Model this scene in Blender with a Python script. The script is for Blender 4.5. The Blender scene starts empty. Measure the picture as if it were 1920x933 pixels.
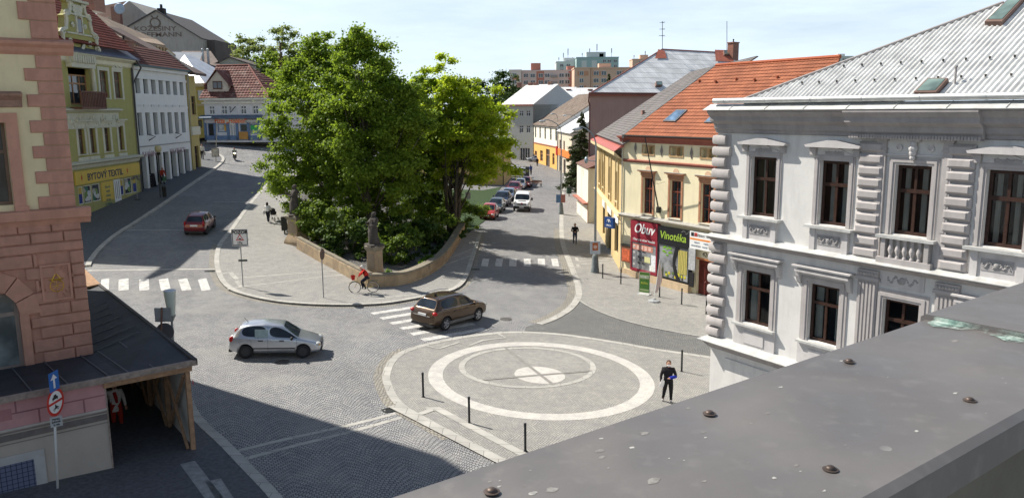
import bpy,bmesh,math,random
import numpy as np
from mathutils import Vector,Matrix,noise as mnoise
R=math.radians
rnd=random.Random(7)
scene=bpy.context.scene
COL=scene.collection
# ---------------------------------------------------------------- camera, sky, sun, exposure
FPX,PITCH,ROLL,CAMZ=1500.0,R(9.85),R(-0.5),11.3
FW=Vector((0,math.cos(PITCH),-math.sin(PITCH)))
RT0=Vector((1,0,0));UP0=RT0.cross(FW)
RT=RT0*math.cos(ROLL) +UP0*math.sin(ROLL)
UPV=-RT0*math.sin(ROLL) +UP0*math.cos(ROLL)
cd=bpy.data.cameras.new('camera');cam=bpy.data.objects.new('camera',cd);COL.objects.link(cam)
cd.sensor_width=36;cd.lens=36*FPX/1920;cd.clip_start=.05;cd.clip_end=6000
cam.matrix_world=Matrix(((RT.x,UPV.x,-FW.x,0),(RT.y,UPV.y,-FW.y,0),(RT.z,UPV.z,-FW.z,CAMZ),(0,0,0,1)))
scene.camera=cam
SUN_AZ=Vector((-.862,.507)).normalized();SUN_EL=R(47)
world=bpy.data.worlds.new('World');scene.world=world;world.use_nodes=True
nt=world.node_tree;nt.nodes.clear()
def nd(t,typ,**k):
    n=t.nodes.new(typ)
    for a,v in k.items():setattr(n,a,v)
    return n
sky=nd(nt,'ShaderNodeTexSky',sky_type='NISHITA',sun_disc=False,sun_elevation=SUN_EL,
         sun_rotation=math.atan2(SUN_AZ.x,SUN_AZ.y),altitude=300,air_density=1.0,dust_density=.6,ozone_density=1.0)
bg=nd(nt,'ShaderNodeBackground');wo=nd(nt,'ShaderNodeOutputWorld')
tc=nd(nt,'ShaderNodeTexCoord');mp=nd(nt,'ShaderNodeMapping');mp.inputs['Scale'].default_value=(1.0,1.0,6)
mp.inputs['Location'].default_value=(.3,.1,.25)
nz=nd(nt,'ShaderNodeTexNoise');nz.inputs['Scale'].default_value=3.2;nz.inputs['Detail'].default_value=9;nz.inputs['Roughness'].default_value=.62
rp=nd(nt,'ShaderNodeValToRGB');rp.color_ramp.elements[0].position=.30;rp.color_ramp.elements[1].position=.60
mx=nd(nt,'ShaderNodeMix',data_type='RGBA');mx.inputs['B'].default_value=(9.3,10.9,12.8,1)
mul=nd(nt,'ShaderNodeMath',operation='MULTIPLY_ADD');mul.inputs[1].default_value=.38;mul.inputs[2].default_value=.54
L=nt.links.new
L(tc.outputs['Generated'],mp.inputs['Vector']);L(mp.outputs[0],nz.inputs['Vector']);L(nz.outputs['Fac'],rp.inputs['Fac'])
L(rp.outputs['Color'],mul.inputs[0]);sz=nd(nt,'ShaderNodeSeparateXYZ');L(tc.outputs['Generated'],sz.inputs[0])   # haze and cloud are thick near the horizon, the zenith is clear
el=nd(nt,'ShaderNodeMapRange');el.inputs[1].default_value=.12;el.inputs[2].default_value=.42;el.inputs[3].default_value=1;el.inputs[4].default_value=.10;L(sz.outputs['Z'],el.inputs[0])
me_=nd(nt,'ShaderNodeMath',operation='MULTIPLY');L(mul.outputs[0],me_.inputs[0]);L(el.outputs[0],me_.inputs[1]);L(me_.outputs[0],mx.inputs['Factor']);L(sky.outputs[0],mx.inputs['A']);L(mx.outputs['Result'],bg.inputs['Color'])
bg.inputs['Strength'].default_value=.066;L(bg.outputs[0],wo.inputs['Surface'])
sd=bpy.data.lights.new('sun','SUN');sd.energy=5.0;sd.angle=R(.53);sd.color=(1.0,.945,.86)
so=bpy.data.objects.new('sun',sd);COL.objects.link(so)
sdir=Vector((SUN_AZ.x*math.cos(SUN_EL),SUN_AZ.y*math.cos(SUN_EL),math.sin(SUN_EL)))
so.rotation_euler=sdir.to_track_quat('Z','Y').to_euler();so.location=(-40,20,60)
scene.view_settings.view_transform='Standard';scene.view_settings.look='None'
scene.view_settings.exposure=0.60;scene.view_settings.gamma=1
scene.render.engine='CYCLES'

# ---------------------------------------------------------------- survey: rays, terrain
CO=Vector((0,0,CAMZ))
def ray(px,py):return FW +RT*((px-960)/FPX) +UPV*((466.5-py)/FPX)
def terr(x,y):
    u=x/max(y,1.0);w=min(1,max(0,(-.08-u)/.18));w=w*w*(3-2*w)
    t=y-47;r=.08*(t if t>4 else (0 if t<-4 else (t+4)**2/16))
    if r>6.5:r=6.5+(r-6.5)*.25
    return -.05*min(10,max(-70,x)) +w*r
def G(px,py,off=0.0):
    d=ray(px,py);a=1.0;t=5.0
    while t<900:
        P=d*t
        if CAMZ+P.z<terr(P.x,P.y)+off:break
        a=t;t *= 1.02
    b=t
    for _ in range(30):
        m=(a+b)/2;P=d*m
        if CAMZ+P.z<terr(P.x,P.y)+off:b=m
        else:a=m
    P=d*b;return Vector((P.x,P.y,CAMZ+P.z))
def AT(px,py,Y):
    d=ray(px,py);return CO +d*(Y/d.y)
def HP(px,py,P0,n):
    d=ray(px,py);t=(Vector(P0)-CO).dot(n)/d.dot(n);return CO+d*t
def ATZ(px,py,z):
    d=ray(px,py);return CO+d*((z-CAMZ)/d.z)

# ---------------------------------------------------------------- mesh builder
class MB:
    def __init__(s):s.v=[];s.f=[];s.m=[]
    def add(s,vs,fs,mi=0):
        o=len(s.v);s.v+=[tuple(p) for p in vs]
        for f in fs:s.f.append([i+o for i in f]);s.m.append(mi)
        return s
    def quad(s,a,b,c,d,mi=0):return s.add([a,b,c,d],[(0,1,2,3)],mi)
    def box(s,x0,x1,y0,y1,z0,z1,mi=0):
        v=[(x0,y0,z0),(x1,y0,z0),(x1,y1,z0),(x0,y1,z0),(x0,y0,z1),(x1,y0,z1),(x1,y1,z1),(x0,y1,z1)]
        return s.add(v,[(0,3,2,1),(4,5,6,7),(0,1,5,4),(1,2,6,5),(2,3,7,6),(3,0,4,7)],mi)
    def bbox(s,x0,x1,y0,y1,z0,z1,b=.03,mi=0):   # box with chamfered front (low-y side)
        v=[(x0,y0+b,z0),(x1,y0+b,z0),(x1,y0+b,z1),(x0,y0+b,z1),(x0+b,y0,z0+b),(x1-b,y0,z0+b),(x1-b,y0,z1-b),(x0+b,y0,z1-b),
             (x0,y1,z0),(x1,y1,z0),(x1,y1,z1),(x0,y1,z1)]
        return s.add(v,[(4,5,6,7),(0,1,5,4),(1,2,6,5),(2,3,7,6),(3,0,4,7),(0,8,9,1),(1,9,10,2),(2,10,11,3),(3,11,8,0),(8,11,10,9)],mi)
    def prism(s,poly,a0,a1,axis='y',mi=0):
        n=len(poly)
        def P(p,a):return (p[0],a,p[1]) if axis=='y' else ((a,p[0],p[1]) if axis=='x' else (p[0],p[1],a))
        v=[P(p,a0) for p in poly]+[P(p,a1) for p in poly]
        return s.add(v,[list(range(n))[::-1],list(range(n,2*n))]+[(i,(i+1) % n,n+(i+1) % n,n+i) for i in range(n)],mi)
    def tube(s,pts,r,n=8,mi=0,cap=True):
        pts=[Vector(p) for p in pts];rs=r if isinstance(r,(list,tuple)) else [r]*len(pts)
        vs=[];prev=None
        for i,p in enumerate(pts):
            t=(pts[min(i+1,len(pts)-1)]-pts[max(i-1,0)])
            t=t.normalized() if t.length>1e-9 else Vector((0,0,1))
            if prev is None:a=t.orthogonal().normalized()
            else:
                a=prev-t*prev.dot(t);a=a.normalized() if a.length>1e-6 else t.orthogonal().normalized()
            prev=a;b=t.cross(a)
            for k in range(n):
                q=2*math.pi*k/n;vs.append(p+(a*math.cos(q)+b*math.sin(q))*rs[i])
        fs=[]
        for i in range(len(pts)-1):
            for k in range(n):fs.append((i*n+k,i*n+(k+1) % n,(i+1)*n+(k+1) % n,(i+1)*n+k))
        if cap:fs.append(list(range(n))[::-1]);fs.append([(len(pts)-1)*n+k for k in range(n)])
        return s.add(vs,fs,mi)
    def lathe(s,prof,c=(0,0,0),n=16,mi=0,sq=False,sx=1,sy=1):
        vs=[];fs=[]
        for r,z in prof:
            for k in range(n):
                q=2*math.pi*k/n+(math.pi/4 if sq else 0);rr=r*(1.41421 if sq else 1)
                vs.append((c[0]+rr*math.cos(q)*sx,c[1]+rr*math.sin(q)*sy,c[2]+z))
        for i in range(len(prof)-1):
            for k in range(n):fs.append((i*n+k,i*n+(k+1) % n,(i+1)*n+(k+1) % n,(i+1)*n+k))
        fs.append(list(range(n))[::-1]);fs.append([(len(prof)-1)*n+k for k in range(n)])
        return s.add(vs,fs,mi)
    def ball(s,c,r,n=10,m=7,mi=0,sc=(1,1,1)):
        vs=[(c[0],c[1],c[2]-r*sc[2])]
        for i in range(1,m):
            a=math.pi*i/m
            for k in range(n):
                q=2*math.pi*k/n;vs.append((c[0]+r*sc[0]*math.sin(a)*math.cos(q),c[1]+r*sc[1]*math.sin(a)*math.sin(q),c[2]-r*sc[2]*math.cos(a)))
        vs.append((c[0],c[1],c[2]+r*sc[2]));fs=[]
        for k in range(n):fs.append((0,1+(k+1) % n,1+k));fs.append((len(vs)-1,1+(m-2)*n+k,1+(m-2)*n+(k+1) % n))
        for i in range(m-2):
            for k in range(n):fs.append((1+i*n+k,1+i*n+(k+1) % n,1+(i+1)*n+(k+1) % n,1+(i+1)*n+k))
        return s.add(vs,fs,mi)
    def xf(s,M):
        s.v=[tuple(M @ Vector(p)) for p in s.v];return s
    def join(s,o,M=None,mi=None):
        vs=[tuple(M @ Vector(p)) for p in o.v] if M is not None else o.v
        k=len(s.v);s.v+=vs
        for f,m in zip(o.f,o.m):s.f.append([i+k for i in f]);s.m.append(m if mi is None else mi)
        return s
    def build(s,name,mats,parent=None,smooth=False,bevel=0,auto=None):
        me=bpy.data.meshes.new(name);me.from_pydata(s.v,[],s.f)
        if not isinstance(mats,(list,tuple)):mats=[mats]
        for m in mats:me.materials.append(m)
        if len(mats) >1:me.polygons.foreach_set('material_index',s.m)
        me.validate()
        if smooth:
            me.polygons.foreach_set('use_smooth',[True]*len(me.polygons))
            if auto:me.set_sharp_from_angle(angle=R(auto))
        o=bpy.data.objects.new(name,me);COL.objects.link(o)
        if parent is not None:o.parent=parent
        if bevel:
            b=o.modifiers.new('bevel','BEVEL');b.width=bevel;b.segments=2;b.limit_method='ANGLE'
        return o
def tag(o,label=None,cat=None,group=None,kind=None):
    if label:o['label'] =label
    if cat:o['category'] =cat
    if group:o['group'] =group
    if kind:o['kind'] =kind
    return o
def empty(name,loc=(0,0,0),rz=0,label=None,cat=None,group=None):
    o=bpy.data.objects.new(name,None);COL.objects.link(o);o.location=loc;o.rotation_euler=(0,0,rz);o.empty_display_size=.3
    return tag(o,label,cat,group)
def dup(root,loc=None,rz=None,label=None,group=None,scale=None,swap=None):
    def cp(o,par):
        c=o.copy();COL.objects.link(c);c.parent=par
        if swap and c.data is not None:
            for i,sl in enumerate(c.material_slots):
                mm=sl.material
                if mm in swap:sl.link='OBJECT';sl.material=swap[mm]
        for ch in list(o.children):cp(ch,c)
        return c
    r=cp(root,None)
    if loc is not None:r.location=loc
    if rz is not None:r.rotation_euler=(0,0,rz)
    if scale:r.scale=(scale,)*3
    if label:r['label'] =label
    if group:r['group'] =group
    return r
def mesh_of(o):   # evaluated copy of an object's mesh
    dg=bpy.context.evaluated_depsgraph_get();dg.update()
    return bpy.data.meshes.new_from_object(o.evaluated_get(dg))

# ---------------------------------------------------------------- materials
def newmat(name):
    m=bpy.data.materials.new(name);m.use_nodes=True;t=m.node_tree;t.nodes.clear()
    o=nd(t,'ShaderNodeOutputMaterial');b=nd(t,'ShaderNodeBsdfPrincipled');t.links.new(b.outputs[0],o.inputs[0])
    return m,t,b
def c4(c):return (c[0],c[1],c[2],1)
def mul3(c,k):return tuple(min(1,x*k) for x in c)
def noisefac(t,vec,scale,detail=5,lo=.35,hi=.65,rough=.55):
    n=nd(t,'ShaderNodeTexNoise');n.inputs['Scale'].default_value=scale;n.inputs['Detail'].default_value=detail;n.inputs['Roughness'].default_value=rough
    t.links.new(vec,n.inputs['Vector'])
    r=nd(t,'ShaderNodeMapRange');r.inputs[1].default_value=lo;r.inputs[2].default_value=hi;t.links.new(n.outputs['Fac'],r.inputs[0])
    return r.outputs[0]
def mixc(t,fac,a,b,mode='MIX'):
    m=nd(t,'ShaderNodeMix',data_type='RGBA',blend_type=mode)
    for s,v in (('Factor',fac),('A',a),('B',b)):
        if isinstance(v,(tuple,list)):m.inputs[s].default_value=c4(v)
        elif isinstance(v,(int,float)):m.inputs[s].default_value=v
        else:t.links.new(v,m.inputs[s])
    return m.outputs['Result']
def objvec(t):return nd(t,'ShaderNodeTexCoord').outputs['Object']
def bumpn(t,b,h,strength=.5,dist=.02,prev=None):
    n=nd(t,'ShaderNodeBump');n.inputs['Strength'].default_value=strength;n.inputs['Distance'].default_value=dist
    t.links.new(h,n.inputs['Height'])
    if prev is not None:t.links.new(prev,n.inputs['Normal'])
    t.links.new(n.outputs[0],b.inputs['Normal']);return n.outputs[0]
MC={}
def M(col,rough=.85,var=.10,scale=2.0,bump=.0,metal=0,stain=.0,spec=.3,bsc=60,key=''):
    k=(tuple(round(c,3) for c in col),rough,var,scale,bump,metal,stain,spec,bsc,key)
    if k in MC:return MC[k]
    m,t,b=newmat('paint' if not key else key);v=objvec(t)
    f1=noisefac(t,v,scale,6);c=mixc(t,f1,mul3(col,1-var),mul3(col,1+var))
    if stain:
        mpg=nd(t,'ShaderNodeMapping');mpg.inputs['Scale'].default_value=(2.2,2.2,.35);t.links.new(v,mpg.inputs[0])
        f2=noisefac(t,mpg.outputs[0],1.3,8,.5,.78);c=mixc(t,f2,c,mul3(col,1-stain))
        f3=noisefac(t,v,9,6,.55,.8);c=mixc(t,f3,c,mul3(col,1-stain*.6))
    t.links.new(c,b.inputs['Base Color']);b.inputs['Roughness'].default_value=rough;b.inputs['Metallic'].default_value=metal
    b.inputs['Specular IOR Level'].default_value=spec
    if bump:
        f4=noisefac(t,v,bsc,4,0,1);bumpn(t,b,f4,bump,.01)
    MC[k] =m;return m
def carpaint(name,col,metal=.4):
    m,t,b=newmat(name);b.inputs['Base Color'].default_value=c4(col);b.inputs['Metallic'].default_value=metal
    b.inputs['Roughness'].default_value=.32;b.inputs['Coat Weight'].default_value=.8;b.inputs['Coat Roughness'].default_value=.06
    v=objvec(t);f=noisefac(t,v,2.5,5,.3,.75);r=nd(t,'ShaderNodeMapRange');r.inputs[3].default_value=.25;r.inputs[4].default_value=.42
    t.links.new(f,r.inputs[0]);t.links.new(r.outputs[0],b.inputs['Roughness'])
    return m
def glassmat(name='glass',col=(.02,.026,.032),rough=.07):
    m,t,b=newmat(name);v=objvec(t)
    c=mixc(t,noisefac(t,v,.9,3),mul3(col,.6),mul3(col,1.8));t.links.new(c,b.inputs['Base Color'])
    b.inputs['Roughness'].default_value=rough;b.inputs['Specular IOR Level'].default_value=.8
    bumpn(t,b,noisefac(t,v,1.5,2,0,1),.08,.05)
    return m
def clearglass():
    m,t,b=newmat('window_glass');t.nodes.remove(b);o=[n for n in t.nodes if n.type=='OUTPUT_MATERIAL'][0]
    tr=nd(t,'ShaderNodeBsdfTransparent');tr.inputs[0].default_value=(.72,.76,.76,1);gl=nd(t,'ShaderNodeBsdfGlossy');gl.inputs['Roughness'].default_value=.03
    fr=nd(t,'ShaderNodeFresnel');fr.inputs[0].default_value=1.6;mxs=nd(t,'ShaderNodeMixShader')
    t.links.new(fr.outputs[0],mxs.inputs[0]);t.links.new(tr.outputs[0],mxs.inputs[1]);t.links.new(gl.outputs[0],mxs.inputs[2]);t.links.new(mxs.outputs[0],o.inputs[0])
    return m
def mathn(t,op,a,b=None,c=None):
    n=nd(t,'ShaderNodeMath',operation=op)
    for i,v in enumerate((a,b,c)):
        if v is None:continue
        if isinstance(v,(int,float)):n.inputs[i].default_value=v
        else:t.links.new(v,n.inputs[i])
    return n.outputs[0]
def cobble(name,c1,c2,mortar,W=1.5,sag=.42,row=.11,bw=.12,rot=0,msize=.016,bump=.6,patch=.12,warm=None):
    m,t,b=newmat(name);v=objvec(t)
    if rot:
        mr=nd(t,'ShaderNodeMapping');mr.inputs['Rotation'].default_value=(0,0,rot);t.links.new(v,mr.inputs[0]);v0=mr.outputs[0]
    else:v0=v
    # distort a little so that rows are never ruler straight
    dn=nd(t,'ShaderNodeTexNoise');dn.inputs['Scale'].default_value=.8;t.links.new(v0,dn.inputs['Vector'])
    vs=nd(t,'ShaderNodeVectorMath',operation='MULTIPLY_ADD');vs.inputs[1].default_value=(.35,.35,0);t.links.new(dn.outputs['Color'],vs.inputs[0]);t.links.new(v0,vs.inputs[2])
    sx=nd(t,'ShaderNodeSeparateXYZ');t.links.new(vs.outputs[0],sx.inputs[0])
    if W:
        fx=mathn(t,'SUBTRACT',mathn(t,'MULTIPLY',mathn(t,'FRACT',mathn(t,'DIVIDE',sx.outputs[0],W)),W),W/2)
        y2=mathn(t,'MULTIPLY_ADD',mathn(t,'MULTIPLY',fx,fx),sag*4/(W*W),sx.outputs[1])
    else:y2=sx.outputs[1]
    cx=nd(t,'ShaderNodeCombineXYZ');t.links.new(sx.outputs[0],cx.inputs[0]);t.links.new(y2,cx.inputs[1])
    br=nd(t,'ShaderNodeTexBrick');br.inputs['Scale'].default_value=1;br.inputs['Brick Width'].default_value=bw;br.inputs['Row Height'].default_value=row
    br.inputs['Mortar Size'].default_value=msize;br.inputs['Mortar Smooth'].default_value=.5;br.inputs['Bias'].default_value=0
    br.inputs['Color1'].default_value=c4(c1);br.inputs['Color2'].default_value=c4(c2);br.inputs['Mortar'].default_value=c4(mortar)
    t.links.new(cx.outputs[0],br.inputs['Vector'])
    f=noisefac(t,v,.16,6,.36,.66);c=mixc(t,f,br.outputs['Color'],mul3(c1,.8 if warm is None else 1),'MULTIPLY') if False else br.outputs['Color']
    dark=mixc(t,noisefac(t,v,.22,7,.3,.75),(1-patch,)*3,(1+patch*.4,)*3);c=mixc(t,1.0,c,dark,'MULTIPLY')
    dk2=mixc(t,noisefac(t,v,2.3,5,.35,.7),(.86,.86,.88),(1.06,1.05,1.02));c=mixc(t,1.0,c,dk2,'MULTIPLY')
    if warm is not None:c=mixc(t,noisefac(t,v,.5,5,.5,.9),c,warm)
    t.links.new(c,b.inputs['Base Color']);b.inputs['Roughness'].default_value=.8;b.inputs['Specular IOR Level'].default_value=.3
    h=mathn(t,'MULTIPLY_ADD',br.outputs['Fac'],-1.0,noisefac(t,v,14,3,0,1));bumpn(t,b,h,bump,.03)
    return m
def brickmat(name,c1,c2,mortar,bw,rh,ms,off=.5,axis='xz',bump=.5,bd=.03):
    m,t,b=newmat(name);v=objvec(t);sx=nd(t,'ShaderNodeSeparateXYZ');t.links.new(v,sx.inputs[0]);cx=nd(t,'ShaderNodeCombineXYZ')
    t.links.new(sx.outputs['XYZ'.index(axis[0].upper())],cx.inputs[0]);t.links.new(sx.outputs['XYZ'.index(axis[1].upper())],cx.inputs[1])
    br=nd(t,'ShaderNodeTexBrick',offset=off);br.inputs['Scale'].default_value=1;br.inputs['Brick Width'].default_value=bw;br.inputs['Row Height'].default_value=rh
    br.inputs['Mortar Size'].default_value=ms;br.inputs['Mortar Smooth'].default_value=.3
    br.inputs['Color1'].default_value=c4(c1);br.inputs['Color2'].default_value=c4(c2);br.inputs['Mortar'].default_value=c4(mortar);t.links.new(cx.outputs[0],br.inputs['Vector'])
    d=mixc(t,noisefac(t,v,1.5,7,.35,.7),(.84,)*3,(1.06,)*3);c=mixc(t,1.0,br.outputs['Color'],d,'MULTIPLY')
    t.links.new(c,b.inputs['Base Color']);b.inputs['Roughness'].default_value=.85
    h=mathn(t,'MULTIPLY_ADD',br.outputs['Fac'],-1.0,mathn(t,'MULTIPLY',noisefac(t,v,30,3,0,1),.2));bumpn(t,b,h,bump,bd)
    return m
def foliage(name,c1,c2,c3,trans=.35):
    m,t,b=newmat(name);v=nd(t,'ShaderNodeTexCoord').outputs['Object']
    g=nd(t,'ShaderNodeNewGeometry');c=mixc(t,g.outputs['Random Per Island'],c1,c2)
    c=mixc(t,noisefac(t,v,.45,4,.42,.62),c,c3);t.links.new(c,b.inputs['Base Color']);b.inputs['Roughness'].default_value=.55;b.inputs['Specular IOR Level'].default_value=.25
    tl=nd(t,'ShaderNodeBsdfTranslucent');t.links.new(mixc(t,.5,c,(c2[0]*1.3,c2[1]*1.25,c2[2]*.5)),tl.inputs[0])
    ms=nd(t,'ShaderNodeMixShader');ms.inputs[0].default_value=trans;o=[n for n in t.nodes if n.type=='OUTPUT_MATERIAL'][0]
    t.links.new(b.outputs[0],ms.inputs[1]);t.links.new(tl.outputs[0],ms.inputs[2]);t.links.new(ms.outputs[0],o.inputs[0])
    return m
GLASS=glassmat();CGLASS=clearglass()
BLACK=M((.02,.02,.02),.6);RUBBER=M((.025,.025,.027),.8,key='rubber');DARK=M((.035,.033,.03),.8)
CHROME=M((.7,.7,.72),.2,.03,metal=1,key='bright_metal');ZINC=M((.45,.47,.48),.5,.12,5,metal=.6,key='zinc');WHITE=M((.78,.78,.76),.6,.04)
GRANITE=M((.36,.35,.32),.8,.16,3,.25,stain=.3,key='granite');IRON=M((.05,.055,.05),.5,.2,metal=.5,key='cast_iron')

# ---------------------------------------------------------------- lettering
def letters(txt,size,mat,parent,x,y,z,align='CENTER',shear=0,sx=1,ext=.012,bold=0,name='lettering',rot=0,face='xz',label=None):
    cu=bpy.data.curves.new('t','FONT');cu.body=txt;cu.size=size;cu.align_x=align;cu.align_y='CENTER';cu.shear=shear;cu.extrude=ext;cu.offset=bold;cu.resolution_u=3
    o=bpy.data.objects.new('t',cu);COL.objects.link(o);me=mesh_of(o);bpy.data.objects.remove(o)
    ca,sa=math.cos(rot),math.sin(rot)
    for v in me.vertices:
        a,b_,c=v.co.x*sx,v.co.y,v.co.z;a,b_=a*ca-b_*sa,a*sa+b_*ca
        v.co=(x+a,y-c,z+b_) if face=='xz' else (x+a,y+b_,z+c)
    me.materials.clear();me.materials.append(mat);me.name=name
    ob=bpy.data.objects.new(name,me);COL.objects.link(ob);ob.parent=parent
    return ob

# ---------------------------------------------------------------- facades
class Bld:
    """an Empty at the left foot of the facade; local X runs right along the facade, Y goes inward, Z up"""
    def __init__(s,name,P,Q,z0,label,cat='building',group=None):
        P=Vector(P[:2]);Q=Vector(Q[:2]);s.d=(Q-P).normalized();s.L=(Q-P).length;s.z0=z0;s.P=P
        s.inn=Vector((-s.d.y,s.d.x));s.e=empty(name,(P.x,P.y,z0),math.atan2(s.d.y,s.d.x),label,cat,group)
        s.e.matrix_basis=Matrix.Translation((P.x,P.y,z0)) @ Matrix.Rotation(math.atan2(s.d.y,s.d.x),4,'Z')
        s.Mi=s.e.matrix_basis.inverted()
    def uv(s,px,py,w=0):
        o=s.P-s.inn*w;p=HP(px,py,(o.x,o.y,0),Vector((s.inn.x,s.inn.y,0)))
        l=s.Mi @ p;return l.x,l.z
    def loc(s,p):return s.Mi @ Vector(p)
    def rect(s,xl,xr,ym,xm,yt,yb,w=0):
        return (s.uv(xl,ym,w)[0],s.uv(xr,ym,w)[0],s.uv(xm,yb,w)[1],s.uv(xm,yt,w)[1])
    def plane(s,px,py,p0,n):   # ray to a plane given in local space -> local point
        o=s.Mi @ CO;d=s.Mi.to_3x3() @ ray(px,py);n=Vector(n);t=(Vector(p0)-o).dot(n)/d.dot(n);return o+d*t
def wall(mb,u0,u1,z0,z1,holes,y=0,depth=.22,mi=0,rmi=None,back=None):
    us=sorted({u0,u1,*[min(max(h[0],u0),u1) for h in holes],*[min(max(h[1],u0),u1) for h in holes]})
    zs=sorted({z0,z1,*[min(max(h[2],z0),z1) for h in holes],*[min(max(h[3],z0),z1) for h in holes]})
    for a,b in zip(us,us[1:]):
        for c,d in zip(zs,zs[1:]):
            mu,mz=(a+b)/2,(c+d)/2
            if any(h[0] <mu<h[1] and h[2] <mz<h[3] for h in holes):continue
            mb.quad((a,y,c),(b,y,c),(b,y,d),(a,y,d),mi)
    r=mi if rmi is None else rmi
    for h in holes:
        a,b,c,d=h[:4];e=y+depth
        mb.quad((a,y,c),(a,y,d),(a,e,d),(a,e,c),r);mb.quad((b,y,c),(b,e,c),(b,e,d),(b,y,d),r)
        mb.quad((a,y,d),(b,y,d),(b,e,d),(a,e,d),r);mb.quad((a,y,c),(a,e,c),(b,e,c),(b,y,c),r)
    return mb
def body(mb,u0,u1,z0,z1,dep,mi=0,top=True):   # sides, back and top of the block behind a facade
    mb.quad((u0,0,z0),(u0,0,z1),(u0,dep,z1),(u0,dep,z0),mi);mb.quad((u1,0,z0),(u1,dep,z0),(u1,dep,z1),(u1,0,z1),mi)
    mb.quad((u0,dep,z0),(u0,dep,z1),(u1,dep,z1),(u1,dep,z0),mi)
    if top:mb.quad((u0,0,z1),(u1,0,z1),(u1,dep,z1),(u0,dep,z1),mi)
    return mb
def window(par,r,fm,y=.14,fw=.07,cols=2,tr=.36,gl=None,sill=None,sd=.12,lower=0,clear=False,curtain=None,name='window'):
    u0,u1,z0,z1=r;mb=MB();t=.07;e=.002
    mb.box(u0+e,u0+fw,y,y+t,z0+e,z1-e);mb.box(u1-fw,u1-e,y,y+t,z0+e,z1-e);mb.box(u0+fw,u1-fw,y,y+t,z1-fw,z1-e);mb.box(u0+fw,u1-fw,y,y+t,z0+e,z0+fw)
    zt=z1-(z1-z0)*tr
    if tr:mb.box(u0+fw,u1-fw,y-.015,y+t,zt-fw*.55,zt+fw*.55)
    for i in range(1,cols):
        c=u0+(u1-u0)*i/cols
        if tr:mb.box(c-fw*.45,c+fw*.45,y+.004,y+t,z0+fw,zt-fw*.55);mb.box(c-fw*.4,c+fw*.4,y+.004,y+t,zt+fw*.55,z1-fw)
        else:mb.box(c-fw*.45,c+fw*.45,y+.004,y+t,z0+fw,z1-fw)
    for i in range(lower):
        zz=z0+(zt-z0)*(i+1)/(lower+1);mb.box(u0+fw,u1-fw,y+.012,y+t,zz-fw*.25,zz+fw*.25)
    w=mb.build(name,fm,par)
    g=MB();g.quad((u0+fw*.6,y+.045,z0+fw*.6),(u1-fw*.6,y+.045,z0+fw*.6),(u1-fw*.6,y+.045,z1-fw*.6),(u0+fw*.6,y+.045,z1-fw*.6));g.build('pane',gl or (CGLASS if clear else GLASS),w)
    if clear:
        bx=MB();bx.box(u0-.25,u1+.25,y+.12,y+1.3,z0-.2,z1+.2);bx.f.pop(2);bx.m.pop(2);bx.build('room',M((.10,.095,.085),.9),w)
        if curtain:
            for (a,b) in curtain:
                c=MB();n=14;ua,ub=u0+(u1-u0)*a,u0+(u1-u0)*b;vs=[]
                for i in range(n+1):
                    q=i/n;yy=y+.2+.03*math.sin(q*19+u0);vs+=[(ua+(ub-ua)*q,yy,z0),(ua+(ub-ua)*q,yy,z1)]
                c.add(vs,[(2*i,2*i+2,2*i+3,2*i+1) for i in range(n)]);c.build('curtain',M((.62,.59,.52),.9),w,smooth=True)
    if sill is not None:
        s_=MB();s_.box(u0-.1,u1+.1,-sd,.02,z0-.07,z0-.004);s_.build('sill',sill,w)
    return w
def mould(mb,prof,u0,u1,mi=0,miter=0):
    """extrude a moulding profile [(outward, z)...] along the facade; miter returns it round the left end"""
    n=len(prof);vs=[]
    for (o,z) in prof:vs+=[(u0-o*miter,-o,z)]
    for (o,z) in prof:vs+=[(u1,-o,z)]
    mb.add(vs,[(i,n+i,n+i+1,i+1) for i in range(n-1)],mi)
    mb.add([vs[i] for i in range(n)],[list(range(n))],mi);mb.add([vs[n+i] for i in range(n)],[list(range(n))[::-1]],mi)
    if miter:
        vs=[(u0-o*miter,-o,z) for o,z in prof]+[(u0-o*miter,3.0,z) for o,z in prof];mb.add(vs,[(i,i+1,n+i+1,n+i) for i in range(n-1)],mi)
    return mb
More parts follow.
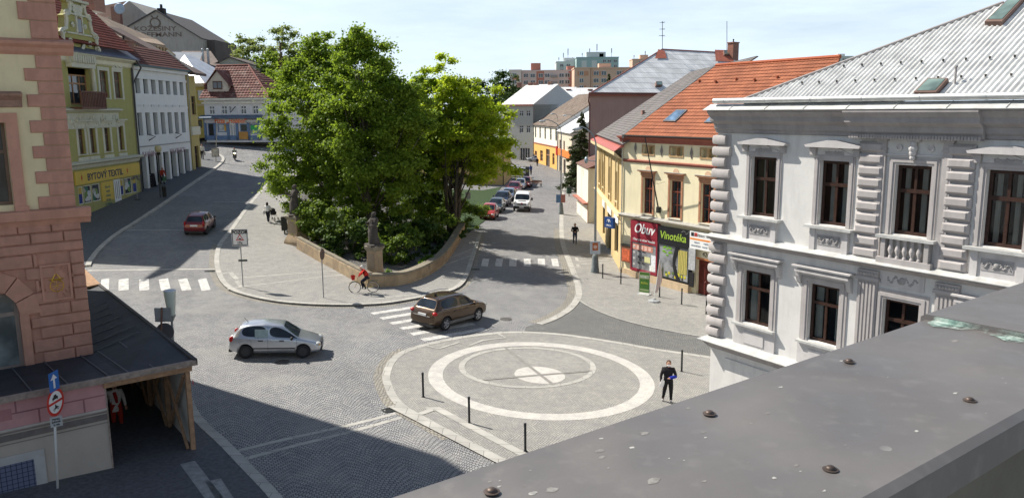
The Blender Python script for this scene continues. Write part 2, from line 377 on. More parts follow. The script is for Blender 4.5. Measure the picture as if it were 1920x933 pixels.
def roof_sheet(poly,kind,par,mat,name='roof',tw=.3,th=.34,amp=.035,thick=.06):
    """poly: planar 3D polygon, first edge = eave. Builds a tiled / corrugated surface clipped to the polygon."""
    P=[Vector(p) for p in poly];ex=(P[1]-P[0]).normalized();nn=Vector((0,0,0))
    for i in range(1,len(P)-1):nn+=(P[i]-P[0]).cross(P[i+1]-P[0])
    nn.normalize()
    if nn.z<0:nn=-nn
    ey=nn.cross(ex)
    if (sum((p-P[0]).dot(ey) for p in P)) <0:ey=-ey
    loc=[((p-P[0]).dot(ex),(p-P[0]).dot(ey)) for p in P]
    x0,x1=min(a for a,b in loc),max(a for a,b in loc);y0,y1=min(b for a,b in loc),max(b for a,b in loc)
    bm=bmesh.new()
    if kind=='flat':
        vs=[bm.verts.new((a,b,0)) for a,b in loc];bm.faces.new(vs)
    else:
        nper=4 if kind=='tiles' else 6;nx=max(2,int((x1-x0)/tw*nper));xs=[x0+(x1-x0)*i/nx for i in range(nx+1)]
        if kind=='tiles':
            ys=[];ny=int((y1-y0)/th)+1
            for j in range(ny):ys+=[(y0+j*th,amp*1.1),(y0+(j+1)*th-.002,0)]
        else:ys=[(y0+(y1-y0)*j/6,0) for j in range(7)]
        grid=[]
        for yy,h in ys:
            row=[]
            for xx in xs:
                ph=(xx/tw) % 1.0
                hz=amp*(.5+.5*math.cos(2*math.pi*ph)) if kind != 'tiles' else amp*.9*(1-abs(2*ph-1))**.7
                row.append(bm.verts.new((xx,yy,h+hz)))
            grid.append(row)
        for j in range(len(ys)-1):
            for i in range(nx):bm.faces.new((grid[j][i],grid[j][i+1],grid[j+1][i+1],grid[j+1][i]))
        cc=Vector((sum(a for a,b in loc)/len(loc),sum(b for a,b in loc)/len(loc),0))
        for i in range(len(loc)):
            a=Vector((*loc[i],0));b=Vector((*loc[(i+1) % len(loc)],0));n=Vector(((b-a).y,-(b-a).x,0))
            if n.length<1e-6:continue
            if n.dot(cc-a) >0:n=-n
            bmesh.ops.bisect_plane(bm,geom=bm.verts[:]+bm.edges[:]+bm.faces[:],plane_co=a,plane_no=n,clear_outer=True)
    # underside
    vs=[bm.verts.new((a,b,-thick)) for a,b in loc];bm.faces.new(vs)
    vt=[bm.verts.new((a,b,-.002)) for a,b in loc];k=len(loc)
    for i in range(k):bm.faces.new((vs[i],vs[(i+1) % k],vt[(i+1) % k],vt[i]))
    me=bpy.data.meshes.new(name);bm.to_mesh(me);bm.free()
    Mt=Matrix(((ex.x,ey.x,nn.x,P[0].x),(ex.y,ey.y,nn.y,P[0].y),(ex.z,ey.z,nn.z,P[0].z),(0,0,0,1)))
    me.materials.append(mat);o=bpy.data.objects.new(name,me);COL.objects.link(o);o.parent=par
    o.matrix_local=Mt
    return o
def tilemat(name,c1,c2,tw=.3,th=.34,moss=None,metal=0):
    m,t,b=newmat(name);v=objvec(t);br=nd(t,'ShaderNodeTexBrick',offset=0.0);br.inputs['Scale'].default_value=1;br.inputs['Brick Width'].default_value=tw;br.inputs['Row Height'].default_value=th
    br.inputs['Mortar Size'].default_value=.012;br.inputs['Color1'].default_value=c4(c1);br.inputs['Color2'].default_value=c4(c2);br.inputs['Mortar'].default_value=c4(mul3(c1,.45));t.links.new(v,br.inputs['Vector'])
    c=mixc(t,1.0,br.outputs['Color'],mixc(t,noisefac(t,v,.5,7,.35,.68),(.8,)*3,(1.1,)*3),'MULTIPLY')
    if moss:c=mixc(t,noisefac(t,v,1.1,7,.5,.75),c,moss)
    t.links.new(c,b.inputs['Base Color']);b.inputs['Roughness'].default_value=.8 if not metal else .45;b.inputs['Metallic'].default_value=metal;b.inputs['Specular IOR Level'].default_value=.2
    return m
# ---------------------------------------------------------------- ground
GS=2.0;GX0,GX1,GY0,GY1=-100,100,-40,260
_tg={}
_terr_s=terr
def _tv(i,j):
    k=(i,j)
    if k not in _tg:_tg[k] =_terr_s(i*GS,j*GS)
    return _tg[k]
def terr(x,y):
    i,j=math.floor(x/GS),math.floor(y/GS);fx,fy=x/GS-i,y/GS-j;a,d=_tv(i,j),_tv(i+1,j+1)
    if fx >= fy:b=_tv(i+1,j);return a+fx*(b-a)+fy*(d-b)
    c=_tv(i,j+1);return a+fy*(c-a)+fx*(d-c)
def catmull(pts,n=6):
    out=[];P=[Vector(p[:2]) for p in pts]
    for i in range(len(P)-1):
        a=P[max(i-1,0)];b=P[i];c=P[i+1];d=P[min(i+2,len(P)-1)]
        for k in range(n):
            t=k/n;out.append(.5*((2*b)+(c-a)*t+(2*a-5*b+4*c-d)*t*t+(3*b-a-3*c+d)*t**3))
    out.append(P[-1]);return out
def drape(polys,off,mat,name,kind='structure',skirt=0,parent=None,label=None):
    bm=bmesh.new();allx=[];
    for pl in polys:
        vs=[bm.verts.new((p[0],p[1],0)) for p in pl]
        try:bm.faces.new(vs)
        except Exception:pass
        allx+=[(p[0],p[1]) for p in pl]
    bmesh.ops.triangulate(bm,faces=bm.faces[:])
    x0,x1=min(a for a,b in allx),max(a for a,b in allx);y0,y1=min(b for a,b in allx),max(b for a,b in allx)
    def cut(co,no):bmesh.ops.bisect_plane(bm,geom=bm.verts[:]+bm.edges[:]+bm.faces[:],dist=1e-5,plane_co=co,plane_no=no)
    for i in range(math.floor(x0/GS)+1,math.ceil(x1/GS)):cut((i*GS,0,0),(1,0,0))
    for i in range(math.floor(y0/GS)+1,math.ceil(y1/GS)):cut((0,i*GS,0),(0,1,0))
    for i in range(math.floor((x0-y1)/GS)+1,math.ceil((x1-y0)/GS)):cut((i*GS,0,0),(1,-1,0))
    for f in bm.faces:
        if f.normal.z<0:f.normal_flip()
    for v in bm.verts:v.co.z=terr(v.co.x,v.co.y)+off
    if skirt:
        be=[e for e in bm.edges if e.is_boundary];r=bmesh.ops.extrude_edge_only(bm,edges=be)
        for v in r['geom']:
            if isinstance(v,bmesh.types.BMVert):v.co.z -= skirt
    me=bpy.data.meshes.new(name);bm.to_mesh(me);bm.free();me.materials.append(mat)
    o=bpy.data.objects.new(name,me);COL.objects.link(o)
    if parent:o.parent=parent
    elif kind:o['kind'] =kind
    if label:o['label'] =label
    return o
def strip(pts,w,side=0):   # list of quads along a polyline; side 0 centred, +1 to the left, -1 to the right
    P=[Vector(p[:2]) for p in pts];n=len(P);Ls=[];Rs=[]
    for i in range(n):
        t=(P[min(i+1,n-1)]-P[max(i-1,0)]).normalized();q=Vector((-t.y,t.x))
        a={0:.5,1:1,-1:0}[side]*w;b={0:.5,1:0,-1:1}[side]*w;Ls.append(P[i]+q*a);Rs.append(P[i]-q*b)
    return [(Rs[i],Rs[i+1],Ls[i+1],Ls[i]) for i in range(n-1)]
def gl(*pp):return [G(*p).xy for p in pp]
def poly(pts):return [list(pts)]
ROAD=cobble('street_cobbles',(.405,.402,.395),(.31,.31,.312),(.12,.12,.122),W=1.7,sag=.55,row=.125,bw=.13,rot=-.35,msize=.018,bump=1.0,patch=.17,warm=(.34,.33,.30))
FINE=cobble('pavement_setts',(.45,.435,.40),(.36,.35,.325),(.20,.195,.18),W=.9,sag=.25,row=.075,bw=.08,rot=.3,msize=.012,bump=.5,patch=.10)
WEDGE=cobble('dark_setts',(.25,.25,.235),(.19,.19,.182),(.09,.09,.085),W=1.1,sag=.3,row=.09,bw=.10,rot=.9,msize=.014,bump=.6)
PLAZA=cobble('plaza_setts',(.44,.425,.39),(.35,.34,.315),(.17,.165,.15),W=0,row=.09,bw=.10,msize=.013,bump=.5,patch=.12)
WSET=cobble('white_setts',(.64,.62,.57),(.54,.52,.475),(.42,.40,.37),W=.9,sag=.25,row=.08,bw=.09,msize=.010,bump=.35,patch=.06)
BAND=brickmat('granite_band',(.45,.435,.39),(.38,.365,.33),(.18,.17,.155),1.0,.6,.012,bump=.2,axis='xy')
GUT=cobble('gutter_setts',(.40,.365,.30),(.30,.285,.25),(.11,.11,.10),W=0,row=.14,bw=.15,rot=.5,msize=.018,bump=.6)
GRASS=M((.028,.055,.014),.95,.4,4,.6,key='lawn')  # grass colour darkened to stand in for the shade of the trees
# terrain sheet
me=bpy.data.meshes.new('ground');vs=[];fs=[];ni=int((GX1-GX0)/GS)+1;nj=int((GY1-GY0)/GS)+1
for j in range(nj):
    for i in range(ni):x,y=GX0+i*GS,GY0+j*GS;vs.append((x,y,terr(x,y)))
for j in range(nj-1):
    for i in range(ni-1):a=j*ni+i;fs+=[(a,a+1,a+ni+1),(a,a+ni+1,a+ni)]
me.from_pydata(vs,[],fs);me.materials.append(ROAD);o=bpy.data.objects.new('road',me);COL.objects.link(o);o['kind'] ='structure'
mb=MB();mb.quad((-3500,-3000,-6),(3500,-3000,-6),(3500,4500,-6),(-3500,4500,-6));mb.build('ground',M((.09,.11,.06),.95,.4,.01,key='far_land'))['kind'] ='structure'

# --- central pavement (between the two streets), kerb line from the far left street round to the right street
kA=[(556,262),(515,325),(465,385),(432,430),(410,458),(403,478),(403,503),(412,528),(432,546),(470,558.5),(520,568),(580,573),(650,574.5),(720,571.5),(780,562),(830,552),(862,540),(878,520),(888,490),(897,462),(903,440)]
kAw=catmull(gl(*kA),5)
inner=gl((872,437),(861,455),(830,500),(770,533),(712,540),(690,541),(655,524),(600,492),(548,462),(540,455),(538,430),(546,390),(552,350),(562,310),(590,262))
drape(poly(kAw+inner),.10,FINE,'pavement',skirt=.14)
drape(strip(kAw,.32,1),.118,BAND,'kerb',skirt=.13)
drape(strip([p for p in kAw[20:]],.35,-1),.004,GUT,'gutter')
# two tactile lines that cross this pavement
for a,b in (((440,524),(640,510)),((447,541),(660,516)),):
    drape(strip(gl(a,b),.16),.106,BAND,'paving_line')
drape(strip(gl((415,516),(432,513),(445,527)),.3),.110,BAND,'paving_line');drape(strip(gl((427,545),(452,541),(444,530)),.26),.114,BAND,'paving_line')
drape(strip(gl((705,563),(790,553)),.16),.106,BAND,'paving_line');drape(strip(gl((832,500),(886,480)),.2),.106,BAND,'paving_line')
drape(strip(gl((843,486),(888,468)),.2),.106,BAND,'paving_line')
# --- park ground behind the wall
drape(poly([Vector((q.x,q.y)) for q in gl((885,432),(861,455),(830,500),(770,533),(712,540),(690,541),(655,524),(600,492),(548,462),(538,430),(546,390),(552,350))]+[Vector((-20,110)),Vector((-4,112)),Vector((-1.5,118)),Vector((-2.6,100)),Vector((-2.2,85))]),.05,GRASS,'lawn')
# --- left pavement
kL=[(160,500),(166,488),(185,465),(215,440),(250,418),(300,385),(350,350),(398,318),(414,304),(415,296),(405,290),(385,287),(340,284)]
kLw=catmull(gl(*kL),5)
lb=[Vector((-36.8,kLw[-1].y)),Vector((-36.8,60)),Vector((-30,45)),Vector((-26,40)),]
drape(poly(kLw+[Vector((-60,kLw[-1].y)),Vector((-60,48)),Vector((-32,45))]),.10,M((.11,.115,.12),.85,.2,6,.3,key='asphalt_pavement'),'pavement',skirt=.13)
drape(strip(kLw,.32,-1),.118,BAND,'kerb',skirt=.13)
drape(poly(gl((380,268),(560,272),(560,263.5),(380,258))),.10,FINE,'pavement',skirt=.12)
# --- bottom-left pavement beside the covered walkway
kB=[(330,720),(352,775),(372,802),(400,828),(424,852),(455,885),(500,933),(560,1010)]
kBw=catmull(gl(*kB),4)
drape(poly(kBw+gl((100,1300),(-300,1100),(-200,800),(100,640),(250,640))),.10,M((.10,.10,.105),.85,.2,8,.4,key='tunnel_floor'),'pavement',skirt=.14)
drape(strip(kBw,.34,1),.118,BAND,'kerb',skirt=.13)
for a,b in (((352,872),(440,990)),((400,905),(450,985))):
    drape(strip(gl(a,b),.45),.106,M((.26,.26,.25),.8,.2,5,.3,key='shaded_slab'),'paving_line')  # dimmer copy of the band stone, with the shade put into its colour
# --- cross drains in the roadway
for a in (((424,850),(530,824),(644,799),(744,774)),((440,865),(540,838),(652,810),(756,781))):
    drape(strip(catmull(gl(*a),4),.2),.006,BAND,'drain_line')
drape(strip(gl((165,507),(290,505),(404,504)),.28),.006,BAND,'drain_line')
drape(strip(gl((235,431),(345,431)),.2),.006,BAND,'drain_line');drape(strip(gl((400,378),(470,379)),.2),.006,BAND,'drain_line')
# --- right street: kerb band, right pavement
kR=[(1062,306),(1056,340),(1051,375),(1049,410),(1049,440),(1052,462),(1062,490),(1073,520),(1079,542),(1077,558),(1062,578),(1030,597),(985,612),(930,626),(880,633),(830,645),(780,660)]
kRw=catmull(gl(*kR),5)
i0=next(i for i,p in enumerate(kRw) if p.y<G(1079,558).y)
rp_=kRw[:i0+1]+catmull(gl((1079,558),(1110,578),(1160,598),(1240,618),(1340,634),(1500,640)),4)[1:]
drape(poly(rp_+[Vector((24,34)),Vector((24,180)),kRw[0]+Vector((9,0))]),.03,FINE,'pavement',skirt=.05)
drape(strip(kRw[:i0+14],.42,1),.038,BAND,'kerb',skirt=.06)
drape(strip(kRw[18:i0+14],.5,-1),.005,GUT,'gutter')
drape(strip(catmull(gl((1079,558),(1110,578),(1160,598),(1240,618),(1340,634)),4),.10),.036,BAND,'paving_line')
for a,b in (((1082,490),(1150,487)),((1084,496),(1152,492))):drape(strip(gl(a,b),.14),.036,BAND,'paving_line')
drape(strip(gl((1064,484),(1080,483),(1083,490)),.25),.040,BAND,'paving_line');drape(strip(gl((1068,503),(1086,501),(1082,496)),.25),.040,BAND,'paving_line')
# --- the dark lane
wd=catmull(gl((985,613),(1030,598),(1062,579),(1079,560)),3)+catmull(gl((1079,560),(1110,579),(1160,599),(1240,619),(1340,635),(1500,642)),4)[1:]
wd2=catmull(gl((1500,690),(1320,667),(1230,654),(1150,640),(1050,626),(985,621)),4)
drape(poly(wd+wd2),.008,WEDGE,'lane')
# --- round plaza
pO=[(1700,720),(1500,690),(1320,667),(1230,654),(1150,640),(1050,626),(960,622),(880,629),(810,642),(760,656),(733,672),(719,695),(718,718),(738,757),(790,790),(860,828),(930,865),(1040,920),(1200,1000)]
pOw=catmull(gl(*pO),5)
drape(poly(pOw+[Vector((16,18))]),.030,PLAZA,'plaza_paving',skirt=.05)
drape(strip(pOw,.34,1),.040,BAND,'kerb',skirt=.06)
drape(strip(pOw[45:75],.35,-1),.006,GUT,'gutter')
def ellipse(c,px,n=64):   # closed ring through four survey points left, top, right, bottom: fitted in ground coordinates
    A=np.array([[p.x,p.y] for p in px]);cx_,cy_=A.mean(0)
    D=A-[cx_,cy_];Mx=np.array([[d[0]**2,2*d[0]*d[1],d[1]**2,d[0],d[1]] for d in D]);s,*_=np.linalg.lstsq(Mx,np.ones(len(D)),rcond=None)
    Q=np.array([[s[0],s[1]],[s[1],s[2]]]);l=np.array([s[3],s[4]]);c0=-np.linalg.solve(Q,l)/2;k=1+c0@Q@c0;w,V=np.linalg.eigh(Q/k)
    out=[]
    for i in range(n):
        q=2*math.pi*i/n;p=V@(np.array([math.cos(q),math.sin(q)])/np.sqrt(w))+c0+[cx_,cy_];out.append(Vector((p[0],p[1])))
    return out
def ringquads(a,b):
    n=len(a)
    if (a[0]-b[0]).length>(a[0]-b[n//2]).length:b=b[n//2:]+b[:n//2]
    return [(a[i],a[(i+1) % n],b[(i+1) % n],b[i]) for i in range(n)]
def Zz(*pp):return [G(780+x/4,600+y/4) for x,y in pp]
def shrink(E,k):
    c=sum(E,Vector((0,0)))/len(E);return [c+(p-c)*k for p in E]
eo=ellipse(0,Zz((100,425),(800,168),(1060,755),(1812,500),(200,290),(1600,318),(250,607),(1600,670),(400,205)),96)
drape(ringquads(eo,shrink(eo,.872)),.036,WSET,'white_ring')
er=ellipse(0,Zz((328,330),(850,207),(900,515),(1348,385),(480,470),(1180,250)),72)
drape(ringquads(er,shrink(er,.915)),.040,BAND,'paving_ring')
ed=ellipse(0,Zz((740,410),(900,352),(960,480),(1120,430),(800,455),(1060,380)),40)
drape(poly(ed),.036,WSET,'white_disc')
DB=M((.24,.23,.21),.85,.15,6,.3,key='dark_stone')
drape(strip(gl((948,653),(1038,723)),.17),.044,DB,'paving_line');drape(strip(gl((905,713),(1108,696)),.17),.048,DB,'paving_line')
drape(strip(catmull(gl((800,649),(822,655),(860,643),(880,649),(905,639),(948,634),(935,627)),1),.16),.046,BAND,'paving_line')
drape(strip(gl((800,768),(818,766),(975,850),(1100,915)),.34),.044,BAND,'paving_line')
drape(strip(gl((786,778),(817,767)),.25),.047,BAND,'paving_line')
drape(strip(gl((735,762),(800,795),(930,862),(1060,925)),.36,0),.050,BAND,'kerb')
# --- zebra crossings
ZW=M((.54,.53,.50),.85,.20,7,.5,stain=.5,key='road_paint')
zb=[]
for x0,x1,x2,x3 in ((190,205,203,188),(222.5,241,241.5,222),(261,279,281,261),(297.6,315,319.5,302),(334,351,358,341),(371,387,394.6,378)):
    zb.append(gl((x0,524),(x1,521.5),(x3+(x1-x0)+1,543),(x3,545)))
drape(zb,.008,ZW,'zebra_crossing')
zb=[gl((x+dx,484.5),(x+w+dx,485),(x+w,499.5),(x,498.5)) for x,w,dx in ((902,12.5,3),(928,13,2.5),(954.5,13.5,1),(982,13,0),(1009,13.5,-1),(1036,12.5,-3))]
drape(zb,.008,ZW,'zebra_crossing')
zb=[]
l0,l1,r0,r1=G(694,586).xy,G(788,635).xy,G(800,570).xy,G(905,614).xy
for i in range(6):
    a=l0.lerp(l1,i/5);b=r0.lerp(r1,i/5);q=(l1-l0).normalized()*.46;q2=(r1-r0).normalized()*.46;zb.append([a,b,b+q2,a+q])
drape(zb,.008,ZW,'zebra_crossing')
# --- drains and manholes
def ironlid(px,py,w,h,label,rz=0,rnd_=False):
    p=G(px,py);t=empty('drain_grate' if not rnd_ else 'manhole_cover',(p.x,p.y,terr(p.x,p.y)+.006),rz,label,'drain' if not rnd_ else 'manhole cover')
    mb=MB()
    if rnd_:mb.lathe([(w/2,0),(w/2,.008),(w/2-.03,.010)],n=20);mb.build('lid',M((.12,.11,.10),.6,.2,metal=.4,key='iron_lid'),t)
    else:
        mb.box(-w/2,w/2,-h/2,-h/2+.04,0,.02);mb.box(-w/2,w/2,h/2-.04,h/2,0,.02);mb.box(-w/2,-w/2+.04,-h/2+.04,h/2-.04,0,.02);mb.box(w/2-.04,w/2,-h/2+.04,h/2-.04,0,.02)
        for i in range(7):x=-w/2+.06+i*(w-.12)/6;mb.box(x-.012,x+.012,-h/2+.04,h/2-.04,0,.016)
        mb.build('grate',IRON,t);m2=MB();m2.box(-w/2+.04,w/2-.04,-h/2+.04,h/2-.04,-.01,.003);m2.build('pit',BLACK,t)
ironlid(732,768,.62,.42,'iron drain grate beside the kerb of the round plaza',.6)
ironlid(890,505,.7,.35,'iron drain grate near left kerb below the zebra crossing of the right street',.1)
ironlid(1057,511,.7,.35,'iron drain grate near right kerb below the zebra crossing of the right street',.3)
ironlid(393,508,.6,.35,'iron drain grate at kerb under the white warning sign',.1)
ironlid(529,678,.62,0,'round manhole cover in the cobbles under the silver hatchback',0,True)
ironlid(948,598,.7,0,'round brownish manhole cover in the roadway right of the brown car',0,True)
ironlid(1092,707,.42,0,'small round cover set inside the inner ring of the plaza',0,True)
ironlid(1048,646,.30,0,'tiny round cover lying on the upper edge of the white ring',0,True)
# ---------------------------------------------------------------- white stucco house with the corrugated roof (right)
STW=M((.67,.655,.625),.85,.05,1.5,.15,stain=.20,key='white_stucco');STG=M((.43,.40,.385),.85,.05,3,.25,stain=.22,key='grey_stucco')
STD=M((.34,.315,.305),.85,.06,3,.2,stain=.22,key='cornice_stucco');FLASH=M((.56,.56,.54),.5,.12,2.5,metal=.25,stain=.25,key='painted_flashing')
WOODBR=M((.042,.020,.014),.45,.25,9,.2,key='brown_frame')
Pc=AT(1340,440,28.0);dW=Vector((.539,-.842))
W=Bld('white_house',Pc.xy,Pc.xy+dW*16,-1.2,'white stucco town house with grey quoins and a corrugated grey metal roof, at the right')
zC=W.uv(1420,251)[1]      # underside of the main cornice
zB=W.uv(1336,440)[1]      # mid band edge
zG=W.uv(1325,630)[1]
zE=zC+.95
up=[W.rect(1408,1455,347,1432,293,402),W.rect(1536,1590,361,1563,301,421),W.rect(1676,1744,373,1708,309,444),W.rect(1845,1924,392,1885,323,472)]
zt=sum(r[3] for r in up)/4;zb_=sum(r[2] for r in up)/4;up=[(r[0],r[1],zb_,zt) for r in up]
up.append((up[3][0]+2.6,up[3][1]+2.6,zb_,zt))
lo=[W.rect(1393,1444,561,1421,509,609),W.rect(1515,1572,593,1547,536,646)]
zlt=(lo[0][3]+lo[1][3])/2;zlb=(lo[0][2]+lo[1][2])/2
lo=[(r[0],r[1],zlb,zlt) for r in lo]+[(*W.rect(1654,1722,601,1688,567,700)[:2],zlb,zlt),(up[3][0],up[3][1],zlb,zlt),(up[4][0],up[4][1],zlb,zlt)]
gw=W.rect(1379,1425,706,1400,699,760)
gws=[(gw[0],gw[0]+1.0,gw[3]-1.6,gw[3]),(lo[1][0],lo[1][1],gw[3]-1.6,gw[3]),(lo[2][0],lo[2][1],gw[3]-1.6,gw[3])]
LU=16
mb=MB();wall(mb,0,LU,zB,zE-.1,up,0,.24);wall(mb,0,LU,zG,zB,lo,0,.24);wall(mb,0,LU,0,zG,gws,0,.24)
body(mb,0,LU,0,zE-.1,11);mb.build('wall',STW,W.e)
cur=[[(.25,.42),(.68,.9)],[(.2,.36),(.62,.80)],[(.1,.26),(.58,.74)],[(.12,.25),(.60,.72)],None]
for i,r in enumerate(up):window(W.e,r,WOODBR,y=.13,fw=.095,cols=2,tr=.37,clear=True,curtain=cur[i])
for i,r in enumerate(lo):window(W.e,r,WOODBR,y=.13,fw=.095,cols=2,tr=.33,clear=True,curtain=[(.05,.3),(.72,.95)] if i<2 else None)
for r in gws:window(W.e,r,WOODBR,y=.13,fw=.07,cols=2,tr=0)
# surrounds
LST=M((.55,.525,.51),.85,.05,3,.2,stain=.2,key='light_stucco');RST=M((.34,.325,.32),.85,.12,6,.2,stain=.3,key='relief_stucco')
def flushw():
    for m_,n_,mt,sm in ((fr,'window_surround',STG,0),(ped,'window_pediment',LST,0),(apr,'apron',LST,0),(rel,'relief',RST,1),(sil,'sill',FLASH,0),(bal,'balustrade',STG,1)):
        if m_.v:m_.build(n_,mt,W.e,smooth=bool(sm),auto=45 if sm else None)
def relief(mb,u0,u1,z0,z1,y,n=34,seed=1):
    r_=random.Random(seed);c=(u0+u1)/2
    for i in range(n):
        q=i/(n-1);x=u0+(u1-u0)*q;z=(z0+z1)/2+math.sin(q*math.pi*6+seed)*(z1-z0)*.28
        s=(u1-u0)*.035*(.7+.6*r_.random());mb.ball((x,y,z),s,6,4,sc=(1.2,.6,1))
        if i % 4==0:mb.ball((x,y,(z0+z1)/2-math.sin(q*math.pi*6+seed)*(z1-z0)*.25),s*.9,6,4,sc=(1,.6,1.2))
    mb.ball((c,y,(z0+z1)/2),(z1-z0)*.33,8,5,sc=(1,.4,1))
def frame3(mb,r,w1,w2,top,bot=0):   # stepped architrave round an opening
    u0,u1,z0,z1=r
    for a,b,o in ((0,.07,.03),(.07,w1,.055),(w1,w1+w2,.035)):
        mb.box(u0-b,u0-a,-o,.0,z0-bot,z1+a);mb.box(u1+a,u1+b,-o,.0,z0-bot,z1+a);mb.box(u0-b,u1+b,-o-.001,.0,z1+a,z1+b)
for i,r in enumerate(up):
    fr=MB();ped=MB();apr=MB();rel=MB();sil=MB();bal=MB()
    u0,u1,z0,z1=r;m=(u0+u1)/2;hw=(u1-u0)/2
    frame3(fr,r,.14,.06,.2,.02)
    sil.prism([(u0-.33,z0-.03),(u1+.33,z0-.03),(u1+.33,z0-.11),(u0-.33,z0-.11)],-.26,0)
    if i==2:   # balustrade window between two flat pilasters
        zt2=z1+.28
        for s_ in (-1,1):
            a=m+s_*(hw+.42);fr.box(a-.13,a+.13,-.09,0,zB+.12,zt2+.36);fr.box(a-.16,a+.16,-.13,0,zt2+.36,zt2+.44);fr.box(a-.15,a+.15,-.12,0,zt2+.12,zt2+.17);fr.box(a-.07,a+.07,-.10,-.088,z0+.2,zt2)
        ped.box(m-hw-.55,m+hw+.55,-.05,0,z1+.245,z1+.30)
        for s_ in (-1,1):ped.lathe([(.10,0),(.10,.03),(.05,.05),(.05,.02)],n=12);ped.v[-48:] =[(m+s_*.45+x,-.02-z,zt2+.19+y) for x,y,z in ped.v[-48:]]
        for dz,rr in ((.42,.10),(.30,.12),(.18,.10),(.05,.08)):ped.ball((m,-.12,zt2+dz-.12),rr,8,6)
        ped.box(m-.17,m+.17,-.16,0,zt2+.36,zt2+.44)
        bz0,bz1=zB+.16,z0-.11
        bal.box(m-hw-.18,m-hw-.05,-.2,0,bz0,bz1);bal.box(m+hw+.05,m+hw+.18,-.2,0,bz0,bz1)
        bal.box(m-hw-.28,m+hw+.28,-.24,0,zB+.05,bz0+.06)
        for k in range(5):
            x=m-hw+.1+(2*hw-.2)*k/4;h=bz1-bz0-.06
            bal.lathe([(.06,0),(.06,.05),(.035,.08),(.085,h*.42),(.075,h*.5),(.04,h*.72),(.055,h*.85),(.055,h)],(x,-.13,bz0+.06),10)
    else:
        pz=z1+.26
        for s_ in (-1,1):fr.box(m+s_*(hw+.25)-.10,m+s_*(hw+.25)+.10,-.10,0,pz-.1,pz+.14);fr.box(m+s_*(hw+.25)-.12,m+s_*(hw+.25)+.12,-.13,0,pz+.05,pz+.09)
        ped.prism([(m-hw-.42,pz+.14),(m+hw+.42,pz+.14),(m+hw+.46,pz+.21),(m+.15,pz+.36),(m-.15,pz+.36),(m-hw-.46,pz+.21)],-.24,0)
        ped.prism([(m-hw-.15,pz-.08),(m+hw+.15,pz-.08),(m+.06,pz+.135),(m-.06,pz+.135)],-.05,0)
        rel2=MB();rel2.box(m-hw*.66,m+hw*.66,-.058,-.045,pz-.075,pz+.02);relief(rel2,m-hw*.62,m+hw*.62,pz-.06,pz+.05,-.058,12,i+3);rel2.build('relief',RST,W.e,smooth=True,auto=45)
        apr.box(m-hw-.12,m+hw+.12,-.10,0,zB+.02,z0-.11)
        apr.box(m-hw-.17,m-hw+.02,-.14,0,zB+.02,z0-.12);apr.box(m+hw-.02,m+hw+.17,-.14,0,zB+.02,z0-.12)
        rel.box(m-hw*.8,m+hw*.8,-.115,-.09,zB+.28,z0-.30);relief(rel,m-hw*.7,m+hw*.7,zB+.32,z0-.34,-.13,26,i)
    flushw()
for i,r in enumerate(lo):
    fr=MB();ped=MB();apr=MB();rel=MB();sil=MB();bal=MB()
    u0,u1,z0,z1=r;m=(u0+u1)/2;hw=(u1-u0)/2;frame3(fr,r,.17,.10,.2,.02)
    sil.prism([(u0-.30,z0-.03),(u1+.30,z0-.03),(u1+.30,z0-.10),(u0-.30,z0-.10)],-.20,0)
    if i != 2:
        pz=z1+.34
        ped.prism([(m-hw-.42,pz),(m+hw+.42,pz),(m+hw+.42,pz+.06),(m-hw-.42,pz+.06)],-.26,0);ped.box(m-hw-.36,m+hw+.36,-.18,0,pz+.062,pz+.16);ped.box(m-hw-.5,m+hw+.5,-.30,0,pz+.162,pz+.21);ped.box(m-hw-.30,m+hw+.30,-.08,0,pz-.1,pz)
        for s_ in (-1,1):
            x=m+s_*(hw+.36);ped.prism([(0,pz),(-.2,pz),(-.17,pz-.15),(-.08,pz-.38),(0,pz-.42)],x-.07,x+.07,axis='x')
    else:
        relief(rel,m-hw*.8,m+hw*.8,z1+.42,z1+.74,-.03,24,9);ped.box(m-hw-.1,m+hw+.1,-.03,0,z1+.36,z1+.80)
    apr.box(m-hw-.30,m+hw+.30,-.07,0,zG+.05,z0-.10);apr.box(m-hw*.75,m+hw*.75,-.095,-.06,zG+.22,z0-.28)
    flushw()
# quoins and rusticated pilasters
def quoins(c0,c1,z0,z1,n,alt=.14,y=.10,round_=False,name='quoins'):
    q=MB();h=(z1-z0)/n
    q.box(c0+.05,c1-.05,-.035,0,z0,z1)
    for k in range(n):
        a=z0+k*h+h*.10;b=z0+(k+1)*h-h*.06;e=0 if k % 2 else alt
        if round_:   # fat rounded blocks wrapped round the corner
            n8=6;pr=[]
            for j in range(n8+1):t_=math.pi*j/n8;pr.append((.05+y*math.sin(t_)**.4,a+(b-a)*(1-math.cos(t_))/2))
            v=[];L0=c1-e
            for (o,z) in pr:v+=[(L0,-o*.92,z),(c0-.02,-o,z),(c0-o*.75,-o*.62,z),(c0-o,.25,z),(c0-o,.5,z)]
            fs=[]
            for j in range(n8):
                for i in range(4):fs.append((j*5+i,j*5+i+1,(j+1)*5+i+1,(j+1)*5+i))
            q.add(v,fs);q.add([v[j*5] for j in range(n8+1)]+[(L0,0,b),(L0,0,a)],[tuple(range(n8+3))])
        else:
            q.bbox(c0+.02+e*.3,c1-.02-e*.3,-y-.05,0,a,b,.055);q.bbox(c0+.10+e*.3,c1-.10-e*.3,-y-.075,-y-.04,a+.05,b-.05,.015)
    return q.build(name,STG,W.e,smooth=round_,auto=35)
quoins(-.02,.66,zB+.10,zC-.05,9,.20,round_=True,y=.13);quoins(-.02,.64,zG+.10,zB-.22,9,.20,round_=True,y=.15)
p1=(W.uv(1605,400)[0],W.uv(1655,400)[0]);p2=(W.uv(1768,400)[0],W.uv(1824,400)[0])
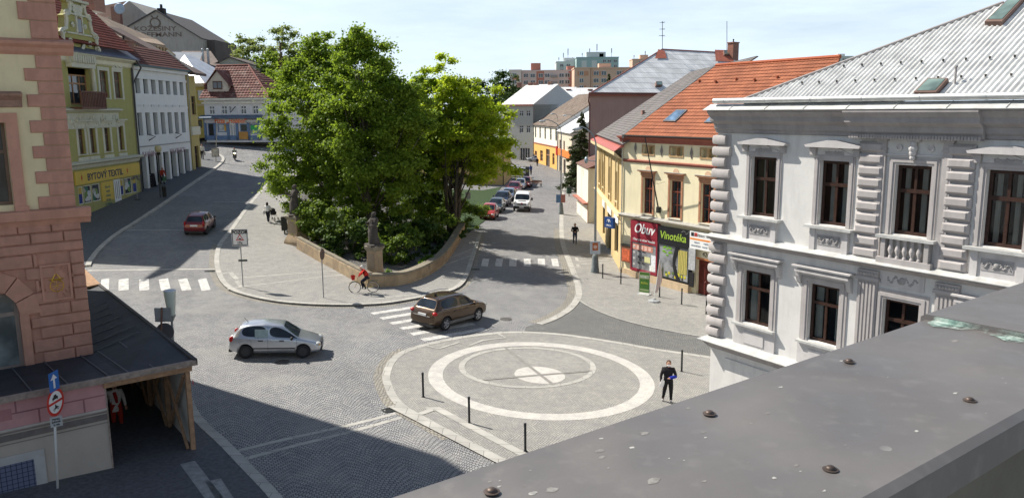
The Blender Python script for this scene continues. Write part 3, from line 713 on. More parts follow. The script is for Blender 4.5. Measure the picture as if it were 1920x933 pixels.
for p in (p1,p2):quoins(p[0],p[1],zB+.08,zC-.12,10,0,.07,name='rusticated_pilaster')
for c in ((lo[1][1]+.62),(lo[2][1]+.45)):
    fl=MB()
    fl.box(c-.0,c+.62,-.07,0,zG+.05,zB-.55);fl.box(c-.06,c+.68,-.13,0,zB-.55,zB-.45);fl.box(c-.02,c+.64,-.10,0,zB-.45,zB-.25)
    for k in range(5):fl.box(c+.05+k*.115,c+.11+k*.115,-.10,-.069,zG+.3,zB-.62)
    for k in range(7):fl.ball((c+.04+k*.09,-.11,zB-.36),.05,6,4)
    fl.build('fluted_pilaster',STG,W.e)
# cornices
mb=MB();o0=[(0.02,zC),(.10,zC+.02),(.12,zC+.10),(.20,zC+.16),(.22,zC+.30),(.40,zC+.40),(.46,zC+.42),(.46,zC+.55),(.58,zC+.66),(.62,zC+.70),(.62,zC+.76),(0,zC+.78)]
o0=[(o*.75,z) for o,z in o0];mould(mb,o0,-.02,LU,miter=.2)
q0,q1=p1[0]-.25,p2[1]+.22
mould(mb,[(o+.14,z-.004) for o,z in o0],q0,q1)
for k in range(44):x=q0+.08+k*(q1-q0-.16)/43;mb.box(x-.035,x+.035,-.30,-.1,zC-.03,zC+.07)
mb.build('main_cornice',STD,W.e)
mb=MB();mould(mb,[(.46,zC+.762),(.62,zC+.775),(.62,zC+.79),(.3,zC+.97),(0,zC+.98)],-.05,LU,miter=.2)
for k in range(12):x=1+k*1.45;mb.prism([(.62,zC+.795),(.3,zC+.975),(.3,zC+.99),(.62,zC+.815)],x-.008,x+.008,axis='x');mb.v[-8:] =[(a,-b,c) for a,b,c in mb.v[-8:]]
mb.build('cornice_flashing',FLASH,W.e)
g_=MB()
pr=[(.42+.09*math.cos(a)*-1,zC+1.08+.09*math.sin(a)) for a in [math.pi*k/8 for k in range(17)]]
vs=[(.15,-o,z) for o,z in pr]+[(LU,-o,z) for o,z in pr];n=len(pr);g_.add(vs,[(i,i+1,n+i+1,n+i) for i in range(n-1)]+[tuple(range(n)),tuple(range(n,2*n))])
for k in range(9):
    x=.6+k*1.7;g_.add([(x,-.42-.1*math.cos(a)*-1,zC+1.08+.1*math.sin(a)) for a in [math.pi*2*j/10 for j in range(10)]]+[(x+.05,-.42-.1*math.cos(a)*-1,zC+1.08+.1*math.sin(a)) for a in [math.pi*2*j/10 for j in range(10)]],[(i,(i+1) % 10,10+(i+1) % 10,10+i) for i in range(10)])
g_.build('gutter',M((.50,.51,.50),.45,.12,4,metal=.5,key='zinc_gutter'),W.e,smooth=True,auto=60)
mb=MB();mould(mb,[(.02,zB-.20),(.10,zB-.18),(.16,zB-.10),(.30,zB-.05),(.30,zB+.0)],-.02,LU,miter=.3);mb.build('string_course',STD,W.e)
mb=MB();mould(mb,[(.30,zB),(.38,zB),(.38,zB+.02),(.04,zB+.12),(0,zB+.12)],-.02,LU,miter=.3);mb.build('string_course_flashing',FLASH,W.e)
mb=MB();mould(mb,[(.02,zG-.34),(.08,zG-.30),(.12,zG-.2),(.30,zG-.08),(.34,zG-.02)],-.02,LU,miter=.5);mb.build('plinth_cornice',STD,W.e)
mb=MB();mould(mb,[(.34,zG-.02),(.46,zG-.02),(.46,zG+.0),(.04,zG+.13),(0,zG+.13)],-.02,LU,miter=.5)
mb.build('plinth_flashing',FLASH,W.e)
for a,b in ((.72,3.2),(3.9,6.6)):mb=MB();mb.bbox(a,b,-.05,0,0,zG-.55,.02);mb.build('ground_floor_panel',STW,W.e)
# corrugated roof, rising from the gutter
CORR=M((.60,.60,.58),.5,.14,1.6,metal=.1,stain=.28,key='corrugated_sheet')
pe=Vector((0,-.36,zC+1.06));sl=math.tan(R(33));rn=(0,-sl,1)
def RP(px,py):return W.plane(px,py,pe,rn)
h1=RP(1378,203);h1.z=pe.z;h1.y=pe.y;h2=RP(1882,8)
poly_=[Vector((h1.x,-.36,pe.z)),Vector((LU,-.36,pe.z)),Vector((LU,h2.y,h2.z)),h2]
roof_sheet(poly_,'corr',W.e,CORR,'roof',tw=.155,amp=.05)
mb=MB();a,b=poly_[0],poly_[3];mb.tube([a+Vector((0,0,.05)),b+Vector((0,0,.05))],.05,6);mb.build('hip_capping',STD,W.e)
mb=MB();mb.add([poly_[0],poly_[3],Vector((h2.x+4,h2.y+.5,h2.z)),Vector((h1.x-.6,9,pe.z-.2))],[(0,3,2,1)]);mb.add([(h1.x,-.36,pe.z),(h1.x-.6,9,pe.z-.2),(h1.x,9,zE-.3),(h1.x,0,zE-.3)],[(0,1,2,3)]);mb.build('hip_end',CORR,W.e)
def skylight(F,pxs,pln,par,h=.14,glass=None,fm=None,name='roof_window'):
    P=[F.plane(x,y,*pln) for x,y in pxs];n=(P[1]-P[0]).cross(P[3]-P[0]).normalized();n=n if n.z>0 else -n
    mb=MB();Q=[p+n*h for p in P];mb.add([p-n*.05 for p in P]+Q,[(0,1,5,4),(1,2,6,5),(2,3,7,6),(3,0,4,7),(0,3,2,1),(4,5,6,7)]);o=mb.build(name,fm or M((.16,.10,.08),.6,key='skylight_frame'),par)
    c=sum(Q,Vector((0,0,0)))/4;m2=MB();m2.add([c+(q-c)*.84+n*.012 for q in Q],[(0,1,2,3)]);m2.build('pane',glass or glassmat('skylight_glass',(.12,.17,.15),.15),o);return o
skylight(W,[(1716,182),(1757,182),(1780,156),(1742,156)],(pe,rn),W.e,.16)
skylight(W,[(1848,50),(1880,50),(1925,2),(1898,2)],(pe,rn),W.e,.16)
a=RP(1790,160);mb=MB();mb.tube([a,a+Vector((0,0,.45))],.03,6);mb.tube([a+Vector((0,0,.45)),a+Vector((0,0,.5))],.05,6);mb.build('vent_pipe',STD,W.e)
for j,yy in enumerate((.35,1.1)):
    for k in range(30):
        x=h1.x+.5+k*.62+j*.3;z=pe.z+(yy+.36)*sl+.06
        if x>h1.x+(h2.x-h1.x)*(yy+.36)/(h2.y+.36)+.3 and x<13:sn=MB();sn.box(x-.02,x+.02,yy-.02,yy+.02,z,z+.06);sn.build('snow_guard',DARK,W.e)
tag(W.e,cat='house')
# ---------------------------------------------------------------- cream house with the shoe shop and the wine shop
CREAM=M((.78,.70,.47),.85,.04,1.2,.12,stain=.12,key='cream_plaster');REDTR=M((.30,.10,.07),.7,.1,4,key='red_trim');BRTR=M((.40,.20,.11),.75,.12,5,key='brown_trim')
FRRED=M((.17,.045,.025),.5,.2,8,key='red_brown_frame');GLEDGE=M((.34,.33,.30),.7,.15,4,stain=.3,key='ledge_sheet')
P0=G(1165,511);Q0=G(1298,549.5)
O=Bld('shop_house',P0.xy,P0.xy+(Q0-P0).xy.normalized()*15,P0.z-.25,'cream town house with orange tiled roof above the red shoe shop and black wine shop','house')
def uz(px,py,w=0):return O.uv(px,py,w)
zEv=O.uv(1173,255)[1];u_l=uz(1165,470)[0];u_l=O.uv(1179,330)[0]
wn=[O.rect(1205.5,1224,364,1216,332,396),O.rect(1256,1277,374,1267,339,411),O.rect(1314,1338,385,1327,347,423)]
wz0=sum(r[2] for r in wn)/3;wz1=sum(r[3] for r in wn)/3;wn=[(r[0],r[1],wz0,wz1) for r in wn];wn.append((wn[2][0]+2.7,wn[2][1]+2.7,wz0,wz1))
at=[O.rect(1206,1226,280,1216,273,288),O.rect(1257,1280,284,1268,277,292),O.rect(1315,1340,288,1327,281,297)]
az0=sum(r[2] for r in at)/3;az1=sum(r[3] for r in at)/3;at=[(r[0],r[1],az0,az1) for r in at]
zL=uz(1176,402)[1]      # ledge above the shops
s1=(uz(1188,460)[0],uz(1238,470)[0]);s2=(uz(1239,470)[0],uz(1298,490)[0]);dr=(uz(1300,510)[0],uz(1327,510)[0])
zs1=uz(1190,411)[1];zf1=uz(1189,440)[1];zp0=uz(1190,505)[1];
zbase=.55
holes=wn+at+[(s1[0]+.1,s1[1]-.1,zbase+.25,zf1-.35),(s2[0]+.1,s2[1]-.5,zbase+.2,zf1-.25),(dr[0]+.25,dr[1]+.45,.02,zf1-.75)]
mb=MB();wall(mb,-.15,15,0,zEv,holes,0,.25);body(mb,-.15,15,0,zEv,12);mb.build('wall',CREAM,O.e)
for r in wn:
    window(O.e,r,FRRED,y=.16,fw=.075,cols=2,tr=.30,lower=1,sill=M((.55,.50,.42),.7,key='pale_sill'))
    u0,u1,z0,z1=r;mb=MB();m=(u0+u1)/2
    mb.box(u0-.16,u0,-.05,0,z0-.08,z1+.02);mb.box(u1,u1+.16,-.05,0,z0-.08,z1+.02);mb.box(u0-.16,u1+.16,-.053,0,z1+.02,z1+.16)
    mb.box(u0-.26,u1+.26,-.14,0,z1+.36,z1+.42);mb.box(u0-.20,u1+.20,-.08,0,z1+.165,z1+.355);mb.box(u0-.36,u1+.36,-.24,0,z1+.425,z1+.50)
    mb.build('window_surround',BRTR,O.e)
    mb=MB();mb.box(u0-.38,u1+.38,-.26,0,z1+.503,z1+.53);mb.build('window_hood',GLEDGE,O.e)
    mb=MB();mb.prism([(m+.27*math.cos(math.pi*k/10),z1+.535+.27*math.sin(math.pi*k/10)) for k in range(11)],-.03,0);mb.build('shell_ornament',M((.62,.42,.28),.8,key='ornament'),O.e)
for r in at:
    u0,u1,z0,z1=r;m=(u0+u1)/2;mb=MB();mb.box(u0-.1,u0,-.04,0,z0-.1,z1+.1);mb.box(u1,u1+.1,-.04,0,z0-.1,z1+.1);mb.box(u0,u1,-.04,0,z1,z1+.1);mb.box(u0,u1,-.04,0,z0-.1,z0);mb.box(m-.09,m+.09,-.03,.25,z0,z1)
    mb.build('attic_window',M((.42,.28,.14),.8,key='ochre_frame'),O.e);m2=MB();m2.quad((u0,.2,z0),(u1,.2,z0),(u1,.2,z1),(u0,.2,z1));m2.build('pane',M((.40,.34,.20),.8,key='vent_board'),O.e.children[-1])
for px,py in ((1192,277),(1241,283),(1297,287)):
    u,z=uz(px,py);mb=MB();mb.add([(u,-.03,z+.42),(u+.15,-.03,z),(u,-.03,z-.42),(u-.15,-.03,z),(u,-.10,z)],[(0,1,4),(1,2,4),(2,3,4),(3,0,4)]);mb.build('diamond_ornament',M((.22,.20,.18),.7,key='diamond'),O.e)
zr=uz(1250,306)[1];mb=MB();mould(mb,[(0,zr-.12),(.05,zr-.11),(.05,zr-.03),(.11,zr),(.11,zr+.06),(0,zr+.1)],.12,15);mb.build('red_band',REDTR,O.e)
mb=MB();mould(mb,[(0,zEv-.42),(.10,zEv-.40),(.14,zEv-.2),(.42,zEv-.06),(.42,zEv+.02),(0,zEv+.02)],-.25,15);mb.build('eaves',REDTR,O.e)
xl_=O.plane(1174,250,(0,-.5,zEv+.08),(0,-math.tan(R(37)),1)).x
mb=MB();mb.tube([(xl_-.05,-.50,zEv+.06),(15,-.50,zEv+.06)],.06,8);mb.build('gutter',DARK,O.e)
mb=MB();mould(mb,[(0,zL-.16),(.30,zL-.14),(.36,zL-.02),(.36,zL+.0)],.0,15);mb.build('ledge',M((.5,.42,.3),.8,key='ledge_stone'),O.e)
mb=MB();mould(mb,[(.36,zL),(.42,zL),(.42,zL+.02),(0,zL+.14)],-.05,15);mb.build('ledge_flashing',GLEDGE,O.e)
mb=MB();mb.box(-.2,s1[0],-.06,0,0,zbase+.1);mb.box(s1[0],s2[1],-.32,0,0,zbase+.15);mb.build('plinth',M((.55,.42,.27),.8,.08,2,stain=.2,key='sandstone_tiles'),O.e)
mb=MB();mb.tube([(.02,-.08,zEv-.1),(.02,-.08,.1)],.05,8);mb.build('downpipe',M((.6,.56,.45),.6,key='pale_pipe'),O.e)
# orange roof
ORT=tilemat('orange_tiles',(.38,.135,.068),(.30,.105,.055),tw=.3,th=.36)
pe=Vector((0,-.5,zEv+.08));sl=math.tan(R(37));rn=(0,-sl,1);OP=(pe,rn)
rl=O.plane(1346,121,*OP);rr_=O.plane(1572,112,*OP)
H_=(rl.z+rr_.z)/2;yy=pe.y+(H_-pe.z)/sl
roof_sheet([Vector((xl_,pe.y,pe.z)),Vector((16,pe.y,pe.z)),Vector((rr_.x,yy,H_)),Vector((rl.x,yy,H_))],'tiles',O.e,ORT,'roof',tw=.3,th=.36,amp=.032)
mb=MB();v0=Vector((xl_-.05,pe.y,pe.z+.04));v1=Vector((rl.x-.05,yy,H_+.06));dn_=Vector((-.22,0,0));mb.add([v0,v1,v1+dn_,v0+dn_,v0-Vector((0,0,.25)),v1-Vector((0,0,.25)),v1+dn_-Vector((0,0,.25)),v0+dn_-Vector((0,0,.25))],[(0,1,2,3),(0,4,5,1),(3,2,6,7),(0,3,7,4),(4,7,6,5),(1,5,6,2)]);mb.build('verge_flashing',M((.10,.10,.10),.5,.2,4,key='dark_sheet'),O.e)
mb=MB();mb.add([(xl_+.05,0,zEv),(rl.x,yy,H_-.1),(rl.x,yy,zEv-1),(xl_+.05,0,zEv-1)],[(0,1,2,3)]);mb.add([(rl.x,yy,H_-.1),(-.3,yy*1.9,zEv),(-.3,yy*1.9,0),(rl.x,yy,0)],[(0,1,2,3)]);mb.build('gable',CREAM,O.e)
mb=MB();mb.tube([(rl.x,yy,H_+.06),(rr_.x,yy,H_+.06)],.12,8);mb.build('ridge_cap',M((.38,.10,.04),.8,.1,8,key='ridge_tiles'),O.e)
skylight(O,[(1244,229),(1267,230),(1290,208),(1270,208)],(pe,rn),O.e,.12,glassmat('blue_glass',(.10,.16,.24),.08),M((.12,.13,.14),.5,key='grey_frame'))
skylight(O,[(1321,232),(1345,232),(1368,210),(1344,210)],(pe,rn),O.e,.12,glassmat('blue_glass',(.10,.16,.24),.08),M((.12,.13,.14),.5,key='grey_frame'))
for k in range(7):x=1.2+k*1.7+rl.x*.6;mb=MB();y_=yy-1.5-.15*(k % 2);mb.box(x-.05,x+.05,y_-.1,y_+.05,pe.z+(y_-pe.y)*sl+.04,pe.z+(y_-pe.y)*sl+.20);mb.build('vent_tile',M((.30,.08,.035),.8,key='vent'),O.e)
# shoe shop front
SHRED=M((.27,.025,.04),.5,.06,3,key='shop_red');SHBLK=M((.018,.018,.02),.45,key='shop_black');SHGR=M((.30,.44,.05),.6,key='lime_paint')
def card(F,name,u0,u1,z0,z1,mat,y=-.06,t=.04,par=None,slant=0):
    mb=MB();mb.box(u0,u1,y,y+t,z0,z1);return mb.build(name,mat,par or F.e)
c1=(s1[0],s1[1]);zt1=zs1
sgn=card(O,'shop_sign',c1[0],c1[1],zf1,zt1,SHRED,-.30,.30);letters('Obuv',.95,WHITE,sgn,(c1[0]+c1[1])/2,-.302,(zf1+zt1)/2+.02,shear=.35,bold=.012)
fr_=MB();w0,w1_,y_=zbase+.2,zf1,-.28
fr_.box(c1[0],c1[0]+.12,y_,0,w0,w1_);fr_.box(c1[1]-.14,c1[1],y_,0,w0,w1_);fr_.box(c1[0]+.12,c1[1]-.14,y_,0,w1_-.42,w1_);fr_.box(c1[0]+.12,c1[1]-.14,y_,0,w0,w0+.18)
sf=fr_.build('shop_window',SHRED,O.e);letters('Obuv pro zdraví Vendula',.24,WHITE,sf,(c1[0]+c1[1])/2,y_-.002,w1_-.20,shear=.3,sx=.95)
ST=glassmat('shop_glass',(.20,.205,.21),.05)
mb=MB();mb.box(c1[0]+.12,c1[1]-.14,y_+.06,y_+.07,w0+.18,w1_-.42);mb.build('pane',ST,sf)
import itertools
r_=random.Random(3)
def stick(F,par,u0,u1,z0,z1,col,y,name='poster',t=.006):return card(F,name,u0,u1,z0,z1,M(col,.7,.15,8),y,t,par)
bw_=c1[1]-c1[0]-.26;bx=c1[0]+.12;yq=y_+.05
stick(O,sf,bx,bx+bw_*.86,w1_-.95,w1_-.55,(.52,.22,.16),yq)
for k in range(5):stick(O,sf,bx+.1+k*bw_*.16,bx+.06+k*bw_*.16+bw_*.12,w1_-.86-.04*(k % 2),w1_-.62,(.70,.46,.38),yq-.004)
stick(O,sf,bx,bx+.48,w0+.2,w1_-1.02,(.20,.20,.21),yq)
for k in range(4):mb=MB();mb.ball((bx+.24,yq-.002,w0+.45+k*.42),.13,10,6,sc=(1,.1,.7));mb.build('poster',M((.45,.44,.42),.8),sf)
for i in range(4):
    for j in range(2):
        u=bx+.78+j*.5;z=w0+.55+i*.42;mb=MB();mb.prism([(u-.17,z),(u+.17,z),(u+.17,z+.05),(u+.02,z+.08),(u-.03,z+.15),(u-.17,z+.15)],yq+.004,yq+.01);mb.build('shoe_picture',M((.03,.03,.035),.7),sf)
stick(O,sf,bx+1.35,bx+1.95,w0+.75,w0+1.15,(.62,.60,.30),yq-.002);stick(O,sf,bx+bw_*.80,bx+bw_*.99,w0+.25,w0+1.35,(.72,.74,.76),yq-.003)
stick(O,sf,bx+bw_*.74,bx+bw_*.93,w0+.22,w0+.62,(.74,.74,.70),yq-.006)
# display case
u0,z0=uz(1172,489);u1,z1=uz(1187,462);u0=.25;mb=MB();mb.box(u0,u1,-.22,0,z0,z1);dc=mb.build('display_case',M((.20,.09,.05),.6,.2,6,key='case_wood'),O.e)
mb=MB();mb.box(u0+.08,u1-.08,-.235,-.222,z0+.08,z1-.22);mb.build('poster',M((.55,.12,.05),.6,.35,5,key='orange_poster'),dc)
mb=MB();mb.box(u0-.06,u1+.06,-.27,0,z1,z1+.07);mb.build('hood',DARK,dc)
# wine shop
c2=(s1[1],s2[1]);zf2=uz(1285,461)[1];zt2=uz(1285,436)[1];zf2=zf1;zt2=zt1
sgn=card(O,'shop_sign',c2[0]+.02,c2[1],zf2,zt2-.1,SHBLK,-.27,.27);letters('Vinotéka',.72,SHGR,sgn,(c2[0]+c2[1])/2-.05,-.272,(zf2+zt2)/2-.12,shear=.15,bold=.01,sx=.98)
VINE=M((.22,.24,.22),.6)
for k in range(9):mb=MB();a_=k*.7;u=c2[0]+2.3+.12*k;z=zt2-.28+.09*math.sin(a_*2);mb.tube([(u,-.274,z),(u+.06,-.276,z+.08),(u+.16,-.274,z+.04)],.012,4);mb.build('vine_drawing',VINE,sgn)
fr_=MB();w0=zbase+.22;w1_=zf2
fr_.box(c2[0]+.02,c2[0]+.10,y_,0,w0,w1_);fr_.box(c2[1]-.10,c2[1],y_,0,w0,w1_);fr_.box(c2[0]+.10,c2[1]-.10,y_,0,w1_-.2,w1_);fr_.box(c2[0]+.10,c2[1]-.10,y_,0,w0,w0+.08)
pts=[];ua,ub=c2[0]+.1,c2[1]-.1
m_=ua+(ub-ua)*.52
for k in range(9):q=k/8;pts.append((m_+.28-.55*math.sin(q*math.pi)*.6-.1*q,w0+.08+(w1_-w0-.28)*q))
fr_.prism(pts+[(p[0]+.22+.35*abs(i/8-.5),p[1]) for i,p in reversed(list(enumerate(pts)))],y_+.035,y_+.055)
sf=fr_.build('shop_window',SHBLK,O.e);mb=MB();mb.box(ua,ub,y_+.06,y_+.07,w0+.08,w1_-.2);mb.build('pane',ST,sf)
YV,t_,b_=newmat('vineyard_print');v=objvec(t_);wv=nd(t_,'ShaderNodeTexWave');wv.inputs['Scale'].default_value=2.2;wv.inputs['Distortion'].default_value=3.5;wv.inputs['Detail'].default_value=3;t_.links.new(v,wv.inputs[0]);t_.links.new(mixc(t_,wv.outputs[0],(.16,.15,.02),(.62,.52,.16)),b_.inputs['Base Color'])
card(O,'poster',m_+.42,ub-.12,w0+.5,w1_-.35,YV,y_+.045,.006,sf)
for k in range(16):mb=MB();u=ua+.2+(ub-ua-.5)*r_.random();mb.ball((u,y_+.05,w0+.18+.35*r_.random()),.12,8,5,sc=(1,.08,.9));mb.build('printed_grapes',M(((.55,.48,.03) if k % 3 else (.10,.16,.05)),.6),sf)
for u,h in ((ua+.45,.9),(ub-.55,1.5)):
    mb=MB();mb.lathe([(.07,0),(.07,h*.55),(.025,h*.72),(.025,h)],(0,0,0),10);mb.v=[(u+x,y_+.052+yq_*.04,w0+.1+z) for x,yq_,z in mb.v];mb.build('printed_bottle',M((.05,.05,.02),.4),sf)
for k in range(12):
    a_=k/12*6.28;u=ua+.85+.38*math.cos(a_);z=w1_-.50+.22*math.sin(a_)-(.15 if k % 3==0 else 0);mb=MB();mb.ball((u,y_+.05,z),.11,7,5,sc=(1.3,.08,.6));mb.build('printed_leaf',M((.16,.34,.03),.6),sf)
mb=MB();u=ua+1.55;z=w0+.9;mb.box(u-.3,u+.3,y_+.05,y_+.056,z,z+.03);mb.box(u-.02,u+.02,y_+.05,y_+.056,w0+.2,z);mb.box(u-.18,u+.18,y_+.05,y_+.056,w0+.17,w0+.21);mb.build('table_drawing',SHBLK,sf)
# white sign, doorway 426 and the blue strip
g0,g1=uz(1294,462)[0],uz(1334,470)[0]
sgn=card(O,'office_sign',c2[1]+.02,c2[1]+.02+(g1-g0),zf1-.05,zt1-.05,WHITE,-.30,.26)
ux=c2[1]+.02;wS=g1-g0;OR=M((.75,.25,.04),.6);zS=zf1-.05;hS=zt1-.05-zS
for nm,a0,a1,b0,b1,mt in (('stripe',0.02,wS-.02,hS*.52,hS*.62,OR),('black_square',.12,.38,hS*.72,hS*.94,BLACK),('red_square',.42,.68,hS*.72,hS*.94,M((.55,.04,.02),.6))):
    mb=MB();mb.box(ux+a0,ux+a1,-.306,-.301,zS+b0,zS+b1);mb.build(nm,mt,sgn)
letters('S KOČENDO - ČE s.r.o.',.19,M((.12,.12,.12),.6),sgn,ux+wS*.63,-.302,zS+hS*.80,sx=.9)
for k,(tx,uu) in enumerate((('NEMOVITOSTI',.3),('REALITY',.35),('STAVBY',.72),('POJISTKY',.8))):letters(tx,.13,M((.25,.3,.35),.6),sgn,ux+wS*uu,-.302,zS+hS*(.38 if k % 2 else .18))
u0,u1,z0,z1=holes[-1]
mb=MB();mb.box(u0,u1,.24,.26,z0,z1);d=mb.build('door',M((.15,.03,.02),.55,.2,4,key='dark_red_door'),O.e)
for a0,a1,b0,b1 in ((.1,.45,.15,1.0),(.55,.9,.15,1.0),(.1,.45,1.15,2.1),(.55,.9,1.15,2.1)):mb=MB();w_=u1-u0;mb.bbox(u0+w_*a0,u0+w_*a1,.215,.24,z0+b0,min(z1-.1,z0+b1),.02);mb.build('door_panel',M((.13,.025,.018),.5,.2,5,key='door_panel'),d)
card(O,'mailboxes',u1-.3,u1-.02,.9,1.9,M((.45,.46,.48),.4,metal=.6),.10,.1)
letters('426',.42,BLACK,O.e,(u0+u1)/2+.1,-.005,z1+.38,name='house_number');mb=MB();mb.box(u0-.1,u1+.1,-.05,0,z1+.02,z1+.12);mb.build('door_lintel',M((.45,.15,.05),.7),O.e)
card(O,'notice_board',c2[1]+.02,c2[1]+.62,zbase+1.2,zbase+2.6,M((.40,.41,.41),.6,.2,6),-.36,.05)
card(O,'shop_sign',c2[1]+.1,c2[1]+.5,zbase+.1,zbase+1.05,SHBLK,-.33,.05)
BLU=M((.02,.10,.42),.5,key='blue_panel');card(O,'blue_panel',u1+.18,u1+.9,.15,zf1-.12,BLU,-.16,.14);card(O,'blue_panel',u1+.42,u1+.95,zf1,zt1-.3,BLU,-.22,.2)
# flagpole leaning out from the wall
a=O.uv(1237,393);mb=MB();p0=Vector((a[0],-.1,a[1]));q_=O.plane(1209,255,(0,-1.9,0),(0,1,0));mb.tube([p0,q_],[.05,.03],8);fp=mb.build('flagpole',DARK,O.e)
mb=MB();mb.box(p0.x-.12,p0.x+.12,-.22,0,p0.z-.2,p0.z+.2);mb.build('bracket',IRON,fp)
for px,py in ((1230,339),(1247,341)):e_=O.uv(px,py);mb=MB();mb.tube([Vector((e_[0],0,e_[1])),p0.lerp(q_,.35)],.010,4);mb.build('stay',DARK,fp)
# blue bank sign
S_=card(O,'bank_sign',-.05,.75,0,0,BLU);bpy.data.objects.remove(S_)
bs=empty('bank_sign',(0,0,0));u0,z0=uz(1160,425);mb=MB();mb.box(-1.1,-.08,-.75,-.55,z0-.05,z0+.72);bs2=mb.build('bank_sign',M((.02,.06,.20),.4,key='bank_blue'),O.e);bpy.data.objects.remove(bs)
letters('UNICA',.20,WHITE,bs2,-.59,-.752,z0+.14,name='lettering');mb=MB();mb.tube([(-.59+.2*math.cos(math.pi*k/8),-.756,z0+.36+.2*math.sin(math.pi*k/8)) for k in range(9)],.03,5);mb.ball((-.59,-.756,z0+.42),.07,8,5,sc=(1,.3,1));mb.build('emblem',WHITE,bs2)
mb=MB();mb.tube([(-.1,-.65,z0+.3),(.0,0,z0+.3)],.025,6);mb.build('bracket',IRON,bs2)
# ---------------------------------------------------------------- yellow house with tall bays
YEL=M((.60,.45,.22),.85,.05,1.5,.15,stain=.15,key='yellow_plaster');YEL2=M((.64,.51,.29),.85,.05,1.5,.15,stain=.12,key='pale_yellow_plaster')
P1=G(1118,428);Q1=G(1163,509)
Y=Bld('yellow_house',P1.xy,Q1.xy,Q1.z-.3,'narrow yellow house with tall window bays and a red metal eave along the right street','house')
zl=Y.uv(1165,407)[1];zc=Y.uv(1163,292)[1];LY=Y.L
us=[Y.uv(x,y)[0] for x,y in ((1124.5,340),(1131,340),(1143,345),(1156,350))]
ww=1.35;wt,wb=Y.uv(1159,324)[1],Y.uv(1159,379)[1]
hl=[(u,u+ww,wb,wt) for u in us]
sh=[(Y.uv(1130,440)[0],Y.uv(1134,440)[0],.9,zl-1.0),(Y.uv(1139,440)[0],Y.uv(1146,450)[0],.1,zl-.9),(Y.uv(1152,460)[0],Y.uv(1159,470)[0],1.1,zl-.9)]
mb=MB();wall(mb,0,LY,0,zc,hl+sh,0,.3);body(mb,0,LY,0,zc,9);mb.build('wall',YEL,Y.e)
BRN=M((.10,.07,.04),.6,key='dark_brown_frame')
for h in hl:
    window(Y.e,h,BRN,y=.18,fw=.08,cols=2,tr=0,sill=YEL2);mb=MB();a=h[0]-.12;b=h[1]+.12
    mb.box(a-.16,a,-.12,0,zl+.3,wt+1.0);mb.box(b,b+.16,-.12,0,zl+.3,wt+1.0);mb.box(a,b,-.12,0,wt+1.0,wt+1.15);mb.box(a,b,-.02,0,wt+.05,wt+.98);mb.build('window_surround',YEL2,Y.e)
for i,h in enumerate(sh):window(Y.e,h,BRN,y=.18,fw=.08,cols=1,tr=0);s_=card(Y,'shop_sign',h[0]-.1,h[1]+.2,h[3]+.1,h[3]+.85,WHITE,-.07,.06);letters('AB'[i % 2]+'C',.3,M((.3,.3,.35),.7),s_,(h[0]+h[1])/2,-.075,h[3]+.5) if False else None
mb=MB();mould(mb,[(0,zl-.2),(.15,zl-.18),(.22,zl-.02),(.3,zl),(.3,zl+.06),(0,zl+.12)],0,LY+.1);mb.build('ledge',YEL2,Y.e)
mb=MB();mould(mb,[(0,zc-.2),(.12,zc-.15),(.5,zc),(.55,zc+.1),(.62,zc+.12),(.62,zc+.4)],-.1,LY+.5);mb.build('eaves',YEL2,Y.e)
mb=MB();mould(mb,[(.62,zc+.4),(.66,zc+.42),(-.05,zc+.72),(-.1,zc+1.0)],-.1,LY+.6);mb.build('eaves_flashing',M((.45,.13,.10),.5,.1,3,metal=.2,stain=.2,key='red_sheet'),Y.e)
GRT=tilemat('grey_shingles',(.20,.18,.17),(.15,.14,.135),.3,.3);GRT2=tilemat('silver_sheet_roof',(.80,.80,.78),(.68,.68,.67),.5,1.15);BRT=tilemat('brown_tiles',(.20,.10,.075),(.15,.075,.06),.3,.36,(.22,.15,.11))
pe=(0,-.1,zc+.9);rn=(0,-math.tan(R(33)),1)
pf=[Vector((-.2,-.1,zc+.9)),Vector((LY+1.2,-.1,zc+.9)),Vector((LY+1.2,9,zc+.9+9.1*math.tan(R(33)))),Vector((-.2,9,zc+.9+9.1*math.tan(R(33))))]
roof_sheet(pf,'tiles',Y.e,GRT,'roof',.3,.3,.02)
v_=Y.plane(1205,215,pe,rn);mb=MB();mb.box(v_.x-.5,v_.x+.5,v_.y-.1,v_.y+.1,v_.z,v_.z+.35);mb.build('roof_vent',M((.25,.15,.12),.7,key='vent_cowl'),Y.e)
# ---------------------------------------------------------------- low cream annex
P2=G(1107,384);Q2=G(1112,419)
A=Bld('annex',(Q2.x-.55,Q2.y),(Q2.x+1.6,Q2.y+.1),Q2.z-.3,'low cream annex with a brown tiled top between the yellow house and the mauve house','building')
zt_=A.uv(1108,316)[1];mb=MB();mb.box(0,2.4,0,9,0,zt_);mb.build('wall',M((.80,.74,.60),.85,.04,stain=.15,key='annex_plaster'),A.e)
mb=MB();mb.prism([(-.15,zt_),(2.5,zt_),(2.5,zt_+1.1)],-.1,9.2);mb.build('roof',BRT,A.e);mb=MB();mb.box(-.5,0,-.1,9,zt_*.38,zt_*.38+.15);mb.box(-.05,0,-.1,0,.2,2.6);mb.build('shop_awning',M((.35,.14,.10),.6,key='brown_awning'),A.e)
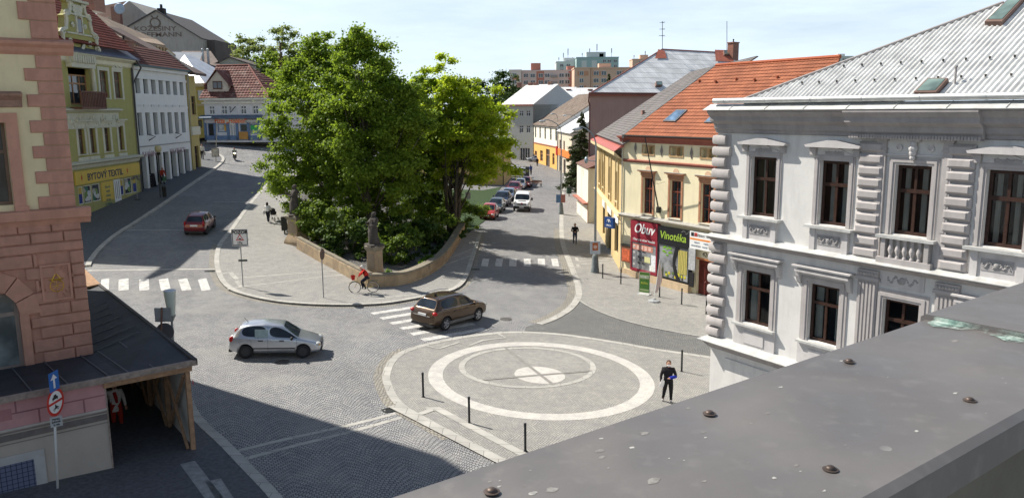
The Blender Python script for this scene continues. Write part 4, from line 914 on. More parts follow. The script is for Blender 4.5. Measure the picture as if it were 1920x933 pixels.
# ---------------------------------------------------------------- mauve house with silver roof
MAU=M((.36,.235,.20),.9,.06,.8,.1,stain=.12,key='mauve_render')
Pm=AT(1106,178,92);dm=Vector((.80,.60))
Mv=Bld('mauve_house',Pm.xy,Pm.xy+dm*24,-1.0,'tall mauve rendered house with a silver sheet roof, behind the yellow house','house')
zm=Mv.uv(1107,180)[1]
sd_=Mv.Mi.to_3x3() @ Vector((.115,1,0)).normalized()*16
mb=MB();mb.prism([(0,0),(24,0),(24+sd_.x,sd_.y),(sd_.x,sd_.y)],0,zm,axis='z');mb.build('wall',MAU,Mv.e)
mb=MB();mb.prism([(-.4,-.45),(24.3,-.45),(24+sd_.x,sd_.y),(sd_.x-.4,sd_.y)],zm,zm+.22,axis='z');mb.build('eaves',M((.30,.10,.07),.7,key='mauve_eaves'),Mv.e);mb=MB();mb.tube([(-.6,-.55,zm+.3),(24,-.55,zm+.3)],.11,8);mb.tube([(-.55,-.5,zm+.25),(-.45,-.3,zm-.6),(-.12,-.12,zm-1.0),(-.12,-.12,.2)],.09,8);mb.build('gutter',M((.14,.06,.05),.5,key='brown_gutter'),Mv.e)
pm=(Vector((0,-.6,zm+.24)),(0,-math.tan(R(36)),1));a=Mv.plane(1241,93,*pm);b=Mv.plane(1375,96,*pm)
H_=(a.z+b.z)/2;yy=a.y
poly_=[Vector((-.6,-.6,zm+.24)),Vector((24.4,-.6,zm+.24)),Vector((b.x,yy,a.z)),Vector((a.x,yy,a.z))]
roof_sheet(poly_,'tiles',Mv.e,GRT2,'roof',.5,1.15,.008)
mb=MB();mb.add([(-.6,-.6,zm+.24),(a.x,yy,a.z),(a.x+1,yy+1,a.z),(sd_.x-.5,sd_.y,zm+.24)],[(0,3,2,1)]);mb.build('hip_end',GRT2,Mv.e)
mb=MB();mb.tube([poly_[0],poly_[3]],.09,5);mb.tube([poly_[3],poly_[2]],.12,6);mb.build('ridge_cap',M((.32,.12,.09),.7,key='rust_ridge'),Mv.e)
def onroof(F,pl,pxs,mat,name,par,h=.03):
    P=[F.plane(x,y,*pl)+Vector((0,-.02,h+.05)) for x,y in pxs];mb=MB();mb.add(P,[tuple(range(len(P)))]);return mb.build(name,mat,par)
RPT=M((.42,.13,.08),.6,.2,3,key='red_roof_paint')
onroof(Mv,pm,[(1228,111),(1250,111),(1246,97),(1234,94)],RPT,'painted_patch',Mv.e,.06);onroof(Mv,pm,[(1342,116),(1376,118),(1372,96),(1340,95)],RPT,'painted_patch',Mv.e,.06)
skylight(Mv,[(1228,164),(1240,164),(1239,157),(1228,157)],pm,Mv.e,.35);skylight(Mv,[(1356,106),(1366,106),(1365,98),(1355,98)],pm,Mv.e,.35)
def chimney(F,px,py0,py1,Yl,w,par,mat=None,pots=1,name='chimney'):
    """chimney seen at px, from py0 (top) down to py1, standing in local depth Yl"""
    t=F.plane(px,py0,(0,Yl,0),(0,1,0));b=F.plane(px,py1,(0,Yl,0),(0,1,0));mb=MB();w2=w/2
    mb.box(t.x-w2,t.x+w2,Yl,Yl+w*.8,b.z,t.z-.15);mb.box(t.x-w2-.08,t.x+w2+.08,Yl-.08,Yl+w*.8+.08,t.z-.148,t.z)
    o=mb.build(name,mat or CHB,par)
    for k in range(pots):m2=MB();x=t.x+(k-(pots-1)/2)*.4;m2.lathe([(.10,0),(.08,.3),(.14,.34),(.05,.45)],(x,Yl+w*.4,t.z),8);m2.build('chimney_pot',DARK,o)
    return o
CHB=brickmat('chimney_brick',(.34,.13,.08),(.26,.10,.065),(.3,.27,.24),.25,.08,.01)
chimney(Mv,1380.5,79,120,yy-1.5,1.25,Mv.e);chimney(Mv,1317,134,146,yy*.55,1.1,Mv.e)
def antenna(F,px,py0,py1,Yl,par,bars=3,name='antenna'):
    t=F.plane(px,py0,(0,Yl,0),(0,1,0));b=F.plane(px,py1,(0,Yl,0),(0,1,0));mb=MB();mb.tube([b,t],.04,5);h=t.z-b.z
    for k in range(bars):z=b.z+h*(.5+.45*k/max(1,bars-1));mb.tube([(t.x-.6+.1*k,Yl,z),(t.x+.6-.1*k,Yl,z)],.03,4);mb.tube([(t.x,Yl-.5,z+.04),(t.x,Yl+.5,z+.04)],.025,4)
    return mb.build(name,DARK,par)
antenna(Mv,1242,40,95,yy,Mv.e,3);antenna(Mv,1363,40,96,yy,Mv.e,0)
# ---------------------------------------------------------------- far end of the right street
def box_house(name,label,P,Q,z0,ztop,dep,mat,cat='house',group=None):
    F=Bld(name,P,Q,z0,label,cat,group);F.zt=ztop-z0;return F
def grid_windows(F,us,w,rows,fm,y=.12,cols=2,tr=.35,sill=None,fw=.07,par=None):
    out=[]
    for (a,b) in rows:out+=[(u,u+w,a,b) for u in us]
    return out
Pg=AT(966,195,186).xy;Qg=AT(999.5,195,183).xy
Gr=Bld('grey_house',Pg,Qg,-1.2,'grey three storey house with a silver roof at the far end of the right street','house')
zg=Gr.uv(990,196)[1];LG=Gr.L
rows=[(Gr.uv(990,218)[1],Gr.uv(990,207)[1]),(Gr.uv(990,249)[1],Gr.uv(990,235)[1])]
hs=[(Gr.uv(x,215)[0]-.05,Gr.uv(x,215)[0]+1.0,a,b) for x in (974,987) for a,b in rows]+[(1.2,LG-1.0,.1,Gr.uv(985,277)[1])]
GRW=M((.42,.42,.38),.9,.06,key='grey_render')
mb=MB();wall(mb,-4,LG,0,zg,hs,0,.25);body(mb,-4,LG,0,zg,10,top=False);mb.build('wall',GRW,Gr.e)
for h in hs:window(Gr.e,h,WHITE,y=.15,fw=.09,cols=2 if h[3] >4 else 4,tr=.35 if h[3] >4 else 0)
zr_=Gr.uv(1042,163)[1];mb=MB();mb.add([(LG,0,zg),(LG,10,zg+4.6),(LG,17,zg+1.5),(LG,17,0),(LG,0,0)],[(0,4,3,2,1)]);mb.build('gable',M((.52,.53,.53),.9,.04,key='pale_gable'),Gr.e)
roof_sheet([(-4,-.3,zg),(LG+.2,-.3,zg),(LG+.2,10,zg+4.7),(-4,10,zg+4.7)],'flat',Gr.e,GRT2,'roof');mb=MB();mb.box(-4,LG+.2,-.5,-.3,zg-.3,zg+.05);mb.build('eaves',M((.38,.14,.10),.7,key='eaves_red'),Gr.e)
for k,x in enumerate((972,993,1003,1030)):chimney(Gr,x,155+(-2 if k==3 else 0),164,9.6,.9,Gr.e,pots=0)
Po=AT(1001,235,183).xy;Qo=AT(1046,241,158).xy
Oh=Bld('orange_house',Po,Qo,-1.0,'long house with orange ground floor, white upper floor and weathered brown roof','house')
zo=Oh.uv(1001,234)[1];LO=Oh.L;zm_=Oh.uv(1005,268)[1]
fr5=[Oh.uv(x,250)[0] for x in (1004.5,1013,1022.5,1033,1043)]
wtop,wbot=Oh.uv(1013,238)[1],Oh.uv(1013,259)[1]
hu=[(u-.9,u+.6,wbot,wtop) for u in fr5];hd=[(Oh.uv(1003,280)[0],Oh.uv(1007,280)[0],.1,3.2),(Oh.uv(1013,280)[0],Oh.uv(1018,280)[0],1.3,3.6),(Oh.uv(1024,280)[0],Oh.uv(1031,280)[0],.1,4.2),(Oh.uv(1036,280)[0],Oh.uv(1040,280)[0],1.3,3.6)]
mb=MB();wall(mb,0,LO,zm_,zo,hu,0,.2);body(mb,0,LO,0,zo,10,top=False);mb.build('upper_wall',M((.80,.75,.62),.9,.04,key='ivory_plaster'),Oh.e)
mb=MB();wall(mb,0,LO,0,zm_,hd,-.03,.23);mb.build('lower_wall',M((.72,.42,.12),.9,.05,key='orange_plaster'),Oh.e)
for h in hu:window(Oh.e,h,M((.10,.13,.10),.7,key='green_shutter'),y=.08,fw=.2,cols=1,tr=.5)
for h in hd:window(Oh.e,h,BRTR,y=.1,fw=.12,cols=2,tr=.3)
po=(Vector((0,-.4,zo)),(0,-.62,1));c_=Oh.plane(1045,241,*po)
r1,r2=Vector((0,10.2,zo+.62*10.6)),Vector((LO,10.2,zo+.62*10.6))
roof_sheet([Vector((-.3,-.4,zo)),Vector((LO+.2,-.4,zo)),r2+Vector((.2,0,0)),r1],'tiles',Oh.e,tilemat('weathered_tiles',(.24,.185,.145),(.18,.14,.11),.4,.4,(.30,.26,.22)),'roof',.4,.4,.04)
mb=MB();mb.add([(LO,-.2,zo),r2,(LO,20,zo),(LO,20,0),(LO,-.2,0)],[(0,4,3,2,1)]);mb.build('gable',WHITE,Oh.e);mb=MB();mb.box(0,LO,-.12,-.03,zm_-.1,zm_+.12);mb.build('band',REDTR,Oh.e)
Ps=AT(1047,245,157).xy;Qs=AT(1072,250,140).xy
Sh=Bld('corner_shop_house',Ps,Qs,-1.0,'small pale house with a red and orange shop front beside the conifer','house')
zs=Sh.uv(1049,246)[1];LS=Sh.L;hs=[(1.5,3.2,zs-4.2,zs-1.6),(7,8.7,zs-4.2,zs-1.6),(1.2,5.5,0.5,3.4),(7,10,.2,3.2)]
mb=MB();wall(mb,0,LS,0,zs,hs,0,.2);body(mb,0,LS,0,zs,9);mb.build('wall',M((.62,.55,.42),.9,.05,key='beige_plaster'),Sh.e)
for h in hs:window(Sh.e,h,BRTR,y=.1,fw=.12,cols=1,tr=0)
card(Sh,'shop_sign',.8,LS-.8,3.7,4.9,M((.75,.20,.03),.6,key='orange_sign'),-.25,.25);card(Sh,'shop_sign',-1.4,-.2,3.5,5.2,M((.55,.04,.03),.6,key='red_sign'),-.35,.3)
roof_sheet([(-.2,-.4,zs),(LS+.2,-.4,zs),(LS+.2,8,zs+5),(-.2,8,zs+5)],'flat',Sh.e,GRT2,'roof')
# small silver roofs behind
for i,(x0,x1,y0,Yd,lab) in enumerate(((1050,1082,170,215,'distant low house with a grey sheet roof left of the mauve house'),(1083,1130,170,230,'distant low house with a pale silver roof left of the mauve house'))):
    F=Bld('distant_house',AT(x0,180,Yd).xy,AT(x1,180,Yd).xy,0,lab,'house');zz=F.uv(x0,184)[1];mb=MB();mb.box(0,F.L,0,10,0,zz);mb.build('wall',WHITE,F.e)
    roof_sheet([(-.3,-.3,zz),(F.L+.3,-.3,zz),(F.L+.3,6,zz+3),(-.3,6,zz+3)],'flat',F.e,GRT2,'roof');chimney(F,(x0+x1)/2,167,176,4,1.2,F.e,pots=0)
# ---------------------------------------------------------------- housing blocks on the skyline
def block(name,label,px0,px1,pxc,pt,Yd,cols,mats,wcols,wrows,wr,side=None,pent=None,dep=14,aerials=0):
    """frontal face px0..px1 at depth Yd, a receding left or right face up to pxc"""
    P=AT(px0,pt,Yd);Q=AT(px1,pt,Yd);F=Bld(name,P.xy,Q.xy,0,label,'apartment block','apartment blocks on the skyline');z=F.uv(px0,pt)[1];Lb=F.L
    mb=MB();body(mb,0,Lb,0,z,dep);mb.quad((0,0,0),(Lb,0,0),(Lb,0,z),(0,0,z));mb.build('wall',mats[0],F.e)
    mb=MB();mb.box(-.2,Lb+.2,-.2,dep+.2,z,z+.5);mb.build('parapet',mats[0],F.e)
    for (a,b,top,bot,mi) in cols:
        mb=MB();mb.box(Lb*a,Lb*b,-.12,-.002,z-bot,z-top);mb.build('coloured_panel',mats[mi],F.e)
    st=2.9
    for r_i in range(wrows):
        for q in wcols:
            x=Lb*q;zz=z-1.1-st*r_i;w=wr;mb=MB();mb.box(x-w/2,x+w/2,-.16,-.125,zz-1.5,zz);o=mb.build('window',GLASS,F.e)
            m2=MB();m2.box(x-w/2-.12,x-w/2,-.18,-.1,zz-1.6,zz+.1);m2.box(x+w/2,x+w/2+.12,-.18,-.1,zz-1.6,zz+.1);m2.box(x-w/2,x+w/2,-.18,-.1,zz,zz+.1);m2.box(x-w/2,x+w/2,-.18,-.1,zz-1.6,zz-1.5);m2.box(x-.06,x+.06,-.18,-.12,zz-1.5,zz);m2.build('frame',WHITE,o)
    for (a,b,h,mi) in (pent or []):
        mb=MB();mb.box(Lb*a,Lb*b,2,7,z,z+h);mb.build('penthouse',mats[mi],F.e)
    for k in range(aerials):
        mb=MB();x=Lb*(.15+.7*k/max(1,aerials-1));h=3+2.5*((k*7) % 3);mb.tube([(x,4,z),(x,4,z+h)],.12,5);mb.box(x-.25,x+.25,3.8,4.2,z+h*.55,z+h);mb.build('aerial',M((.35,.36,.37),.6),F.e)
    return F
PK=M((.62,.52,.48),.9,.03,key='pale_pink_panel');RD=M((.46,.20,.15),.9,.03,key='brick_red_panel');PKW=M((.70,.62,.57),.9,.03,key='cream_pink_panel');PE=M((.66,.44,.32),.9,.03,key='peach_panel');OR2=M((.56,.28,.17),.9,.03,key='orange_panel');MT=M((.36,.48,.47),.9,.03,key='mint_panel');GWb=M((.60,.62,.60),.9,.03,key='pale_grey_panel')
BLK=M((.30,.30,.30),.8,key='balcony')
f1=block('apartment_block','long pale pink apartment block with brick red stair strips, leftmost on the skyline',978,1078,0,134,360,[(.28,.42,0,22,1),(.88,1.0,0,22,1),(.0,.07,0,22,0)],[PK,RD,PKW],(.08,.21,.36,.48,.75,.86),4,1.9,pent=[(.18,.36,3.6,1),(.86,1.0,2.2,1)])
for r_i in range(3):mb=MB();mb.box(f1.L*.55,f1.L*.67,-1.1,0,f1.uv(978,134)[1]-2.8-2.9*r_i,f1.uv(978,134)[1]-1.7-2.9*r_i);mb.build('balcony',BLK,f1.e)
block('apartment_block','gable end of the pink apartment block, with an orange strip',955,977.5,0,133,355,[(.25,.8,2.0,4.4,1)],[PKW,OR2],(.45,),3,1.6)
block('apartment_block','peach apartment block with orange window strips in front of the mint tower',1077,1107,0,129,335,[(.2,.88,1.0,2.8,1),(.5,.75,6.8,8.4,1)],[PE,OR2],(.45,),4,1.5)
f3=block('apartment_block','wide side of the peach apartment block reaching behind the silver roof',1107.6,1182,0,129,336,[(.05,.4,1.0,2.8,1),(.70,.98,1.0,2.8,1)],[PE,OR2],(.14,.33,.72),4,1.9,pent=[(.22,.52,2.2,0)])
f4=block('apartment_block','mint green tower block with aerials on its roof, tallest on the skyline',1081,1160,0,109,470,[(.12,.24,1.5,14,1),(.36,.48,1.5,14,1)],[MT,GWb],(.66,.78,.92),4,1.8,pent=[(.24,.70,3.4,1),(.55,.65,2.5,0)],aerials=5)
block('apartment_block','pale grey tower block with stacked balconies left of the mint tower',1043,1080,0,117,480,[(.18,.38,2,14,1),(.48,.8,2,14,1)],[GWb,M((.42,.44,.43),.9,key='grey_panel')],(.28,.62),4,2.0,pent=[(.4,.95,2.6,0)],aerials=4)
block('apartment_block','distant beige block showing above the left edge of the silver roof',1186,1216,0,112,520,[],[PE],(.5,),4,2.0,pent=[(.5,1,3,0)],aerials=2)
block('apartment_block','distant pale block peeping over the orange roof ridge',1566,1600,0,107,520,[],[GWb],(.5,),3,2.0,pent=[(.2,.6,2,0)])
# ochre block behind the lime green tree
Pk=G(945,347);OB=Bld('ochre_building',(Pk.x-13,Pk.y+1),(Pk.x,Pk.y),Pk.z-.2,'plain ochre walled building half hidden behind the bright green tree','building')
mb=MB();mb.box(0,OB.L,0,14,0,5.6);mb.build('wall',M((.62,.46,.20),.9,.05,key='ochre_render'),OB.e);mb=MB();mb.prism([(-.2,5.6),(OB.L+.2,5.6),(OB.L/2,7.4)],-.2,14.2);mb.build('roof',GRT,OB.e)
mb=MB();mb.tube([(OB.L-.1,-.08,5.6),(OB.L-.1,-.08,0)],.06,6);mb.build('downpipe',DARK,OB.e)
# ---------------------------------------------------------------- covered walkway and the corner tower, left foreground
dT=Vector((.783,.622)).normalized()
K0=G(364,846)
K=Bld('covered_walkway',K0.xy-dT*14,K0.xy,K0.z-.12,'timber covered walkway with dark roofing and printed tarpaulin, wrapped round the pink tower','walkway')
LK=K.L
C=AT(175,664,26.5)
uTr=K.uv(212,886)[0]
zf=K.uv(200,703)[1]
T=Bld('corner_tower',C.xy-dT*14,C.xy,K0.z-.2,'pink and cream corner house with quoins and a gilded wheel emblem, at the left edge','house')
LT=T.L;cK=K.loc(C);zW=T.uv(120,672)[1]
print('K',LK,'uTr',uTr,'zf',zf,'tower corner in K',cK,'zW',zW)
PINK=M((.50,.26,.185),.85,.09,2.5,.25,stain=.25,key='pink_plaster');PINK2=M((.54,.28,.195),.85,.07,2.5,.25,stain=.2,key='pink_render');CRM=M((.74,.62,.38),.88,.05,1.2,.2,stain=.12,key='cream_render')
zl1=T.uv(160,404)[1];zl0=T.uv(150,388)[1];zc1=T.uv(120,81)[1];zc0=T.uv(120,92)[1];zTop=25.0
aw=(T.uv(0,600)[0]-1.4,T.uv(38,600)[0],zW-.1,T.uv(15,550)[1])
uw=(T.uv(-40,300)[0],T.uv(17,300)[0],T.uv(10,385)[1],T.uv(10,230)[1])
mb=MB();wall(mb,0,LT,0,zl1,[aw],.04,.3,0);wall(mb,0,LT-.10,zl1,zTop,[uw],0,.3,1);body(mb,0,LT-.10,0,zTop,13,1);mb.build('wall',[PINK,CRM],T.e)
ys=[409,428.6,448,466,490.8,513,536,559,581.4,600.7,622,645.7,668]
zs_=[T.uv(165,y)[1] for y in ys]
mb=MB()
for i in range(12):
    z1,z0=zs_[i],zs_[i+1];g=.015
    if i in (2,8):mb.bbox(aw[1]+.30 if i==8 else 2,LT+.02,-.045,.04,z0+g,z1-g,.03);continue
    u=LT+.02;off=.55 if i % 2 else .88;k=0
    while u>6:
        w=off if k==0 else .95;a=u-w
        pan=3 <= i <= 6
        if z0<aw[3]+.5 and a<aw[1]+.25:
            if u>aw[1]+.55:mb.bbox(aw[1]+.30,u-g,-.045,.04,z0+g,z1-g,.03)
            break
        pu0,pu1=T.uv(76,525)[0],T.uv(134,525)[0]
        if pan and u-.05>pu0 and a+.05<pu1:
            if u>pu1+.12:mb.bbox(pu1+.04,u-g,-.045,.04,z0+g,z1-g,.03)
            if a<pu0-.12:mb.bbox(a+g,pu0-.04,-.045,.04,z0+g,z1-g,.03)
        else:mb.bbox(a+g,u-g,-.045,.04,z0+g,z1-g,.03)
        u=a;k+=1
mb.build('rusticated_blocks',PINK,T.e)
# arch over the lower window
mb=MB();ac=((aw[0]+aw[1])/2,aw[3]-.75);ra=(aw[1]-aw[0])/2
for k in range(7):
    a0,a1=math.pi*k/14*2-.0,math.pi*(k+.94)/14*2;pts=[(ac[0]+r*math.cos(a_),ac[1]+r*math.sin(a_)*1.0) for r,a_ in ((ra+.02,a0),(ra+.62,a0),(ra+.62,a1),(ra+.02,a1))];mb.prism(pts[::-1],-.075,.04)
mb.build('arch_stones',PINK2,T.e)
mb=MB();mb.box(aw[1],aw[1]+.26,-.06,.04,zW-.2,ac[1]);mb.build('window_jamb',PINK2,T.e)
window(T.e,aw,M((.30,.24,.2),.7,key='jamb_frame'),y=.2,fw=.12,cols=2,tr=.28,gl=glassmat('pale_glass',(.16,.18,.17),.12))
mould_=MB();mould(mould_,[(0,zl1-.22),(.06,zl1-.2),(.12,zl1-.02),(.26,zl1),(.30,zl0-.02),(.30,zl0),(0,zl0+.03)],0,LT+.32);mould_.build('ledge',PINK2,T.e)
mould_=MB();mould(mould_,[(0,zc0-.22),(.10,zc0-.12),(.14,zc0),(.26,zc0+.1),(.28,zc1),(0,zc1+.10)],0,LT+.3);mould_.build('string_course',PINK2,T.e)
# quoins, all down the corner
q=MB();z=zl0+.03;k=0;yy_=[385,352,318,287,252,224,191,160,130,103]
zz=[T.uv(140,y)[1] for y in (386,366,343,321,298,275,253,230,206,183,159,136,113,92)]
zz=[zl0+.03]+[zl0+.03+(zc0-.22-zl0-.03)*i/12 for i in range(1,13)]
for i in range(12):w=1.02 if i % 2==0 else .68;w+=.0;q.bbox(LT-.12-w,LT-.07,-.05,.03,zz[i]+.008,zz[i+1]-.008,.02)
q.build('quoins',PINK,T.e);q=MB()
zz2=[zc1+.1+.56*i for i in range(11)]
for i in range(10):w=1.02 if i % 2 else .72;q.bbox(LT-.12-w,LT-.07,-.05,.03,zz2[i]+.008,zz2[i+1]-.008,.02)
q.build('quoins',PINK,T.e)
window(T.e,uw,M((.2,.13,.09),.7,key='old_frame'),y=.2,fw=.1,cols=2,tr=.35)
u0,u1,z0,z1=uw;mb=MB();u1=uw[1];e1=T.uv(40,300)[0];mb.box(u1,e1,-.10,.0,z0-.35,z1+.25);mb.box(u1,e1+.06,-.14,0,z0-.55,z0-.05);mb.box(u0-.2,e1,-.11,0,z1,z1+.3);mb.build('window_surround',PINK2,T.e)
zh=T.uv(20,176)[1];uh=T.uv(38,172)[0];mb=MB();mould(mb,[(0,zh-.42),(.10,zh-.4),(.16,zh-.2),(.36,zh-.06),(.40,zh),(0,zh+.08)],6,uh);mb.build('window_hood',M((.33,.20,.15),.8,.2,4,.3,stain=.4,key='weathered_hood'),T.e)
# emblem panel
pu0,pu1=T.uv(76,525)[0],T.uv(134,525)[0];pz0,pz1=T.uv(105,562)[1],T.uv(105,494)[1]
mb=MB()
for a,b,c,d in ((pu0,pu1,pz0,pz0+.07),(pu0,pu1,pz1-.07,pz1),(pu0,pu0+.07,pz0+.07,pz1-.07),(pu1-.07,pu1,pz0+.07,pz1-.07)):mb.box(a,b,-.07,.04,c,d)
mb.box(pu0+.07,pu1-.07,-.01,.04,pz0+.07,pz1-.07);cu,cz=(pu0+pu1)/2,(pz0+pz1)/2
for sx in (-1,1):
    for sz in (-1,1):
        for j in range(4):
            pts=[(cu+sx*(.2+.09*j+.05*math.cos(t*1.3)),-.02,cz+sz*(.45-.10*j+.07*math.sin(t*1.6))) for t in range(6)];mb.tube(pts,.022,5)
o_=mb.build('relief_panel',PINK2,T.e,smooth=True,auto=40)
GOLD=M((.75,.48,.08),.35,.1,8,metal=.8,key='gilding');mb=MB()
mb.tube([(cu+.2*math.cos(a),-.05,cz-.12+.2*math.sin(a)) for a in [2*math.pi*k/20 for k in range(21)]],.014,6)
for k in range(8):a=math.pi*k/4;mb.tube([(cu,-.05,cz-.12),(cu+.2*math.cos(a),-.05,cz-.12+.2*math.sin(a))],.006,4)
mb.tube([(cu-.22,-.05,cz+.10),(cu+.22,-.05,cz+.10)],.018,6);mb.tube([(cu-.12,-.05,cz+.10),(cu-.02,-.05,cz+.26),(cu+.02,-.05,cz+.26),(cu+.12,-.05,cz+.10)],.016,6);mb.tube([(cu-.16,-.05,cz+.10),(cu-.06,-.05,cz)],.012,5);mb.tube([(cu+.16,-.05,cz+.10),(cu+.06,-.05,cz)],.012,5)
mb.build('gilded_wheel',GOLD,o_)
# ---- walkway
WD=M((.36,.22,.13),.85,.2,6,.4,stain=.3,key='raw_timber');WDG=M((.30,.24,.20),.9,.25,6,.4,stain=.3,key='grey_timber');ROOFF=M((.030,.034,.042),.7,.25,1.2,.3,stain=.3,key='bitumen_felt')
back=K.loc(ATZ(163,503,K0.z+zf+.35));yb=18.5;print('back in K',back)
yb=min(22,back.y);zW2=zW+(T.z0-K.z0)
xc,yc=cK.x,cK.y
zr=K.uv(352,677)[1]
R0=[(-.3,-.25,zf),(LK+.15,-.25,zr),(LK+.15,yc,zr+.18),(xc,yc,zW2),(-.3,yc,zW2)]
mb=MB();mb.quad((0,-.25,zf-.02),(xc,-.25,zf-.02),(xc,yc,zW2),(0,yc,zW2));mb.quad((xc,-.25,zf-.02),(LK+.2,-.25,zf-.02),(LK+.2,yc,zf+.1),(xc,yc,zW2));mb.quad((xc,yc,zW2),(LK+.2,yc,zf+.1),(LK+.2,yb,zf+.25),(xc,yb,zW2))
mb.quad((0,-.25,zf-.08),(0,yc,zW2-.06),(xc,yc,zW2-.06),(xc,-.25,zf-.08));mb.quad((xc,-.25,zf-.08),(xc,yc,zW2-.06),(LK+.2,yc,zf+.04),(LK+.2,-.25,zf-.08));mb.quad((xc,yc,zW2-.06),(xc,yb,zW2-.06),(LK+.2,yb,zf+.19),(LK+.2,yc,zf+.04))
mb.build('roof',ROOFF,K.e)
SEAM=M((.10,.10,.11),.6,.2,5,key='roof_batten')
for px in (30,100,178,215,262):
    a=K.uv(px+25,705)[0];a=min(LK-.3,a);mb=MB();mb.tube([(a,-.2,zf+.0),(a,yc,(zW2 if a<xc else zf+.1+(zW2-zf-.1)*(LK-a)/(LK-xc))+.02)],.022,4);mb.build('roof_batten',SEAM,K.e)
n=13
for k in range(n):
    y=yc+.15+(yb-yc)*k/n;mb=MB();q_=.90-.25*rnd.random();mb.tube([(xc+.05,y,zW2+.03),(xc+(LK-xc)*q_,y,zW2+(zf+.1-zW2)*q_+.04)],.02,4);mb.build('roof_batten',SEAM,K.e)
mb=MB();mb.box(-.3,LK+.2,-.32,-.20,zf-.14,zf+.03);mb.build('fascia_board',WDG,K.e)
mb=MB();mb.box(uTr-.05,LK+.1,-.16,-.04,zf-.34,zf-.15);mb.build('beam',WD,K.e)
mb=MB();v=[(LK+.12,-.3,zf-.14),(LK+.24,-.3,zf-.14),(LK+.24,yb,zf+.10),(LK+.12,yb,zf+.10)];mb.add(v+[(a,b,c+.2) for a,b,c in v],[(0,3,2,1),(4,5,6,7),(0,1,5,4),(1,2,6,5),(2,3,7,6),(3,0,4,7)]);mb.build('fascia_board',M((.06,.055,.055),.8,.2,5,key='dark_board'),K.e)
mb=MB();v=[(LK-.3,yb-3.2,zf+.16),(LK+.22,yb-3.2,zf+.20),(LK+.22,yb,zf+.40),(LK-1.2,yb,zf+.42)];mb.add(v+[(a,b,c+.07) for a,b,c in v],[(4,5,6,7),(0,1,5,4),(3,0,4,7),(0,3,2,1),(1,2,6,5),(2,3,7,6)]);mb.build('loose_board',WD,K.e)
def post(x,y,h,s=.14):mb=MB();mb.box(x-s/2,x+s/2,y-s/2,y+s/2,-.1,h);return mb.build('post',WD,K.e)
yps=[0,2.3,4.7,7.2,9.8,12.5,15.3,18.0]
for i,y in enumerate(yps):
    if y>yb:break
    post(LK-.02 if i==0 else LK-.10,y,zf-.16+.014*y)
    if i+1<len(yps) and yps[i+1] <yb:
        y2=yps[i+1]
        for a,b in ((.25,zf-.5),(zf-.5,.25)):mb=MB();mb.tube([(LK-.12-(.05 if a<1 else 0),y+.05,a),(LK-.12-(.05 if a<1 else 0),y2-.05,b)],.055,4);mb.build('brace',WD,K.e)
PANEL=M((.50,.47,.42),.9,.05,1.5,.1,stain=.15,key='white_board')
mb=MB();mb.box(LK+.04,LK+.07,.1,yb,.12,zf-.3);mb.build('side_panel',PANEL,K.e)
mb=MB();mb.box(LK+.0,LK+.10,.08,yb,-.02,.115);mb.build('kick_board',WD,K.e)
# red reflector on the first post
mb=MB();mb.lathe([(.09,0),(.08,.02),(0,.025)],n=12);mb.v=[(LK+.10+z,-.09+x*.2,zf-.75+y) for x,y,z in mb.v];mb.build('reflector',M((.45,.02,.02),.3,key='reflector_red'),K.e)
# printed tarpaulin of the front
def tz(py,px=200):return K.uv(px,py)[1]
TP=M((.42,.375,.32),.7,.05,1.0,.2,stain=.10,key='printed_tarpaulin');TPK=M((.50,.27,.27),.7,.06,3,.1,key='printed_pink');TPL=M((.28,.13,.14),.7,key='printed_joint');TGY=M((.22,.19,.175),.7,.12,3,key='printed_moulding')
mb=MB();nx,nz=40,6;vs=[];top=zf-.14
for j in range(nz+1):
    for i in range(nx+1):
        u=uTr*i/nx;z=.02+(top-.02)*j/nz;vs.append((u,-.06+.015*math.sin(u*3.1+j)*math.sin(j*1.3),z))
mb.add(vs,[(j*(nx+1)+i,j*(nx+1)+i+1,(j+1)*(nx+1)+i+1,(j+1)*(nx+1)+i) for j in range(nz) for i in range(nx)]);tp=mb.build('tarpaulin',TP,K.e,smooth=True)
zp0=tz(762);zp1=top
mb=MB();mb.box(0,uTr-.01,-.095,-.08,zp0,zp1);mb.build('printed_band',TPK,tp)
zmid=(zp0+zp1)/2;mb=MB();mb.box(0,uTr-.01,-.099,-.0955,zmid-.02,zmid+.02)
for j in range(2):
    u=uTr-.6-(.55 if j else 0)
    while u>.3:mb.box(u-.025,u+.02,-.099,-.0955,zp0 if j==0 else zmid+.02,zmid-.02 if j==0 else zp1);u -= 1.15
mb.build('printed_joints',TPL,tp)
for k,(a,b) in enumerate(((zp0-.06,zp0-.005),(zp0-.14,zp0-.10),(zp0-.36,zp0-.18),(zp0-.46,zp0-.44))):mb=MB();mb.box(0,uTr-.01,-.095-.01*(k==0),-.08,a,b);mb.build('printed_moulding',(M((.45,.42,.38),.7),TGY,M((.16,.14,.13),.7,.2,3),TGY)[k],tp)
bu1=K.uv(65,880)[0];bz1=tz(858,60)
m,tt,bb=newmat('printed_lattice');v=objvec(tt);vo=nd(tt,'ShaderNodeTexVoronoi',feature='DISTANCE_TO_EDGE');vo.inputs['Scale'].default_value=7.5;vo.inputs['Randomness'].default_value=.0;tt.links.new(v,vo.inputs['Vector']);tt.links.new(mixc(tt,mathn(tt,'GREATER_THAN',vo.outputs[0],.07),(.02,.025,.05),(.12,.14,.22)),bb.inputs['Base Color'])
mb=MB();mb.box(bu1-2.6,bu1,-.10,-.085,.05,bz1);mb.build('printed_grille',m,tp);mb=MB();mb.box(bu1-2.8,bu1+.28,-.094,-.082,.04,bz1+.24);mb.build('printed_frame',M((.45,.44,.42),.8,.1),tp)
